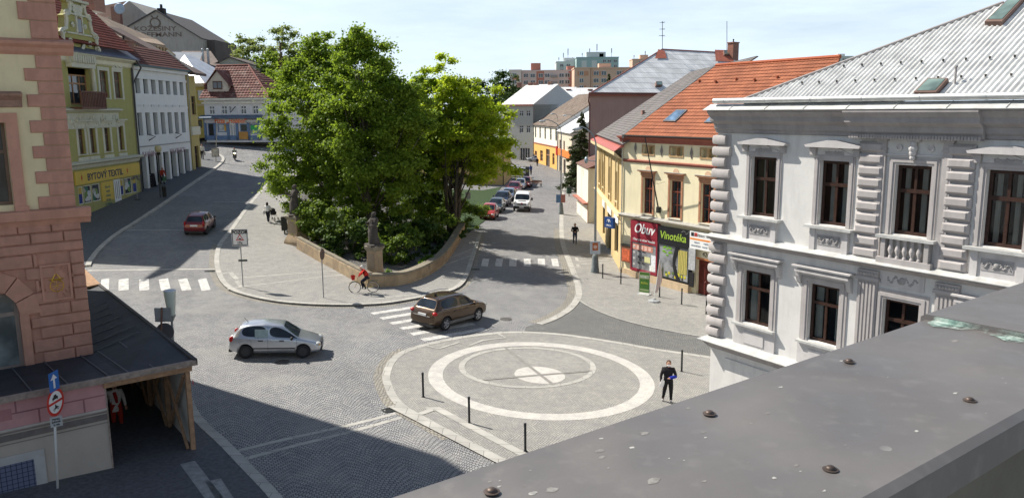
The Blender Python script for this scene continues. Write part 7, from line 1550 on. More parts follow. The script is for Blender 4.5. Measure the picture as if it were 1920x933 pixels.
def carparts(t,L,W,xw,r,zl,zt_,rimm,spokes,head=True,face=.56,tail_z=.85,tail_w=.26,tail_h=.3,grille=TRIM,strip=True,ghouse=None,xm=.72,zm=.92,trimz=.45):
    hw=W/2
    for x in xw:
        for s in (-1,1):wheel(t,x,s*(hw-.115),r,s,rimm,spokes)
    for s in (-1,1):
        mb=MB();mb.ball((L/2-.16,s*(hw-.24),zl),.17,12,8,sc=(.85,1.05,.55));mb.build('headlight',HEADL,t,smooth=True)
        mb=MB();mb.bbox(-L/2-.015 if False else -L/2+.03,-L/2+.20,0,.1,0,1);mb=MB();mb.ball((-L/2+.13,s*(hw-.15),tail_z),.5,12,8,sc=(.24,tail_w*.75,tail_h*1.0));mb.build('tail_light',TAILR,t,smooth=True)
        mb=MB();mb.ball((xm,s*(hw+.09),zm+.03),.11,10,7,sc=(.6,1,.75));mb.tube([(xm,s*(hw-.08),zm-.04),(xm,s*(hw+.05),zm)],.03,6);mb.build('mirror',TRIM if not ghouse else ghouse,t,smooth=True)
        for xd in (.28,-.62):mb=MB();mb.box(xd-.10,xd+.10,s*(hw-.005) if s>0 else -hw-.022,(hw+.022) if s>0 else -hw+.005,zt_-.10,zt_-.06);mb.build('door_handle',TRIM,t)
        if strip:mb=MB();mb.box(-.95,.85,(hw-.01) if s>0 else -hw-.014,(hw+.014) if s>0 else -hw+.01,trimz,trimz+.05);mb.build('side_trim',TRIM,t)
    for xd in (.93,-.31,-1.02):
        for s in (-1,1):mb=MB();mb.tube([(xd,s*hw*.982,.34),(xd,s*hw*.993,.55),(xd-.01,s*hw*.980,zt_-.03)],.006,4);mb.build('door_seam',TRIM,t)
    mb=MB();mb.box(L/2-.14,L/2+.005,-.38,.38,zl-.12,zl+.03);mb.box(L/2-.08,L/2+.012,-.55,.55,.30,.40);mb.build('grille',grille,t)
    mb=MB();mb.box(L/2-.02,L/2+.03,-.26,.26,.44,.55);mb.build('number_plate',PLATE,t);mb=MB();mb.box(-L/2-.03,-L/2+.06,-.26,.26,tail_z-.16,tail_z-.05);mb.build('number_plate',PLATE,t)
    mb=MB();mb.box(-L/2-.01,-L/2+.14,-hw*.8,hw*.8,.28,.40);mb.build('rear_bumper',TRIM,t)
HATCH=[(1.97,.34,.50,.54,.74,.62),(1.90,.24,.62,.67,.88,.74),(1.62,.19,.73,.79,.97,.84),(1.02,.19,.86,.92,1,.88),(.32,.19,.90,1.44,1,.72),(-.32,.19,.915,1.52,1,.715),(-.95,.19,.935,1.50,1,.70),(-1.50,.20,.955,1.42,.99,.66),(-1.80,.24,.96,1.0,.95,.80),(-1.96,.32,.80,.84,.89,.78),(-1.99,.38,.55,.58,.84,.74)]
def hatchback(name,label,paint,rimm=STEELW,spokes=7,st=HATCH,L=3.98,W=1.66,wb=2.46,fo=.80,r=.31,H=1,**k):
    t=empty(name,(0,0,0),0,label,'car');xs=(L/2-fo,L/2-fo-wb);me=carbody(st,W,[(x,r+.01,r+.06) for x in xs],(3,4,7,8),paint);split_parts(me,t,paint)
    carparts(t,L,W,xs,r,.62,.90,rimm,spokes,**k);return t
def place_car(t,rear,front,side,W,r_back):
    """put a car so that its wheels on one side stand on two surveyed ground points"""
    a,b=Vector(rear),Vector(front);d=(b-a);yaw=math.atan2(d.y,d.x);mid=(a+b)/2;q=Vector((-d.y,d.x,0)).normalized()*(W/2-.1)*side;c=mid+q;z=terr(c.x,c.y)
    dz=(b.z-a.z)/d.xy.length;zl_=terr(c.x+q.x,c.y+q.y)-terr(c.x-q.x,c.y-q.y)
    t.location=(c.x,c.y,z-.0);t.rotation_euler=(0,-math.atan(dz),yaw);return t
SILV=carpaint('silver_paint',(.50,.52,.55),.75);BRNP=carpaint('bronze_paint',(.085,.050,.026),.6);WINE=carpaint('wine_red_paint',(.15,.008,.014),.3)
def set_yaw(t,x,y,yaw,z=0):
    d=Vector((math.cos(yaw),math.sin(yaw)));e_=1.2;dz=(terr(x+d.x*e_,y+d.y*e_)-terr(x-d.x*e_,y-d.y*e_))/(2*e_);n=Vector((-d.y,d.x));dr=(terr(x+n.x*.8,y+n.y*.8)-terr(x-n.x*.8,y-n.y*.8))/1.6
    t.location=(x,y,terr(x,y)+z);t.rotation_euler=(math.atan(dr),-math.atan(dz),yaw);return t
# silver hatchback, seen from its right side
def wheelbase_place(t,rp,fp,side,W,off):
    a,b=G(*rp),G(*fp);d=(b-a).xy.normalized();q=Vector((-d.y,d.x))*side*(W/2-.05);m=(a+b).xy/2+q;yaw=math.atan2(d.y,d.x);m=m-d*off;return set_yaw(t,m.x,m.y,yaw)
c_=hatchback('silver_car','silver five door hatchback driving across the cobbled square',SILV,strip=True,spokes=9);wheelbase_place(c_,(458.5,672),(570,671),1,1.66,-(.0)+(-.04))
mb=MB();mb.tube([(-1.25,0,1.46),(-1.42,0,1.66)],.012,5);mb.build('antenna',TRIM,c_)
mb=MB();mb.box(-.86,-.30,-.806,-.796,.97,1.33);mb.build('window_blind',M((.30,.40,.42),.6,.1,8,key='window_shade'),c_);
for s in (-1,1):mb=MB();mb.ball((1.86,s*.66,.62),.1,10,6,sc=(1,1,.6));mb.build('indicator',ORANGEL,c_)
# brown SUV, seen from behind
SUVS=[(2.18,.42,.62,.66,.76,.66),(2.12,.32,.78,.83,.88,.76),(1.85,.26,.92,.98,.97,.85),(1.15,.25,1.02,1.07,1,.88),(.42,.25,1.05,1.60,1,.72),(-.25,.25,1.065,1.70,1,.72),(-.95,.25,1.08,1.685,1,.71),(-1.66,.26,1.10,1.60,.99,.66),(-2.02,.30,1.09,1.13,.96,.80),(-2.16,.38,.88,.93,.91,.80),(-2.2,.46,.66,.70,.87,.76)]
def suv(name,label,paint,rimm=ALLOY):
    t=empty(name,(0,0,0),0,label,'car');L,W=4.38,1.83;xs=(L/2-.88,L/2-.88-2.60);me=carbody(SUVS,W,[(x,.36,.42) for x in xs],(3,4,7,8),paint,groups=((0,1),(2,3)));split_parts(me,t,paint)
    carparts(t,L,W,xs,.355,.80,1.02,rimm,5,tail_z=.97,tail_w=.42,tail_h=.20,ghouse=paint,xm=.8,zm=1.08,strip=False)
    for s in (-1,1):
        mb=MB();mb.box(-1.05,.9,(W/2-.02) if s>0 else -W/2-.008,(W/2+.008) if s>0 else -W/2+.02,.30,.46);mb.build('sill_trim',M((.13,.125,.12),.6,key='grey_cladding'),t)
        mb=MB();mb.tube([(.5,s*.66,1.66),(-.2,s*.665,1.735),(-1.0,s*.66,1.73),(-1.6,s*.63,1.65)],.018,6);mb.build('roof_rail',CHROME,t)
        mb=MB();mb.tube([(.95,s*.865,1.085),(0,s*.872,1.115),(-1.2,s*.868,1.13),(-1.62,s*.84,1.15)],.012,5);mb.build('chrome_strip',CHROME,t)
    mb=MB();mb.box(-2.235,-2.17,-.55,.55,.80,.825);mb.build('chrome_strip',CHROME,t);mb=MB();mb.ball((-1.2,0,1.73),.07,8,6,sc=(1.6,.5,1));mb.build('antenna',TRIM,t);return t
s_=suv('brown_car','bronze brown compact off-roader driving away over the zebra crossing',BRNP);wheelbase_place(s_,(836,619),(896,601.5),1,1.83,0)
# dark red small car in the shade of the left street
RH=[(x*.95,zb,zs*1.03,zt*1.03,wl,wt) for x,zb,zs,zt,wl,wt in HATCH]
r_=hatchback('red_car','dark red small hatchback driving up the shaded left street',WINE,st=RH,L=3.80,W=1.64,wb=2.4,fo=.75,tail_z=.92,tail_w=.22,tail_h=.42)
a=G(385.5,443);b=G(394.5,428.5);d=Vector((-.12,1)).normalized();q=Vector((-d.y,d.x));m_=a.xy+d*1.85+q*.80;set_yaw(r_,m_.x,m_.y,math.atan2(d.y,d.x))
# white van
VAN=[(2.42,.38,.60,.66,.86,.80),(2.38,.30,.84,.90,.93,.84),(2.10,.28,1.06,1.12,.98,.88),(1.62,.28,1.20,1.28,1,.90),(1.02,.28,1.24,1.92,1,.86),(.3,.28,1.25,2.03,1,.86),(-.8,.28,1.25,2.05,1,.86),(-2.2,.30,1.25,2.03,1,.85),(-2.40,.34,1.22,1.98,.98,.84),(-2.43,.45,.9,1.0,.97,.84)]
VW=carpaint('van_white',(.72,.72,.71),0)
v_=empty('white_van',(0,0,0),0,'white panel van with black bumper coming down the right street','van')
me=carbody(VAN,1.96,[(1.5,.35,.42),(-1.45,.35,.42)],(3,4,8,8),VW,groups=((0,),))
bm_=bmesh.new();bm_.from_mesh(me)
for f in bm_.faces:
    if f.material_index==1 and f.calc_center_median().x<.25:f.material_index=0
bm_.to_mesh(me);bm_.free();split_parts(me,v_,VW)
for x in (1.5,-1.45):
    for s in (-1,1):wheel(v_,x,s*.86,.34,s,STEELW,8)
for s in (-1,1):
    mb=MB();mb.ball((2.22,s*.80,.98),.2,12,8,sc=(.9,.8,1.1));mb.build('headlight',HEADL,v_,smooth=True);mb=MB();mb.ball((1.32,s*1.10,1.42),.15,10,7,sc=(.5,.8,1.2));mb.tube([(1.3,s*.9,1.3),(1.3,s*1.02,1.4)],.04,6);mb.build('mirror',TRIM,v_,smooth=True);mb=MB();mb.box(-2.43,-2.38,s*.82-.08,s*.82+.08,.9,1.5);mb.build('tail_light',TAILR,v_)
mb=MB();mb.box(2.25,2.46,-.92,.92,.36,.66);mb.build('front_bumper',TRIM,v_);mb=MB();mb.box(2.2,2.435,-.52,.52,.80,.95);mb.build('grille',TRIM,v_);mb=MB();mb.box(2.44,2.475,-.26,.26,.50,.61);mb.build('number_plate',PLATE,v_);mb=MB();mb.ball((2.42,0,.98),.09,10,6,sc=(.3,1.3,.8));mb.build('badge',M((.35,.05,.05),.3),v_)
mb=MB();mb.box(1.5,1.9,-.42,.42,1.20,1.245);mb.build('bonnet_vent',TRIM,v_)
a=G(977.5,397.5);hd=math.atan2(-1,-.055);d=Vector((math.cos(hd),math.sin(hd)));m_=a.xy-d*2.45;set_yaw(v_,m_.x,m_.y,hd)
# parked row on the left of the right street, noses towards us
f0,f1=G(912,412.5),G(984,353);ddir=(f0-f1).xy.normalized();pyaw=math.atan2(ddir.y,ddir.x)
REDP=carpaint('bright_red_paint',(.42,.028,.012),.15);DGR=carpaint('dark_grey_paint',(.035,.05,.045),.6);NVY=carpaint('black_blue_paint',(.012,.02,.045),.5);SBL=carpaint('silver_blue_paint',(.30,.36,.44),.7);RMP=carpaint('raspberry_paint',(.24,.018,.028),.4);WHP=carpaint('white_paint',(.70,.71,.71),0);BEI=carpaint('beige_paint',(.32,.27,.21),.5)
PK_='cars parked along the left kerb of the right street'
hb=hatchback('parked_car','bright red small car, nearest of the parked row, beside the round bush',REDP,st=RH,L=3.80,W=1.64,wb=2.4,fo=.75,tail_z=.92);hb['group'] =PK_
WG=[(x*1.12,zb,zs,zt*.985 if zt>1.1 else zt,wl,wt) for x,zb,zs,zt,wl,wt in HATCH]
wg=hatchback('parked_car','dark green grey car parked second in the row behind the bright red one',DGR,ALLOY,5,st=WG,L=4.45,W=1.74,wb=2.62,fo=.88);wg['group'] =PK_
sv=suv('parked_car','black blue off-roader with roof rails, third in the parked row',NVY);sv['group'] =PK_
def plc(o,px,py,L,yaw=pyaw):
    p=G(px,py);d=Vector((math.cos(yaw),math.sin(yaw)));c=p.xy-d*(L/2);return set_yaw(o,c.x,c.y,yaw)
plc(hb,912,413,3.8);plc(wg,925,400,4.45);plc(sv,937,388,4.38)
o=dup(wg,label='silver blue car parked fourth in the row, beside the white van',group=PK_,swap={DGR:SBL});plc(o,949,377.5,4.45)
o=dup(sv,label='raspberry red tall car, fifth in the parked row behind the van',group=PK_,swap={NVY:RMP});plc(o,960.5,366,4.38)
o=dup(hb,label='silver small car, sixth in the parked row',group=PK_,swap={REDP:SILV});plc(o,972.5,356.5,3.8)
o=dup(hb,label='dark red small car, last of the parked row',group=PK_,swap={REDP:RMP});plc(o,983.5,352.5,3.8)
# side-on cars at the far parking place
WK='white cars parked side by side across the far end'
p=G(968,332.5);o=dup(sv,label='white off-roader parked side-on, front one of the white pair',group=WK,swap={NVY:WHP});set_yaw(o,p.x,p.y+.9,R(178))
o=dup(sv,label='white off-roader parked side-on, rear one of the white pair',group=WK,swap={NVY:WHP});set_yaw(o,p.x-.9,p.y+5.0,R(176));
o=dup(wg,label='dark blue car half hidden by the tree, left of the white pair',swap={DGR:NVY});p=G(949,320);set_yaw(o,p.x-.8,p.y+6,R(150));o['group'] ='cars at the far end of the right street'
FK='cars at the far end of the right street'
o=dup(wg,label='beige car parked in front of the grey house',group=FK,swap={DGR:BEI});p=G(984,299);set_yaw(o,p.x,p.y,R(160))
o=dup(wg,label='silver estate car in front of the orange house door',group=FK,swap={DGR:SILV});p=G(1006,303.5);set_yaw(o,p.x,p.y,R(165))
o=dup(sv,label='dark grey off-roader parked at the right of the orange house',group=FK,swap={NVY:DGR});p=G(1031,307.5);set_yaw(o,p.x,p.y,R(140))
# ---------------------------------------------------------------- people (local +X is forward)
SKIN=M((.48,.27,.19),.6,.05,key='skin')
CL={}
def cloth(c):
    k=tuple(c)
    if k not in CL:CL[k] =M(c,.9,.15,12,.2,key='cloth')
    return CL[k]
def person(label,pos,yaw,h=1.72,top=(.03,.03,.035),legs=(.02,.025,.05),shoes=(.02,.02,.02),hair=(.04,.03,.02),J=None,stride=.18,arm=(.1,-.1),hairlong=False,group=None,extra=None,bulk=1.0,hood=None,z=None,sleeves=None):
    """one skinned figure: joints as (forward, left, up) in units of body height"""
    j=dict(pel=(0,0,.53),waist=(0,0,.62),chest=(.01,0,.74),neck=(0,0,.835),head=(.01,0,.88),
             hl=(0,.055,.50),kl=(stride*.55+.02,.06,.285),al=(stride*.8,.06,.045),tl=(stride*.8+.085,.065,.02),
             hr=(0,-.055,.50),kr=(-stride*.15+.03,-.06,.285),ar=(-stride*.8,-.06,.06),tr=(-stride*.8+.075,-.065,.025),
             sl=(0,.115,.80),el=(arm[0]*.5-.02,.15,.635),wl=(arm[0]+.02,.155,.50),sr=(0,-.115,.80),er=(arm[1]*.5-.02,-.15,.635),wr=(arm[1]+.02,-.155,.50))
    if J:j.update(J)
    bones=[('pel','waist'),('waist','chest'),('chest','neck'),('neck','head'),('pel','hl'),('hl','kl'),('kl','al'),('al','tl'),('pel','hr'),('hr','kr'),('kr','ar'),('ar','tr'),('chest','sl'),('sl','el'),('el','wl'),('chest','sr'),('sr','er'),('er','wr')]
    rad=dict(pel=.075,waist=.068,chest=.080,neck=.030,head=.028,hl=.056,kl=.036,al=.024,tl=.022,hr=.056,kr=.036,ar=.024,tr=.022,sl=.038,el=.027,wl=.019,sr=.038,er=.027,wr=.019)
    names=list(j);me=bpy.data.meshes.new('p');me.from_pydata([Vector(j[n])*h for n in names],[(names.index(a),names.index(b)) for a,b in bones],[])
    o=bpy.data.objects.new('p',me);COL.objects.link(o);sm=o.modifiers.new('s','SKIN');sm.use_smooth_shade=True
    for i,n in enumerate(names):sv_=me.skin_vertices[0].data[i];r=rad[n]*h*1.32*(bulk if n not in ('head','neck','wl','wr','al','ar') else 1);sv_.radius=(r,r*(1.0 if n not in ('waist','chest','pel') else 1.0));sv_.use_root=n=='pel'
    ss=o.modifiers.new('u','SUBSURF');ss.levels=ss.render_levels=1
    m2=mesh_of(o);bpy.data.objects.remove(o)
    mb=MB();V=[Vector(v.co) for v in m2.vertices];mb.v=[tuple(v) for v in V]
    reg={('pel','waist'):0,('waist','chest'):0,('chest','neck'):0,('neck','head'):2,('pel','hl'):1,('hl','kl'):1,('kl','al'):1,('al','tl'):3,('pel','hr'):1,('hr','kr'):1,('kr','ar'):1,('ar','tr'):3,('chest','sl'):0,('sl','el'):0,('el','wl'):4,('chest','sr'):0,('sr','er'):0,('er','wr'):4}
    def near(c):
        best=None
        for b in bones:
            a_,b_=Vector(j[b[0]])*h,Vector(j[b[1]])*h;d=b_-a_;t=max(0,min(1,(c-a_).dot(d)/d.length_squared));q=(a_+d*t-c).length-rad[b[0]]*h*.5
            if best is None or q<best[0]:best=(q,b)
        return reg[best[1]]
    for p in m2.polygons:mb.f.append(list(p.vertices));mb.m.append(near(Vector(p.center)))
    hd=Vector(j['head'])*h+Vector((.008,0,.045*h));mb.ball(hd,.062*h,12,9,2,sc=(1.02,.82,1.18));mb.ball(hd+Vector((.062*h,0,-.008*h)),.011*h,6,5,2,sc=(1,.8,1.5));mb.ball(hd+Vector((.035*h,0,-.048*h)),.028*h,8,5,2)
    for s in (-1,1):mb.ball(hd+Vector((0,s*.052*h,0)),.014*h,6,5,2,sc=(.8,.5,1.2));mb.ball(hd+Vector((.053*h,s*.022*h,.01*h)),.007*h,5,4,5)
    mb.ball(hd+Vector((.057*h,0,-.034*h)),.009*h,6,4,5,sc=(.5,1.6,.4))
    for s,e_,w_ in ((1,'el','wl'),(-1,'er','wr')):
        w=Vector(j[w_])*h;d=(w-Vector(j[e_])*h).normalized();sd=Vector((0,1,0)) if abs(d.y) <.8 else Vector((1,0,0));sd=(sd-d*sd.dot(d)).normalized();mb.tube([w-d*.01,w+d*.03*h,w+d*.052*h],[.016*h,.021*h,.015*h],7,2)
        for k in range(4):q=sd*(k-1.5)*.0095*h;l=(.030,.036,.034,.027)[k]*h;mb.tube([w+d*.048*h+q,w+d*(.048*h+l*.6)+q+d.cross(sd)*.004,w+d*(.048*h+l)+q+d.cross(sd)*.010],[.0052*h,.005*h,.004*h],5,2)
        mb.tube([w+d*.018*h+sd*.016*h,w+d*.036*h+sd*.030*h,w+d*.055*h+sd*.032*h],[.006*h,.0055*h,.0045*h],5,2)
    P=Vector(pos);t=empty('person',(P.x,P.y,terr(P.x,P.y)+.02 if z is None else z),yaw,label,'person',group)
    mb.build('body_figure',[cloth(top),cloth(legs),SKIN,cloth(shoes),cloth(sleeves or top),cloth((.05,.03,.02))],t,smooth=True)
    hm=MB();hm.ball(hd+Vector((-.014*h,0,.014*h)),.064*h,12,8,sc=(1.0,.92,1.12));
    if hairlong:hm.ball(hd+Vector((-.03*h,0,-.05*h)),.05*h,10,7,sc=(.8,1.1,1.5))
    hm.build('hair' if hood is None else 'hood',cloth(hood or hair),t,smooth=True)
    if extra:extra(t,h,j)
    return t
def coat(c,z0=.36,z1=.66,r0=.105,r1=.085):
    def f(t,h,j):
        mb=MB();p=j['pel'];mb.lathe([(r0*h,0),(r0*1.0*h,.02*h),(r1*h,(z1-z0)*h)],(p[0]*h,0,z0*h+(p[2]-.53)*h),14,sx=.8,sy=1.05);mb.build('coat',cloth(c),t,smooth=True,auto=50)
    return f
def both(*fs):
    def f(t,h,j):[q(t,h,j) for q in fs]
    return f
def backpack(c):
    def f(t,h,j):mb=MB();p=j['chest'];mb.ball(((p[0]-.115)*h,0,(p[2]+.0)*h),.11*h,10,8,sc=(.6,.9,1.35));mb.build('backpack',cloth(c),t,smooth=True)
    return f
# man with papers on the plaza
def papers(t,h,j):
    w=Vector(j['wr'])*h;mb=MB();mb.box(-.004,.004,-.11,.11,-.15,.15);mb.xf(Matrix.Translation(w+Vector((.05,.05,-.05))) @ Matrix.Rotation(R(35),4,'Z') @ Matrix.Rotation(R(-30),4,'X'));mb.build('paper_sheet',M((.82,.82,.82),.6),t)
    mb=MB();a,b=Vector(j['el'])*h,Vector(j['wl'])*h;mb.tube([a,a.lerp(b,.5),b+Vector((0,-.03,0))],[.062,.068,.05],10);mb.tube([a+Vector((-.02,.0,.02)),Vector((.02,-.02,.84*h))],[.02,.02],5);mb.build('arm_sling',cloth((.015,.03,.32)),t,smooth=True)
    mb=MB();mb.ball(Vector(j['head'])*h+Vector((.055*h,0,.02*h)),.036*h,8,6,sc=(.55,.95,.85));mb.build('face_mask',M((.80,.80,.80),.7),t,smooth=True)
    mb=MB();k,a=Vector(j['kr'])*h,Vector(j['ar'])*h;mb.tube([k.lerp(a,.55),a+Vector((0,0,-.02))],[.046,.042],10);mb.build('boot',cloth((.45,.20,.05)),t,smooth=True)
p=G(1252,754)
person('man in black with a white face mask, holding white paper, right of the white ring',p,R(-98),1.74,(.018,.016,.018),(.012,.012,.014),(.35,.33,.32),(.10,.06,.04),J=dict(el=(.05,.17,.64),wl=(.17,.03,.635),er=(.0,-.165,.64),wr=(.07,-.17,.50),kl=(.04,.065,.285),al=(-.02,.07,.045),tl=(.06,.075,.02),kr=(.05,-.085,.285),ar=(-.05,-.11,.07),tr=(.03,-.12,.03)),extra=papers)
p=G(1078,457)
person('man in a black jacket and jeans walking down the right pavement',p,R(-95),1.78,(.012,.011,.012),(.05,.065,.11),(.02,.02,.02),(.10,.07,.05),stride=.10,J=dict(el=(.05,.17,.64),wl=(.14,.04,.60),er=(.05,-.17,.64),wr=(.14,-.04,.60)))
# pushchair and woman
def stroller(x,y,yaw):
    t=empty('pushchair',(x,y,terr(x,y)+.1),yaw,'dark pushchair pushed by the woman in white near the left pedestal','pushchair');mb=MB();mb.tube([(-.42,-.22,.98),(-.42,.22,.98)],.018,6)
    for s in (-1,1):mb.tube([(-.42,s*.22,.98),(.05,s*.22,.55),(.38,s*.22,.12)],.015,6);mb.tube([(.0,s*.22,.58),(-.32,s*.22,.14)],.015,6)
    mb.build('frame',IRON,t);mb=MB();mb.ball((.08,0,.62),.30,12,8,sc=(1.25,.75,.6));mb.build('seat',cloth((.05,.05,.055)),t,smooth=True);mb=MB();mb.ball((-.06,0,.82),.27,12,8,sc=(.9,.85,.9));mb.build('canopy',cloth((.025,.03,.035)),t,smooth=True)
    for x_,r in ((.38,.11),(-.32,.14)):
        for s in (-1,1):mb=MB();mb.tube([(x_+r*math.cos(2*math.pi*k/14),s*.26,r+r*math.sin(2*math.pi*k/14)) for k in range(15)],.02,5);mb.tube([(x_,s*.2,r),(x_,s*.28,r)],.03,6);mb.build('wheel',RUBBER,t)
p=G(503,419);yw=R(82)
person('woman in a white top and dark trousers pushing a pushchair up the left pavement',p,yw,1.62,(.70,.69,.66),(.02,.022,.03),(.5,.5,.5),(.03,.02,.02),J=dict(el=(.07,.15,.66),wl=(.20,.11,.60),er=(.07,-.15,.66),wr=(.20,-.11,.60)),stride=.12,hairlong=True,z=terr(p.x,p.y)+.12,extra=lambda t,h,j:(lambda mb:(mb.ball((-.05,.30,.80),.16,8,6,sc=(.5,.8,1.1)),mb.build('shoulder_bag',cloth((.6,.58,.55)),t,smooth=True)))(MB()))
stroller(p.x+.72*math.cos(yw)+.12,p.y+.72*math.sin(yw),yw)
# cyclist and bicycle
def bicycle(x,y,z,yaw):
    t=empty('bicycle',(x,y,z),yaw,'pale yellow city bicycle with a red basket, ridden by the woman in red','bicycle');r=.345;FR=M((.50,.42,.18),.4,.1,5,metal=.3,key='bicycle_frame')
    for x_ in (.54,-.54):
        mb=MB();mb.tube([(x_+r*math.cos(2*math.pi*k/28),0,r+r*math.sin(2*math.pi*k/28)) for k in range(29)],.019,6);w=mb.build('wheel',RUBBER,t,smooth=True);mb=MB();mb.tube([(x_+(r-.025)*math.cos(2*math.pi*k/28),0,r+(r-.025)*math.sin(2*math.pi*k/28)) for k in range(29)],.010,5);mb.tube([(x_,-.04,r),(x_,.04,r)],.025,8)
        for k in range(14):a=2*math.pi*k/14;mb.tube([(x_,.02*(-1)**k,r),(x_+(r-.03)*math.cos(a),0,r+(r-.03)*math.sin(a))],.0022,3)
        mb.build('rim',CHROME,w)
    mb=MB();bb_,st_,hd_=(-.08,0,.28),(-.20,0,.82),(.36,0,.86)
    for a,b in ((bb_,st_),(bb_,(.40,0,.66)),((-.14,0,.52),(.38,0,.78)),((.41,0,.62),(.33,0,1.0))):mb.tube([a,b],.017,7)
    for s in (-1,1):mb.tube([(-.54,s*.06,r),bb_],.010,5);mb.tube([(-.54,s*.06,r),(-.18,0,.76)],.009,5);mb.tube([(.54,s*.05,r),(.41,s*.05,.60),(.40,0,.64)],.012,5)
    mb.build('frame',FR,t);mb=MB();mb.tube([(.20,-.27,1.04),(.34,-.22,1.03),(.34,0,1.02),(.34,.22,1.03),(.20,.27,1.04)],.012,6);mb.build('handlebar',CHROME,t)
    mb=MB();mb.ball((-.24,0,.88),.12,10,6,sc=(1.2,.75,.35));mb.tube([(-.20,0,.80),(-.22,0,.86)],.015,6);mb.build('saddle',BLACK,t,smooth=True)
    mb=MB();mb.lathe([(.11,0),(.17,.26),(.165,.27),(.11,.01)],(.62,0,.80),12,sx=.8,sy=1.1);mb.build('basket',M((.45,.02,.015),.7,.15,9,key='basket_red'),t)
    mb=MB();mb.box(-.86,-.34,-.06,.06,.73,.745);mb.tube([(-.8,.05,.73),(-.54,.06,r)],.006,4);mb.build('carrier',IRON,t);mb=MB();mb.tube([(-.10,.09,.28),(.07,.09,.22)],.010,5);mb.tube([(-.10,-.09,.28),(-.25,-.09,.34)],.010,5);mb.tube([(-.09,-.07,.28),(-.09,.07,.28)],.06,12);mb.build('crank',IRON,t)
    for x_,a0,a1 in ((-.54,20,175),(.54,35,150)):mb=MB();mb.tube([(x_+(r+.035)*math.cos(R(a)),0,r+(r+.035)*math.sin(R(a))) for a in range(a0,a1,12)],.014,5);mb.build('mudguard',FR,t)
    return t
pa,pb=G(668,551),G(698,551.5);c=(pa+pb)/2;byaw=math.atan2((pa-pb).y,(pa-pb).x);bz=terr(c.x,c.y)+.10
bicycle(c.x,c.y,bz,byaw)
person('woman in a red jacket with white hair riding the bicycle past the wall corner',(c.x,c.y),byaw,1.68,(.55,.03,.02),(.02,.022,.035),(.5,.5,.5),(.70,.66,.60),z=bz,
  J=dict(pel=(-.14,0,.56),waist=(-.11,0,.64),chest=(-.03,0,.745),neck=(.03,0,.83),head=(.055,0,.87),hl=(-.11,.05,.55),kl=(.09,.065,.43),al=(.03,.065,.19),tl=(.11,.065,.165),hr=(-.11,-.05,.55),kr=(.06,-.065,.36),ar=(-.07,-.065,.15),tr=(.0,-.065,.13),sl=(-.02,.11,.80),el=(.09,.15,.70),wl=(.17,.155,.63),sr=(-.02,-.11,.80),er=(.09,-.15,.70),wr=(.17,-.155,.63)))
# moped rider
def moped(x,y,yaw):
    t=empty('moped',(x,y,terr(x,y)),yaw,'dark moped with its headlamp lit, ridden towards the camera on the left street','moped')
    for x_ in (.62,-.58):mb=MB();mb.tube([(x_+.27*math.cos(2*math.pi*k/18),0,.30+.27*math.sin(2*math.pi*k/18)) for k in range(19)],.045,6);mb.tube([(x_,-.06,.3),(x_,.06,.3)],.12,10);mb.build('wheel',RUBBER,t)
    mb=MB();mb.ball((-.32,0,.62),.30,12,8,sc=(1.5,.55,.6));mb.ball((.36,0,.62),.22,10,8,sc=(.5,1.1,1.5));mb.ball((0,0,.34),.22,10,6,sc=(1.6,.7,.4));mb.tube([(.62,0,.3),(.46,0,.8),(.40,0,1.0)],.035,6);mb.build('body',carpaint('moped_black',(.02,.02,.022),.2),t,smooth=True)
    mb=MB();mb.tube([(.32,-.32,1.03),(.40,0,1.0),(.32,.32,1.03)],.018,6);mb.build('handlebar',IRON,t);m,tt,bb=newmat('lit_headlamp');bb.inputs['Emission Color'].default_value=(1,.85,.4,1);bb.inputs['Emission Strength'].default_value=6;mb=MB();mb.ball((.50,0,.88),.09,10,7,sc=(.5,1,1));mb.build('headlight',m,t)
p=G(440.5,301);my=R(-68);moped(p.x,p.y,my)
person('moped rider in a grey top and black helmet on the left street',p,my,1.72,(.28,.29,.28),(.03,.03,.035),hood=(.012,.012,.014),z=terr(p.x,p.y)+.0,J=dict(pel=(-.12,0,.46),waist=(-.10,0,.54),chest=(-.05,0,.66),neck=(-.02,0,.745),head=(0,0,.79),hl=(-.10,.06,.45),kl=(.12,.09,.40),al=(.08,.09,.20),tl=(.16,.09,.19),hr=(-.10,-.06,.45),kr=(.12,-.09,.40),ar=(.08,-.09,.20),tr=(.16,-.09,.19),sl=(-.04,.115,.71),el=(.06,.18,.62),wl=(.17,.17,.60),sr=(-.04,-.115,.71),er=(.06,-.18,.62),wr=(.17,-.17,.60)))
# others on the left street
p=G(380,299.5);person('man in an open white shirt over black, carrying bags on the left pavement',p,R(-80),1.78,(.60,.60,.60),(.02,.02,.025),z=terr(p.x,p.y)+.1,stride=.1,extra=lambda t,h,j:[(lambda mb:(mb.box(-.10,.10,s*.30-.04,s*.30+.04,.42,.78),mb.build('bag',cloth((.12,.12,.13)),t)))(MB()) for s in (-1,1)])
p=G(437,262.5);person('person in a pink jacket walking past the pizzeria front',p,R(-160),1.62,(.60,.05,.22),(.02,.02,.03),hair=(.25,.18,.12),z=terr(p.x,p.y)+.1,stride=.2,extra=backpack((.35,.03,.15)))
p=G(441.5,259);person('person in a white shirt beside the one in pink at the pizzeria',p,R(-20),1.76,(.62,.62,.62),(.05,.06,.09),z=terr(p.x,p.y)+.1,stride=.15)
p=G(412,257);person('person in dark clothes reading at the pizzeria window',p,R(80),1.7,(.02,.02,.03),(.03,.03,.035),z=terr(p.x,p.y)+.1,stride=.02)
p=G(366,255.5);person('person in black standing by the olive yellow house',p,R(-60),1.74,(.012,.012,.014),(.015,.015,.018),z=terr(p.x,p.y)+.1,stride=.06)
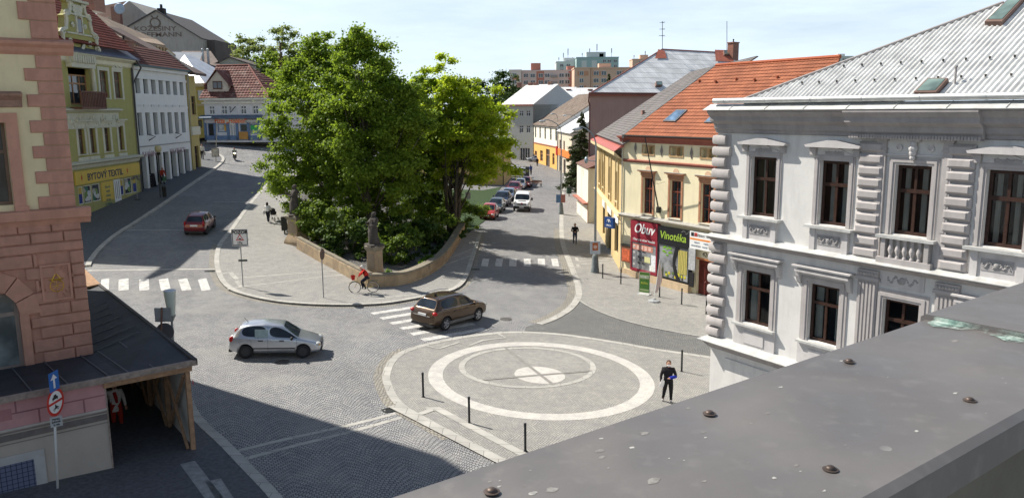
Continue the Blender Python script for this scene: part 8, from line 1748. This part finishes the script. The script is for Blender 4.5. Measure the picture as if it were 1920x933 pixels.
p=G(305,347.5);person('person in a red hooded jacket bending beside the blackboard at the white house',p,R(-40),1.70,(.30,.035,.02),(.02,.022,.04),hood=(.30,.035,.02),z=terr(p.x,p.y)+.1,stride=.1,J=dict(chest=(.06,0,.735),neck=(.10,0,.815),head=(.13,0,.85),sl=(.07,.11,.79),sr=(.07,-.11,.79),el=(.12,.14,.63),wl=(.19,.12,.52),er=(.12,-.14,.63),wr=(.19,-.12,.52)),extra=lambda t,h,j:(lambda mb:(mb.box(.28,.52,-.16,.16,.35,.78),mb.build('shopping_bag',cloth((.06,.14,.08)),t)))(MB()))
# in the covered walkway
pw_=K.e.matrix_basis @ Vector((uTr+.95,3.6,0));person('person in a white coat and red trousers inside the covered walkway',pw_,math.atan2(dT.x,-dT.y)+R(180),1.72,(.62,.58,.55),(.35,.035,.02),(.5,.45,.4),z=K.z0+.12,stride=.1,extra=both(coat((.62,.58,.55),.40,.68),lambda t,h,j:(lambda mb:(mb.tube([(.09,-.03,1.38),(.13,0,1.2),(.12,.02,1.0)],[.05,.06,.04],7),mb.build('scarf',cloth((.40,.02,.02)),t,smooth=True)))(MB())))
# far end of the right street
p=G(995.5,328);person('person in a blue jacket standing right of the white parked pair',p,R(60),1.78,(.03,.06,.22),(.05,.05,.07),stride=.08,extra=backpack((.03,.05,.18)))
p=G(1007.5,311.5);person('person in black walking on the far square',p,R(-100),1.76,(.015,.015,.02),(.015,.015,.02),stride=.16)
p=G(1001.5,303);person('person in dark blue standing beside the silver estate car',p,R(-100),1.78,(.02,.025,.05),(.02,.02,.03),stride=.06)
p=G(1094,365);person('person in dark clothes close to the house wall on the far right pavement',(p.x+.2,p.y+8),R(-95),1.74,(.03,.03,.06),(.03,.03,.04),stride=.1)
# ---------------------------------------------------------------- street furniture
BOL=M((.030,.034,.036),.5,.2,8,metal=.3,key='bollard_paint')
t0=empty('bollard',(0,0,0));mb=MB();mb.lathe([(.042,-.05),(.042,.90),(.047,.905),(.047,.985),(.04,1.0)],n=14);mb.build('post',BOL,t0,smooth=True,auto=40);mb=MB();mb.lathe([(.075,0),(.075,.012),(.045,.02)],n=14);mb.build('base_plate',BOL,t0)
bl=[(793.7,745,'slim black bollard left of the white ring, nearest the brown car'),(880,793.8,'slim black bollard between the other two at the lower left of the ring'),(985,847,'slim black bollard next to the metal coping'),(1278,697,'slim black bollard right of the ring, above the man with papers'),(1130,521.8,'black bollard just right of the concrete lamp foot'),(1164,532.7,'black bollard at the left corner of the shoe shop'),(1199,545,'black bollard left of the green sandwich board'),(1236.5,557.4,'black bollard right of the advertising flag'),(1278,571,'black bollard in front of the wine shop door'),(1324,589,'black bollard against the quoins of the white house')]
for i,(px,py,lb) in enumerate(bl):
    p=G(px,py);o=t0 if i==0 else dup(t0);o.location=(p.x,p.y,terr(p.x,p.y)+.03);tag(o,lb,'bollard','slim black bollards round the square')
# curved street lamps
LAMPG=M((.26,.29,.30),.5,.15,3,metal=.3,key='lamp_steel');CONC=M((.17,.19,.19),.9,.15,4,.4,stain=.3,key='lamp_foot')
def streetlamp(label,px,py,hpx,hpy,foot=1.0,z=None,side=None):
    p=G(px,py);t=empty('street_lamp',(p.x,p.y,terr(p.x,p.y)+.03),0,label,'street lamp','tall curved street lamps');H_=AT(hpx,hpy,p.y).z-terr(p.x,p.y);dx=AT(hpx,hpy,p.y).x-p.x
    mb=MB();mb.lathe([(.30,-.1),(.30,.25),(.27,.3),(.22,1.15),(.16,1.3),(.08,1.36)],n=14);mb.build('foot',CONC,t,smooth=True,auto=35)
    pts=[(0,0,1.3),(0,0,H_*.62),(0,0,H_-1.25)]+[(dx*(1-math.cos(a)),0,H_-1.25+1.45*math.sin(a)) for a in [math.pi/2*k/6 for k in range(1,6)]]+[(dx*.92,0,H_+.16),(dx*1.0,0,H_+.05)]
    mb=MB();mb.tube(pts,[.09,.075,.06]+[.045]*7,9);mb.build('pole',LAMPG,t,smooth=True);mb=MB();mb.ball((dx*1.03,0,H_),.36,12,8,sc=(1.1,.55,.34));hd=mb.build('lamp_head',M((.42,.45,.46),.35,.1,metal=.3,key='lamp_head'),t,smooth=True);mb=MB();mb.ball((dx*1.05,0,H_-.07),.26,10,6,sc=(1,.55,.35));mb.build('lens',M((.6,.6,.55),.3,key='lamp_lens'),hd,smooth=True);return t
l1=streetlamp('curved street lamp on a grey concrete foot near the shoe shop corner',1115.6,511,1083,243)
p=l1.location;H0=G(1115.6,511)
# framed picture on lamp foot
mb=MB();q0=AT(1116,464,p.y-.4);w_,hh=.36,.46;mb.box(q0.x-p.x-w_,q0.x-p.x+w_,-.45,-.40,q0.z-p.z-hh,q0.z-p.z+hh);bd=mb.build('notice_frame',M((.46,.50,.52),.5,key='frame_grey'),l1);mb=MB();mb.box(q0.x-p.x-.2,q0.x-p.x+.2,-.46,-.452,q0.z-p.z-.20,q0.z-p.z+.36);mb.build('poster',M((.45,.13,.04),.6,.3,6,key='orange_poster2'),bd);mb=MB();mb.ball((q0.x-p.x,-.464,q0.z-p.z+.06),.13,10,7,sc=(1,.05,1));mb.build('poster_picture',M((.62,.45,.38),.6),bd)
fl_=AT(1099,300,p.y);mb=MB();mb.ball((fl_.x-p.x,-.1,fl_.z-p.z),.24,12,8,sc=(.6,1,1));mb.tube([(fl_.x-p.x,0,fl_.z-p.z),(0,0,fl_.z-p.z-.1)],.03,5);mb.build('floodlight',M((.30,.36,.40),.4,metal=.4,key='floodlight'),l1,smooth=True)
l2=streetlamp('curved street lamp with blue boards at the kerb beside the white van',1052,402,1018,228);p=l2.location
for dx_,c in ((-.32,(.08,.16,.30)),(.22,(.30,.12,.10))):mb=MB();q=AT(1052,372,p.y);mb.box(dx_-.24,dx_+.24,-.14,-.10,q.z-p.z-.45,q.z-p.z+.45);mb.build('sign_board',M(c,.5,.2,8,key='lamp_board'),l2)
streetlamp('curved street lamp at the far right kerb in front of the spruce',1088,331,1060,217);streetlamp('farthest curved street lamp, in front of the orange house',1046,315,1036,214)
# single objects of the right pavement
p=G(1067,368);t=empty('litter_bin',(p.x,p.y,terr(p.x,p.y)+.03),R(10),'dark green litter bin on a post on the far right pavement','bin');mb=MB();mb.box(-.30,.30,-.22,.22,.35,1.15);mb.build('body',M((.02,.06,.035),.6,key='bin_green'),t);mb=MB();mb.box(-.34,.34,-.25,.25,1.155,1.22);mb.build('lid',DARK,t);mb=MB();mb.box(-.05,.05,-.05,.05,0,.35);mb.build('post',IRON,t)
p=G(1076,390);t=empty('cycle_rack',(p.x,p.y,terr(p.x,p.y)+.03),R(5),'white tubular cycle rack on the right pavement behind the walking man','cycle rack');mb=MB()
for x in (-.5,0,.5):mb.tube([(x-.18,0,0),(x-.18,0,.8),(x+.18,0,.8),(x+.18,0,0)],.022,6)
mb.tube([(-.7,0,.4),(.7,0,.4)],.02,6);mb.build('tubes',WHITE,t)
# green board
a,b=G(1202,551),G(1214,553);m=(a+b)/2;yw=math.atan2((b-a).y,(b-a).x);t=empty('sandwich_board',(m.x,m.y,terr(m.x,m.y)+.03),yw,'green standing advertising board in front of the shoe shop','sign board');GB_=M((.10,.24,.05),.6,.15,4,key='board_green')
mb=MB();mb.box(-.33,.33,-.02,.02,.12,1.42);bd=mb.build('panel',GB_,t);mb=MB();mb.box(-.30,.30,-.026,-.022,1.0,1.25);mb.box(-.30,.30,-.026,-.022,.22,.34);mb.build('print_band',M((.40,.48,.22),.6),bd);letters('VÍNO',.24,WHITE,bd,0,-.024,1.12);letters('SLEVA',.17,M((.75,.72,.1),.6),bd,0,-.024,.72);mb=MB();mb.box(-.4,.4,-.28,.28,0,.03);mb.tube([(-.36,0,.03),(-.36,0,1.45),(.36,0,1.45),(.36,0,.03)],.015,5);mb.build('stand',M((.5,.5,.48),.5,key='stand_grey'),t)
# beach flag
p=G(1226,566);t=empty('advertising_flag',(p.x,p.y,terr(p.x,p.y)+.03),0,'leaning feather flag with faded pink print and a grey foot in front of the shops','flag');tip=AT(1237,486,p.y);d=(tip-Vector(t.location));mb=MB();mb.tube([(0,0,.1),d*.5,d],[.02,.016,.01],6);mb.build('pole',WHITE,t);mb=MB();mb.lathe([(.38,0),(.36,.08),(.14,.14),(.1,.2)],n=10);mb.build('foot',M((.34,.35,.35),.7,.1,5,key='flag_foot'),t)
FLM,t_,b_=newmat('flag_print');v=objvec(t_);wv=nd(t_,'ShaderNodeTexWave');wv.inputs['Scale'].default_value=3;wv.inputs['Distortion'].default_value=5;t_.links.new(v,wv.inputs[0]);t_.links.new(mixc(t_,wv.outputs[0],(.55,.30,.24),(.62,.58,.52)),b_.inputs['Base Color'])
mb=MB();vs=[];n=14
for i in range(n+1):
    q=i/n;c0=d*(.22+.78*q);w=.42*math.sin(math.pi*min(1,(1-q)*1.4+.02)*.5)*(1 if q<.98 else .3)*(.6+.4*math.sin(math.pi*q));vs+=[c0+Vector((0,0,0)),c0+Vector((w*.9-.12*(1-q),-.10*math.sin(q*5),-.05))]
mb.add(vs,[(2*i,2*i+1,2*i+3,2*i+2) for i in range(n)]+[(2*i+2,2*i+3,2*i+1,2*i) for i in range(0)]);mb.build('flag_cloth',FLM,t,smooth=True)
# traffic signs
GALV=M((.30,.31,.31),.5,.15,5,metal=.5,key='galvanised');SW=M((.72,.72,.70),.5,.05,key='sign_white');SR=M((.52,.03,.02),.5,key='sign_red');SB=M((.02,.13,.42),.5,key='sign_blue');SGY=M((.28,.29,.30),.5,.1,3,metal=.3,key='sign_back')
p=G(456,540);t=empty('warning_sign',(p.x,p.y,terr(p.x,p.y)+.1),R(6),'white POZOR warning sign with a red triangle on a grey post, central pavement','traffic sign');zt_=AT(449,429,p.y).z-t.location.z;zb2=AT(449,460,p.y).z-t.location.z;w=.47;dx=AT(450,445,p.y).x-p.x
mb=MB();mb.tube([(0,0,0),(dx,0,zt_-.05)],.032,8);mb.build('post',GALV,t);mb=MB();mb.box(dx-w,dx+w,-.06,-.035,zb2,zt_);bd=mb.build('sign_plate',SW,t);mb=MB();k=.035
for a,b,c,d_ in ((dx-w+.03,dx+w-.03,zt_-.03-k,zt_-.03),(dx-w+.03,dx+w-.03,zb2+.03,zb2+.03+k),(dx-w+.03,dx-w+.03+k,zb2+.03+k,zt_-.03-k),(dx+w-.03-k,dx+w-.03,zb2+.03+k,zt_-.03-k)):mb.box(a,b,-.066,-.061,c,d_)
mb.build('border',BLACK,bd);letters('POZOR',.27,BLACK,bd,dx,-.062,zt_-.20,bold=.012);letters('17x',.20,BLACK,bd,dx-.02,-.062,zb2+.16,bold=.006)
zc_=(zb2+zt_)/2-.02;mb=MB();A=[(dx-.24,zc_-.17),(dx+.24,zc_-.17),(dx,zc_+.23)]
for i in range(3):
    a,b=Vector(A[i]),Vector(A[(i+1) % 3]);c=Vector((dx,zc_-.03));mb.add([(q.x,-.063,q.y) for q in (a,b,c+(b-c)*.68,c+(a-c)*.68)],[(0,1,2,3)])
mb.build('red_triangle',SR,bd);mb=MB();mb.prism([(dx-.11,zc_-.10),(dx+.11,zc_-.10),(dx+.03,zc_-.02),(dx-.03,zc_-.02)],-.066,-.062);mb.build('bump_symbol',BLACK,bd)
zs=AT(454,488,p.y).z-t.location.z;mb=MB();mb.xf(Matrix());mb.box(-.16,.36,-.05,-.03,zs-.06,zs+.07);mb.build('direction_plate',M((.12,.13,.12),.5,key='dark_plate'),t)
p=G(607,561);t=empty('sign_post',(p.x,p.y,terr(p.x,p.y)+.1),R(80),'thin grey post with an edge-on round sign in front of the sandstone wall','traffic sign');zt_=AT(607,464,p.y).z-t.location.z;mb=MB();mb.tube([(0,0,0),(0,0,zt_)],.034,8);mb.build('post',GALV,t);mb=MB();mb.lathe([(.33,0),(.33,.02)],n=20);mb.v=[(a,-.06+c,zt_-.38+b) for a,b,c in mb.v];mb.build('sign_plate',M((.12,.08,.07),.5,key='sign_edge'),t)
# foreground signs by the tarpaulin
p=G(109,920);t=empty('traffic_sign_post',(p.x,p.y,terr(p.x,p.y)+.1),K.e.rotation_euler.z,'white post with a blue arrow sign above a round red prohibition sign, front left','traffic sign')
t.rotation_euler=(0,0,math.atan2(dT.y,dT.x));Mi_=(Matrix.Translation(t.location) @ Matrix.Rotation(math.atan2(dT.y,dT.x),4,'Z')).inverted()
def sp(px,py):return Mi_ @ HP(px,py,(p.x,p.y,0),Vector((-dT.y,dT.x,0)))
e=sp(102,775);top=sp(99,700);mb=MB();mb.tube([(0,0,0),(e.x,0,e.z),(top.x,0,top.z)],.034,9);mb.build('post',SW,t,smooth=True)
c=sp(103.5,752);r1=(sp(103,727).z-sp(103,779).z)/2;mb=MB();mb.lathe([(r1,0),(r1,.02)],n=28);mb.v=[(c.x+a,-.04-cc,c.z+b) for a,b,cc in mb.v];dsc=mb.build('prohibition_disc',SR,t);mb=MB();mb.lathe([(r1*.78,0),(r1*.78,.004)],n=28);mb.v=[(c.x+a,-.061-cc,c.z+b) for a,b,cc in mb.v];mb.build('disc_face',SW,dsc)
mb=MB();mb.prism([(c.x-r1*.80,c.z-.035),(c.x-r1*.80,c.z+.035),(c.x+r1*.80,c.z+.035),(c.x+r1*.80,c.z-.035)],-.069,-.066);mb.build('bar',SR,dsc)
mb=MB();y0,y1=-.070,-.066;z=c.z+.09;mb.prism([(c.x-.13,z),(c.x+.13,z),(c.x+.13,z+.06),(c.x+.08,z+.07),(c.x+.055,z+.13),(c.x-.055,z+.13),(c.x-.08,z+.07),(c.x-.13,z+.06)],y0,y1);mb.box(c.x-.12,c.x-.08,y0,y1,z-.025,z);mb.box(c.x+.08,c.x+.12,y0,y1,z-.025,z);mb.build('car_symbol',BLACK,dsc)
z=c.z-.19;mb=MB();mb.tube([(c.x-.09+.035*math.cos(q),-.069,z+.035*math.sin(q)) for q in [k*.7 for k in range(10)]],.009,4);mb.tube([(c.x+.09+.035*math.cos(q),-.069,z+.035*math.sin(q)) for q in [k*.7 for k in range(10)]],.009,4);mb.prism([(c.x-.09,z),(c.x+.05,z),(c.x+.09,z+.05),(c.x+.02,z+.08),(c.x+.0,z+.14),(c.x-.04,z+.12),(c.x-.05,z+.05)],y0,y1);mb.build('motorcycle_symbol',BLACK,dsc)
q=[sp(89,700),sp(111,691),sp(112,727),sp(90,735)];cc=sum(q,Vector((0,0,0)))/4;w=(q[1].x-q[0].x+q[2].x-q[3].x)/4;hh=(q[0].z+q[1].z-q[2].z-q[3].z)/4;mb=MB();mb.box(cc.x-w,cc.x+w,-.06,-.04,cc.z-hh,cc.z+hh);bs_=mb.build('arrow_sign',SB,t)
mb=MB();mb.box(cc.x-.028,cc.x+.028,-.064,-.061,cc.z-hh*.72,cc.z+hh*.25);mb.add([(cc.x-.10,-.062,cc.z+hh*.22),(cc.x+.10,-.062,cc.z+hh*.22),(cc.x,-.062,cc.z+hh*.78)],[(0,1,2)]);mb.build('white_arrow',SW,bs_)
q=sp(105,789);mb=MB();mb.box(q.x-.15,q.x+.15,-.06,-.04,q.z-.14,q.z+.16);pl_=mb.build('supplementary_plate',M((.42,.43,.43),.5),t);letters('MIMO',.075,BLACK,pl_,q.x,-.062,q.z+.08);letters('ZÁSOB.',.07,BLACK,pl_,q.x,-.062,q.z);letters('6-18h',.07,BLACK,pl_,q.x,-.062,q.z-.08)
for ob,c0,k in [(o,c.x,1) for o in [dsc]+list(dsc.children)]+[(o,cc.x,1.55) for o in [bs_]+list(bs_.children)]:   # both plates are turned away from the road
    for vv in ob.data.vertices:dx_=(vv.co.x-c0)*k;vv.co.x=c0+dx_*.645;vv.co.y+=dx_*.764-(.03 if dx_>9 else 0)
# lamp and sign backs beside the walkway
p=G(330,735);t=empty('street_lantern',(p.x,p.y,terr(p.x,p.y)+.1),0,'modern lantern with a frosted conical glass beside the covered walkway roof','street lamp');hz=AT(318,546,p.y).z-t.location.z;hb_=AT(320,590,p.y).z-t.location.z;dx=AT(318,546,p.y).x-p.x
mb=MB();mb.tube([(0,0,0),(dx*.9,0,hb_-.25)],[.07,.045],10);mb.tube([(dx*.9,0,hb_-.26),(dx,0,hb_)],[.05,.16],12);mb.build('pole',GALV,t,smooth=True,auto=50);mb=MB();h_=hz-hb_;mb.lathe([(.13,0),(.16,h_*.3),(.215,h_*.9),(.21,h_)],(dx,0,hb_),16);mb.build('glass_shade',M((.46,.50,.44),.35,.05,2,key='frosted_glass'),t,smooth=True,auto=50);mb=MB();mb.lathe([(.225,0),(.215,.05),(.1,.08)],(dx,0,hz),16);mb.build('cap',M((.45,.5,.55),.4,metal=.3,key='lantern_cap'),t,smooth=True,auto=40)
p=G(318,740);t=empty('traffic_sign',(p.x-.35,p.y,terr(p.x,p.y)+.1),R(4),'grey backs of a square and a round traffic sign beside the frosted lantern','traffic sign');xl=t.location.x;q1=AT(303.5,591,p.y);q2=AT(307,618,p.y);mb=MB();mb.tube([(0,0,0),(q1.x-xl,.03,q1.z-t.location.z+.3)],.035,7);mb.build('post',M((.16,.09,.07),.7,.2,5,key='rusty_post'),t);mb=MB();w=.30;mb.box(q1.x-xl-w,q1.x-xl+w,.07,.09,q1.z-t.location.z-.27,q1.z-t.location.z+.27);mb.box(q1.x-xl-w*.9,q1.x-xl+w*.9,.045,.07,q1.z-t.location.z+.16,q1.z-t.location.z+.20);mb.box(q1.x-xl-w*.9,q1.x-xl+w*.9,.045,.07,q1.z-t.location.z-.20,q1.z-t.location.z-.16);mb.build('square_plate',SGY,t);mb=MB();mb.lathe([(.34,0),(.34,.02)],n=24);mb.v=[(q2.x-xl+a,.07+c,q2.z-t.location.z-.10+b) for a,b,c in mb.v];mb.build('round_plate',M((.10,.10,.11),.5,.1,key='dark_back'),t)
# things on the left pavement
p=G(301,371.5);t=empty('globe_lamp',(p.x,p.y,terr(p.x,p.y)+.1),0,'lamp post with a dull yellow globe in front of the long white house','street lamp');gz=AT(296.5,279,p.y);mb=MB();dx=gz.x-p.x;mb.tube([(0,0,0),(dx,0,gz.z-t.location.z-.3)],[.06,.045],8);mb.build('pole',IRON,t);mb=MB();mb.ball((dx,0,gz.z-t.location.z),.30,14,10,sc=(1,1,1.2));mb.build('globe',M((.46,.42,.26),.4,key='globe_glass'),t,smooth=True);mb=MB();mb.lathe([(.12,0),(.2,.15),(.05,.3)],(dx,0,gz.z-t.location.z-.55),10);mb.build('collar',IRON,t)
p=G(305,373);t=empty('litter_bin',(p.x+.2,p.y,terr(p.x,p.y)+.1),0,'black litter bin fixed beside the globe lamp','bin');mb=MB();mb.lathe([(.17,.1),(.2,.9),(.2,1.0)],n=12);mb.build('body',BLACK,t);mb=MB();mb.lathe([(.2,1.0),(.15,1.12),(.0,1.15)],n=12);mb.build('lid',IRON,t)
p=G(284.5,352);t=empty('blackboard',(p.x,p.y,terr(p.x,p.y)+.1),R(-15),'black chalk board on an A stand by the white house wall','sign board')
for s in (-1,1):mb=MB();mb.box(-.42,.42,-.02,.02,0,1.3);mb.xf(Matrix.Translation((0,s*.22,0)) @ Matrix.Rotation(s*R(9),4,'X'));mb.build('board',M((.025,.027,.035),.7,.2,3,key='chalkboard'),t)
mb=MB();[mb.box(-.3,.3,-.262,-.258,z,z+.02) for z in (.35,.62,.9)];mb.box(.0,.2,-.24,-.232,1.12,1.22);mb.build('chalk_lines',M((.4,.4,.4),.9),t)
p=G(258,376);t=empty('flower_stand',(p.x,p.y,terr(p.x,p.y)+.1),0,'slender post with pale flower baskets outside the textile shop','flower stand');mb=MB();mb.tube([(0,0,0),(0,0,2.1)],.03,6);mb.build('post',GALV,t);mb=MB();mb.lathe([(.25,0),(.25,.03),(.05,.06)],n=12);mb.build('foot',IRON,t)
for a in range(4):mb=MB();q=a*1.57;mb.ball((.24*math.cos(q),.24*math.sin(q),1.85+.18*(a % 2)),.17,8,6,sc=(1,1,.7));mb.build('basket',M((.20,.20,.17),.8,.2,9,key='basket'),t)
p=G(405,304);t=empty('information_stand',(p.x,p.y,terr(p.x,p.y)+.1),R(8),'tall thin post with a small grey advertising frame at the far left kerb','sign board');q=AT(402,232,p.y);mb=MB();mb.tube([(0,0,0),(q.x-p.x+.25,0,q.z-t.location.z)],.05,6);mb.build('post',GALV,t);q=AT(404,286,p.y);mb=MB();mb.box(q.x-p.x-.42,q.x-p.x+.42,-.12,-.06,q.z-t.location.z-.5,q.z-t.location.z+.5);bd=mb.build('frame',M((.20,.19,.18),.6),t);mb=MB();mb.box(q.x-p.x-.34,q.x-p.x+.34,-.13,-.121,q.z-t.location.z-.42,q.z-t.location.z+.42);mb.build('poster',M((.40,.40,.40),.6,.3,4,key='grey_poster'),bd)
# signs near the parked cars
p=G(878,398);t=empty('traffic_sign',(p.x,p.y,terr(p.x,p.y)),R(5),'grey rectangular sign back on a post behind the round bush','traffic sign');q=AT(878,367,p.y);mb=MB();z=q.z-t.location.z;mb.tube([(0,0,0),(0,0,z+.5)],.03,6);mb.build('post',GALV,t);mb=MB();mb.box(-.28,.28,.04,.06,z-.36,z+.42);mb.build('plate',SGY,t)
p=G(989,337);t=empty('information_board',(p.x,p.y,terr(p.x,p.y)),R(10),'dark upright information board right of the white parked pair','sign board');q=AT(989,321,p.y);z=q.z-t.location.z;mb=MB();mb.tube([(0,0,0),(0,0,z)],.05,6);mb.build('post',IRON,t);mb=MB();mb.box(-.32,.32,-.06,.06,z-.75,z+.75);mb.build('panel',M((.10,.11,.12),.6,key='board_dark'),t)
p=G(991,352);t=empty('litter_bin',(p.x,p.y,terr(p.x,p.y)),0,'small grey bin on a post at the end of the parked row','bin');mb=MB();mb.box(-.22,.22,-.18,.18,.3,1.0);mb.build('body',M((.16,.16,.13),.7),t);mb=MB();mb.box(-.25,.25,-.21,.21,1.003,1.06);mb.build('lid',DARK,t)
p=G(998,350);t=empty('bench',(p.x+.6,p.y+.5,terr(p.x,p.y)),R(5),'low wooden bench on the kerb at the end of the parked row','bench');mb=MB();mb.box(-.9,.9,-.25,.25,.42,.48);mb.build('seat',WD,t)
for s in (-1,1):mb=MB();mb.box(s*.75-.06,s*.75+.06,-.22,.22,0,.415);mb.build('leg',DARK,t)
mb=MB();mb.box(-.9,.9,.22,.26,.6,.85);mb.build('backrest',WD,t)
# a few loose leaves / litter marks are part of the paving; overhead cable across the yellow house
# ---------------------------------------------------------------- the coping of our own building, in front
zp=CAMZ-.80
a,b=ATZ(750,933,zp),ATZ(1920,540,zp);c_,d_=ATZ(1620,933,zp),ATZ(1920,759,zp)
dd=(b-a).xy.normalized();per=Vector((dd.y,-dd.x))   # towards us
wid=(c_-a).xy.dot(per);print('coping width',wid,dd)
t=empty('parapet',(a.x,a.y,zp),math.atan2(dd.y,dd.x),'brown metal coping on the parapet right in front, with round rivets and bird droppings','parapet')
m,tt,bb=newmat('aged_copper');v=objvec(tt)
c=mixc(tt,noisefac(tt,v,1.6,8,.3,.7),(.135,.125,.118),(.190,.176,.165));c=mixc(tt,noisefac(tt,v,14,6,.55,.78),c,(.205,.192,.178))
n_=nd(tt,'ShaderNodeTexVoronoi');n_.inputs['Scale'].default_value=4.2;n_.inputs['Randomness'].default_value=1;tt.links.new(v,n_.inputs['Vector'])
ds=noisefac(tt,v,23,4,.3,.7);r_=mathn(tt,'MULTIPLY_ADD',ds,.05,n_.outputs['Distance'])
spot=mathn(tt,'MULTIPLY',mathn(tt,'LESS_THAN',r_,.075),mathn(tt,'GREATER_THAN',r_,.02));sp2=mathn(tt,'MULTIPLY',spot,noisefac(tt,v,3,2,.45,.6))
c=mixc(tt,mathn(tt,'MULTIPLY',sp2,.7),c,(.45,.44,.40));tt.links.new(c,bb.inputs['Base Color'])
bb.inputs['Metallic'].default_value=.35;rr=nd(tt,'ShaderNodeMapRange');rr.inputs[3].default_value=.38;rr.inputs[4].default_value=.62;tt.links.new(noisefac(tt,v,3,6,.3,.7),rr.inputs[0]);tt.links.new(rr.outputs[0],bb.inputs['Roughness'])
bumpn(tt,bb,noisefac(tt,v,6,5,0,1),.15,.01);COPPER=m
# strip-local frame: x along, y = away from us is +, so the near side is -wid
Lc0,Lc1=-3.0,9.0;seam=(t.matrix_basis.inverted() @ ATZ(1725,597,zp)) if False else None
Mi=(Matrix.Translation((a.x,a.y,zp)) @ Matrix.Rotation(math.atan2(dd.y,dd.x),4,'Z')).inverted()
def cl(px,py,z=zp):return Mi @ ATZ(px,py,z)
sx_=cl(1725,597).x;sx2=cl(1920,655).x;print('seam',sx_,sx2)
mb=MB()
def slab(x0,x1,dz):
    pr=[(.03,-.10+dz),(.03,-.012+dz),(.012,0+dz),(-wid-.0,.004+dz),(-wid-.022,-.008+dz),(-wid-.025,-.09+dz),(-wid-.012,-.10+dz)]
    n=len(pr);vs=[(x0,y,z) for y,z in pr]+[(x1,y,z) for y,z in pr];mb.add(vs,[(i,i+1,n+i+1,n+i) for i in range(n-1)]+[tuple(range(n)),tuple(range(n,2*n))[::-1],(0,n,2*n-1,n-1)])
slab(Lc0,sx_+.02,0);slab(sx_,Lc1,.022)
mb.build('coping_sheet',COPPER,t,smooth=True,auto=25)
mb=MB();mb.box(Lc0,Lc1,-wid+.02,.0-.03,-10.9,-.105);mb.build('parapet_wall',M((.17,.155,.12),.9,.15,2,.3,key='parapet_plaster'),t)
# verdigris run beside the seam
m,tt,bb=newmat('verdigris');v=objvec(tt);c=mixc(tt,noisefac(tt,v,18,6,.4,.65),(.26,.42,.36),(.50,.52,.47));tt.links.new(c,bb.inputs['Base Color']);bb.inputs['Roughness'].default_value=.8
tr=nd(tt,'ShaderNodeBsdfTransparent');ms=nd(tt,'ShaderNodeMixShader');o_=[n for n in tt.nodes if n.type=='OUTPUT_MATERIAL'][0]
tt.links.new(noisefac(tt,v,9,8,.42,.62,.7),ms.inputs[0]);tt.links.new(tr.outputs[0],ms.inputs[1]);tt.links.new(bb.outputs[0],ms.inputs[2]);tt.links.new(ms.outputs[0],o_.inputs[0]);VERD=m
mb=MB();v_=[];n=14
for i in range(n+1):
    y=-.02-(wid-.04)*i/n;wv=.05+.035*math.sin(i*1.1)+.02*math.sin(i*2.7);v_+=[(sx_-.004,y,.0062),(sx_-.004-wv,y,.0058)]
mb.add(v_,[(2*i,2*i+2,2*i+3,2*i+1) for i in range(n)]);mb.quad((sx_-.003,-.02,.006),(sx_-.003,-wid+.02,.006),(sx_-.003,-wid+.02,.021),(sx_-.003,-.02,.021));mb.build('verdigris_stain',VERD,t)
rv=[(1330,778),(922,925),(1557,883),(1592,680),(1818,753),(1265,690)]
RIV=M((.10,.075,.062),.5,.2,20,metal=.5,key='rivet_copper')
for (px,py) in rv[:5]:
    p=cl(px,py);mb=MB();mb.lathe([(.017,0),(.018,.002),(.0115,.003),(.011,.006),(.0075,.009),(.0,.010)],(p.x,p.y,.004),16);mb.build('rivet',RIV,t,smooth=True,auto=40)
DROP=M((.34,.335,.31),.8,.3,60,key='bird_dropping');FAINT=M((.20,.19,.175),.6,.25,50,key='faint_stain');r_=random.Random(5)
def blob(px,py,s,st=1.0,mi=0):
    p=cl(px,py);n=11;mb=MB();a0=r_.random()*6;zs=.0006+.004*min(1,max(0,-p.y/wid));vs=[(p.x,p.y,zs)]
    for k in range(n):q=2*math.pi*k/n;rr=s*(.6+.6*r_.random());vs.append((p.x+rr*math.cos(q+a0)*st,p.y+rr*math.sin(q+a0),.0006+.004*min(1,max(0,-(p.y+rr*math.sin(q+a0))/wid))))
    mb.add(vs,[(0,1+k,1+(k+1) % n) for k in range(n)]);mb.build('bird_dropping',(DROP,FAINT)[mi],t)
for k in range(46):
    px=820+r_.random()*1080;lim=933-(px-750)*.336;py=lim+8+r_.random()*min(300,930-lim);
    if py>930:continue
    p=cl(px,py)
    if p.y<-wid+.02 or p.y>-.01 or p.x>sx_-.05:continue
    blob(px,py,.0022+.006*r_.random()**3,1.6,0 if r_.random() <.6 else 1)
for px,py,s in ((1225,903,.013),(1035,918,.011),(1320,810,.006),(1125,845,.008),(1128,857,.007),(1290,765,.004),(1440,775,.006),(1208,812,.010),(1790,640,.012)):blob(px,py,s,1.5,1)

print('objects',len(bpy.data.objects),'polys',sum(len(m.polygons) for m in bpy.data.meshes))
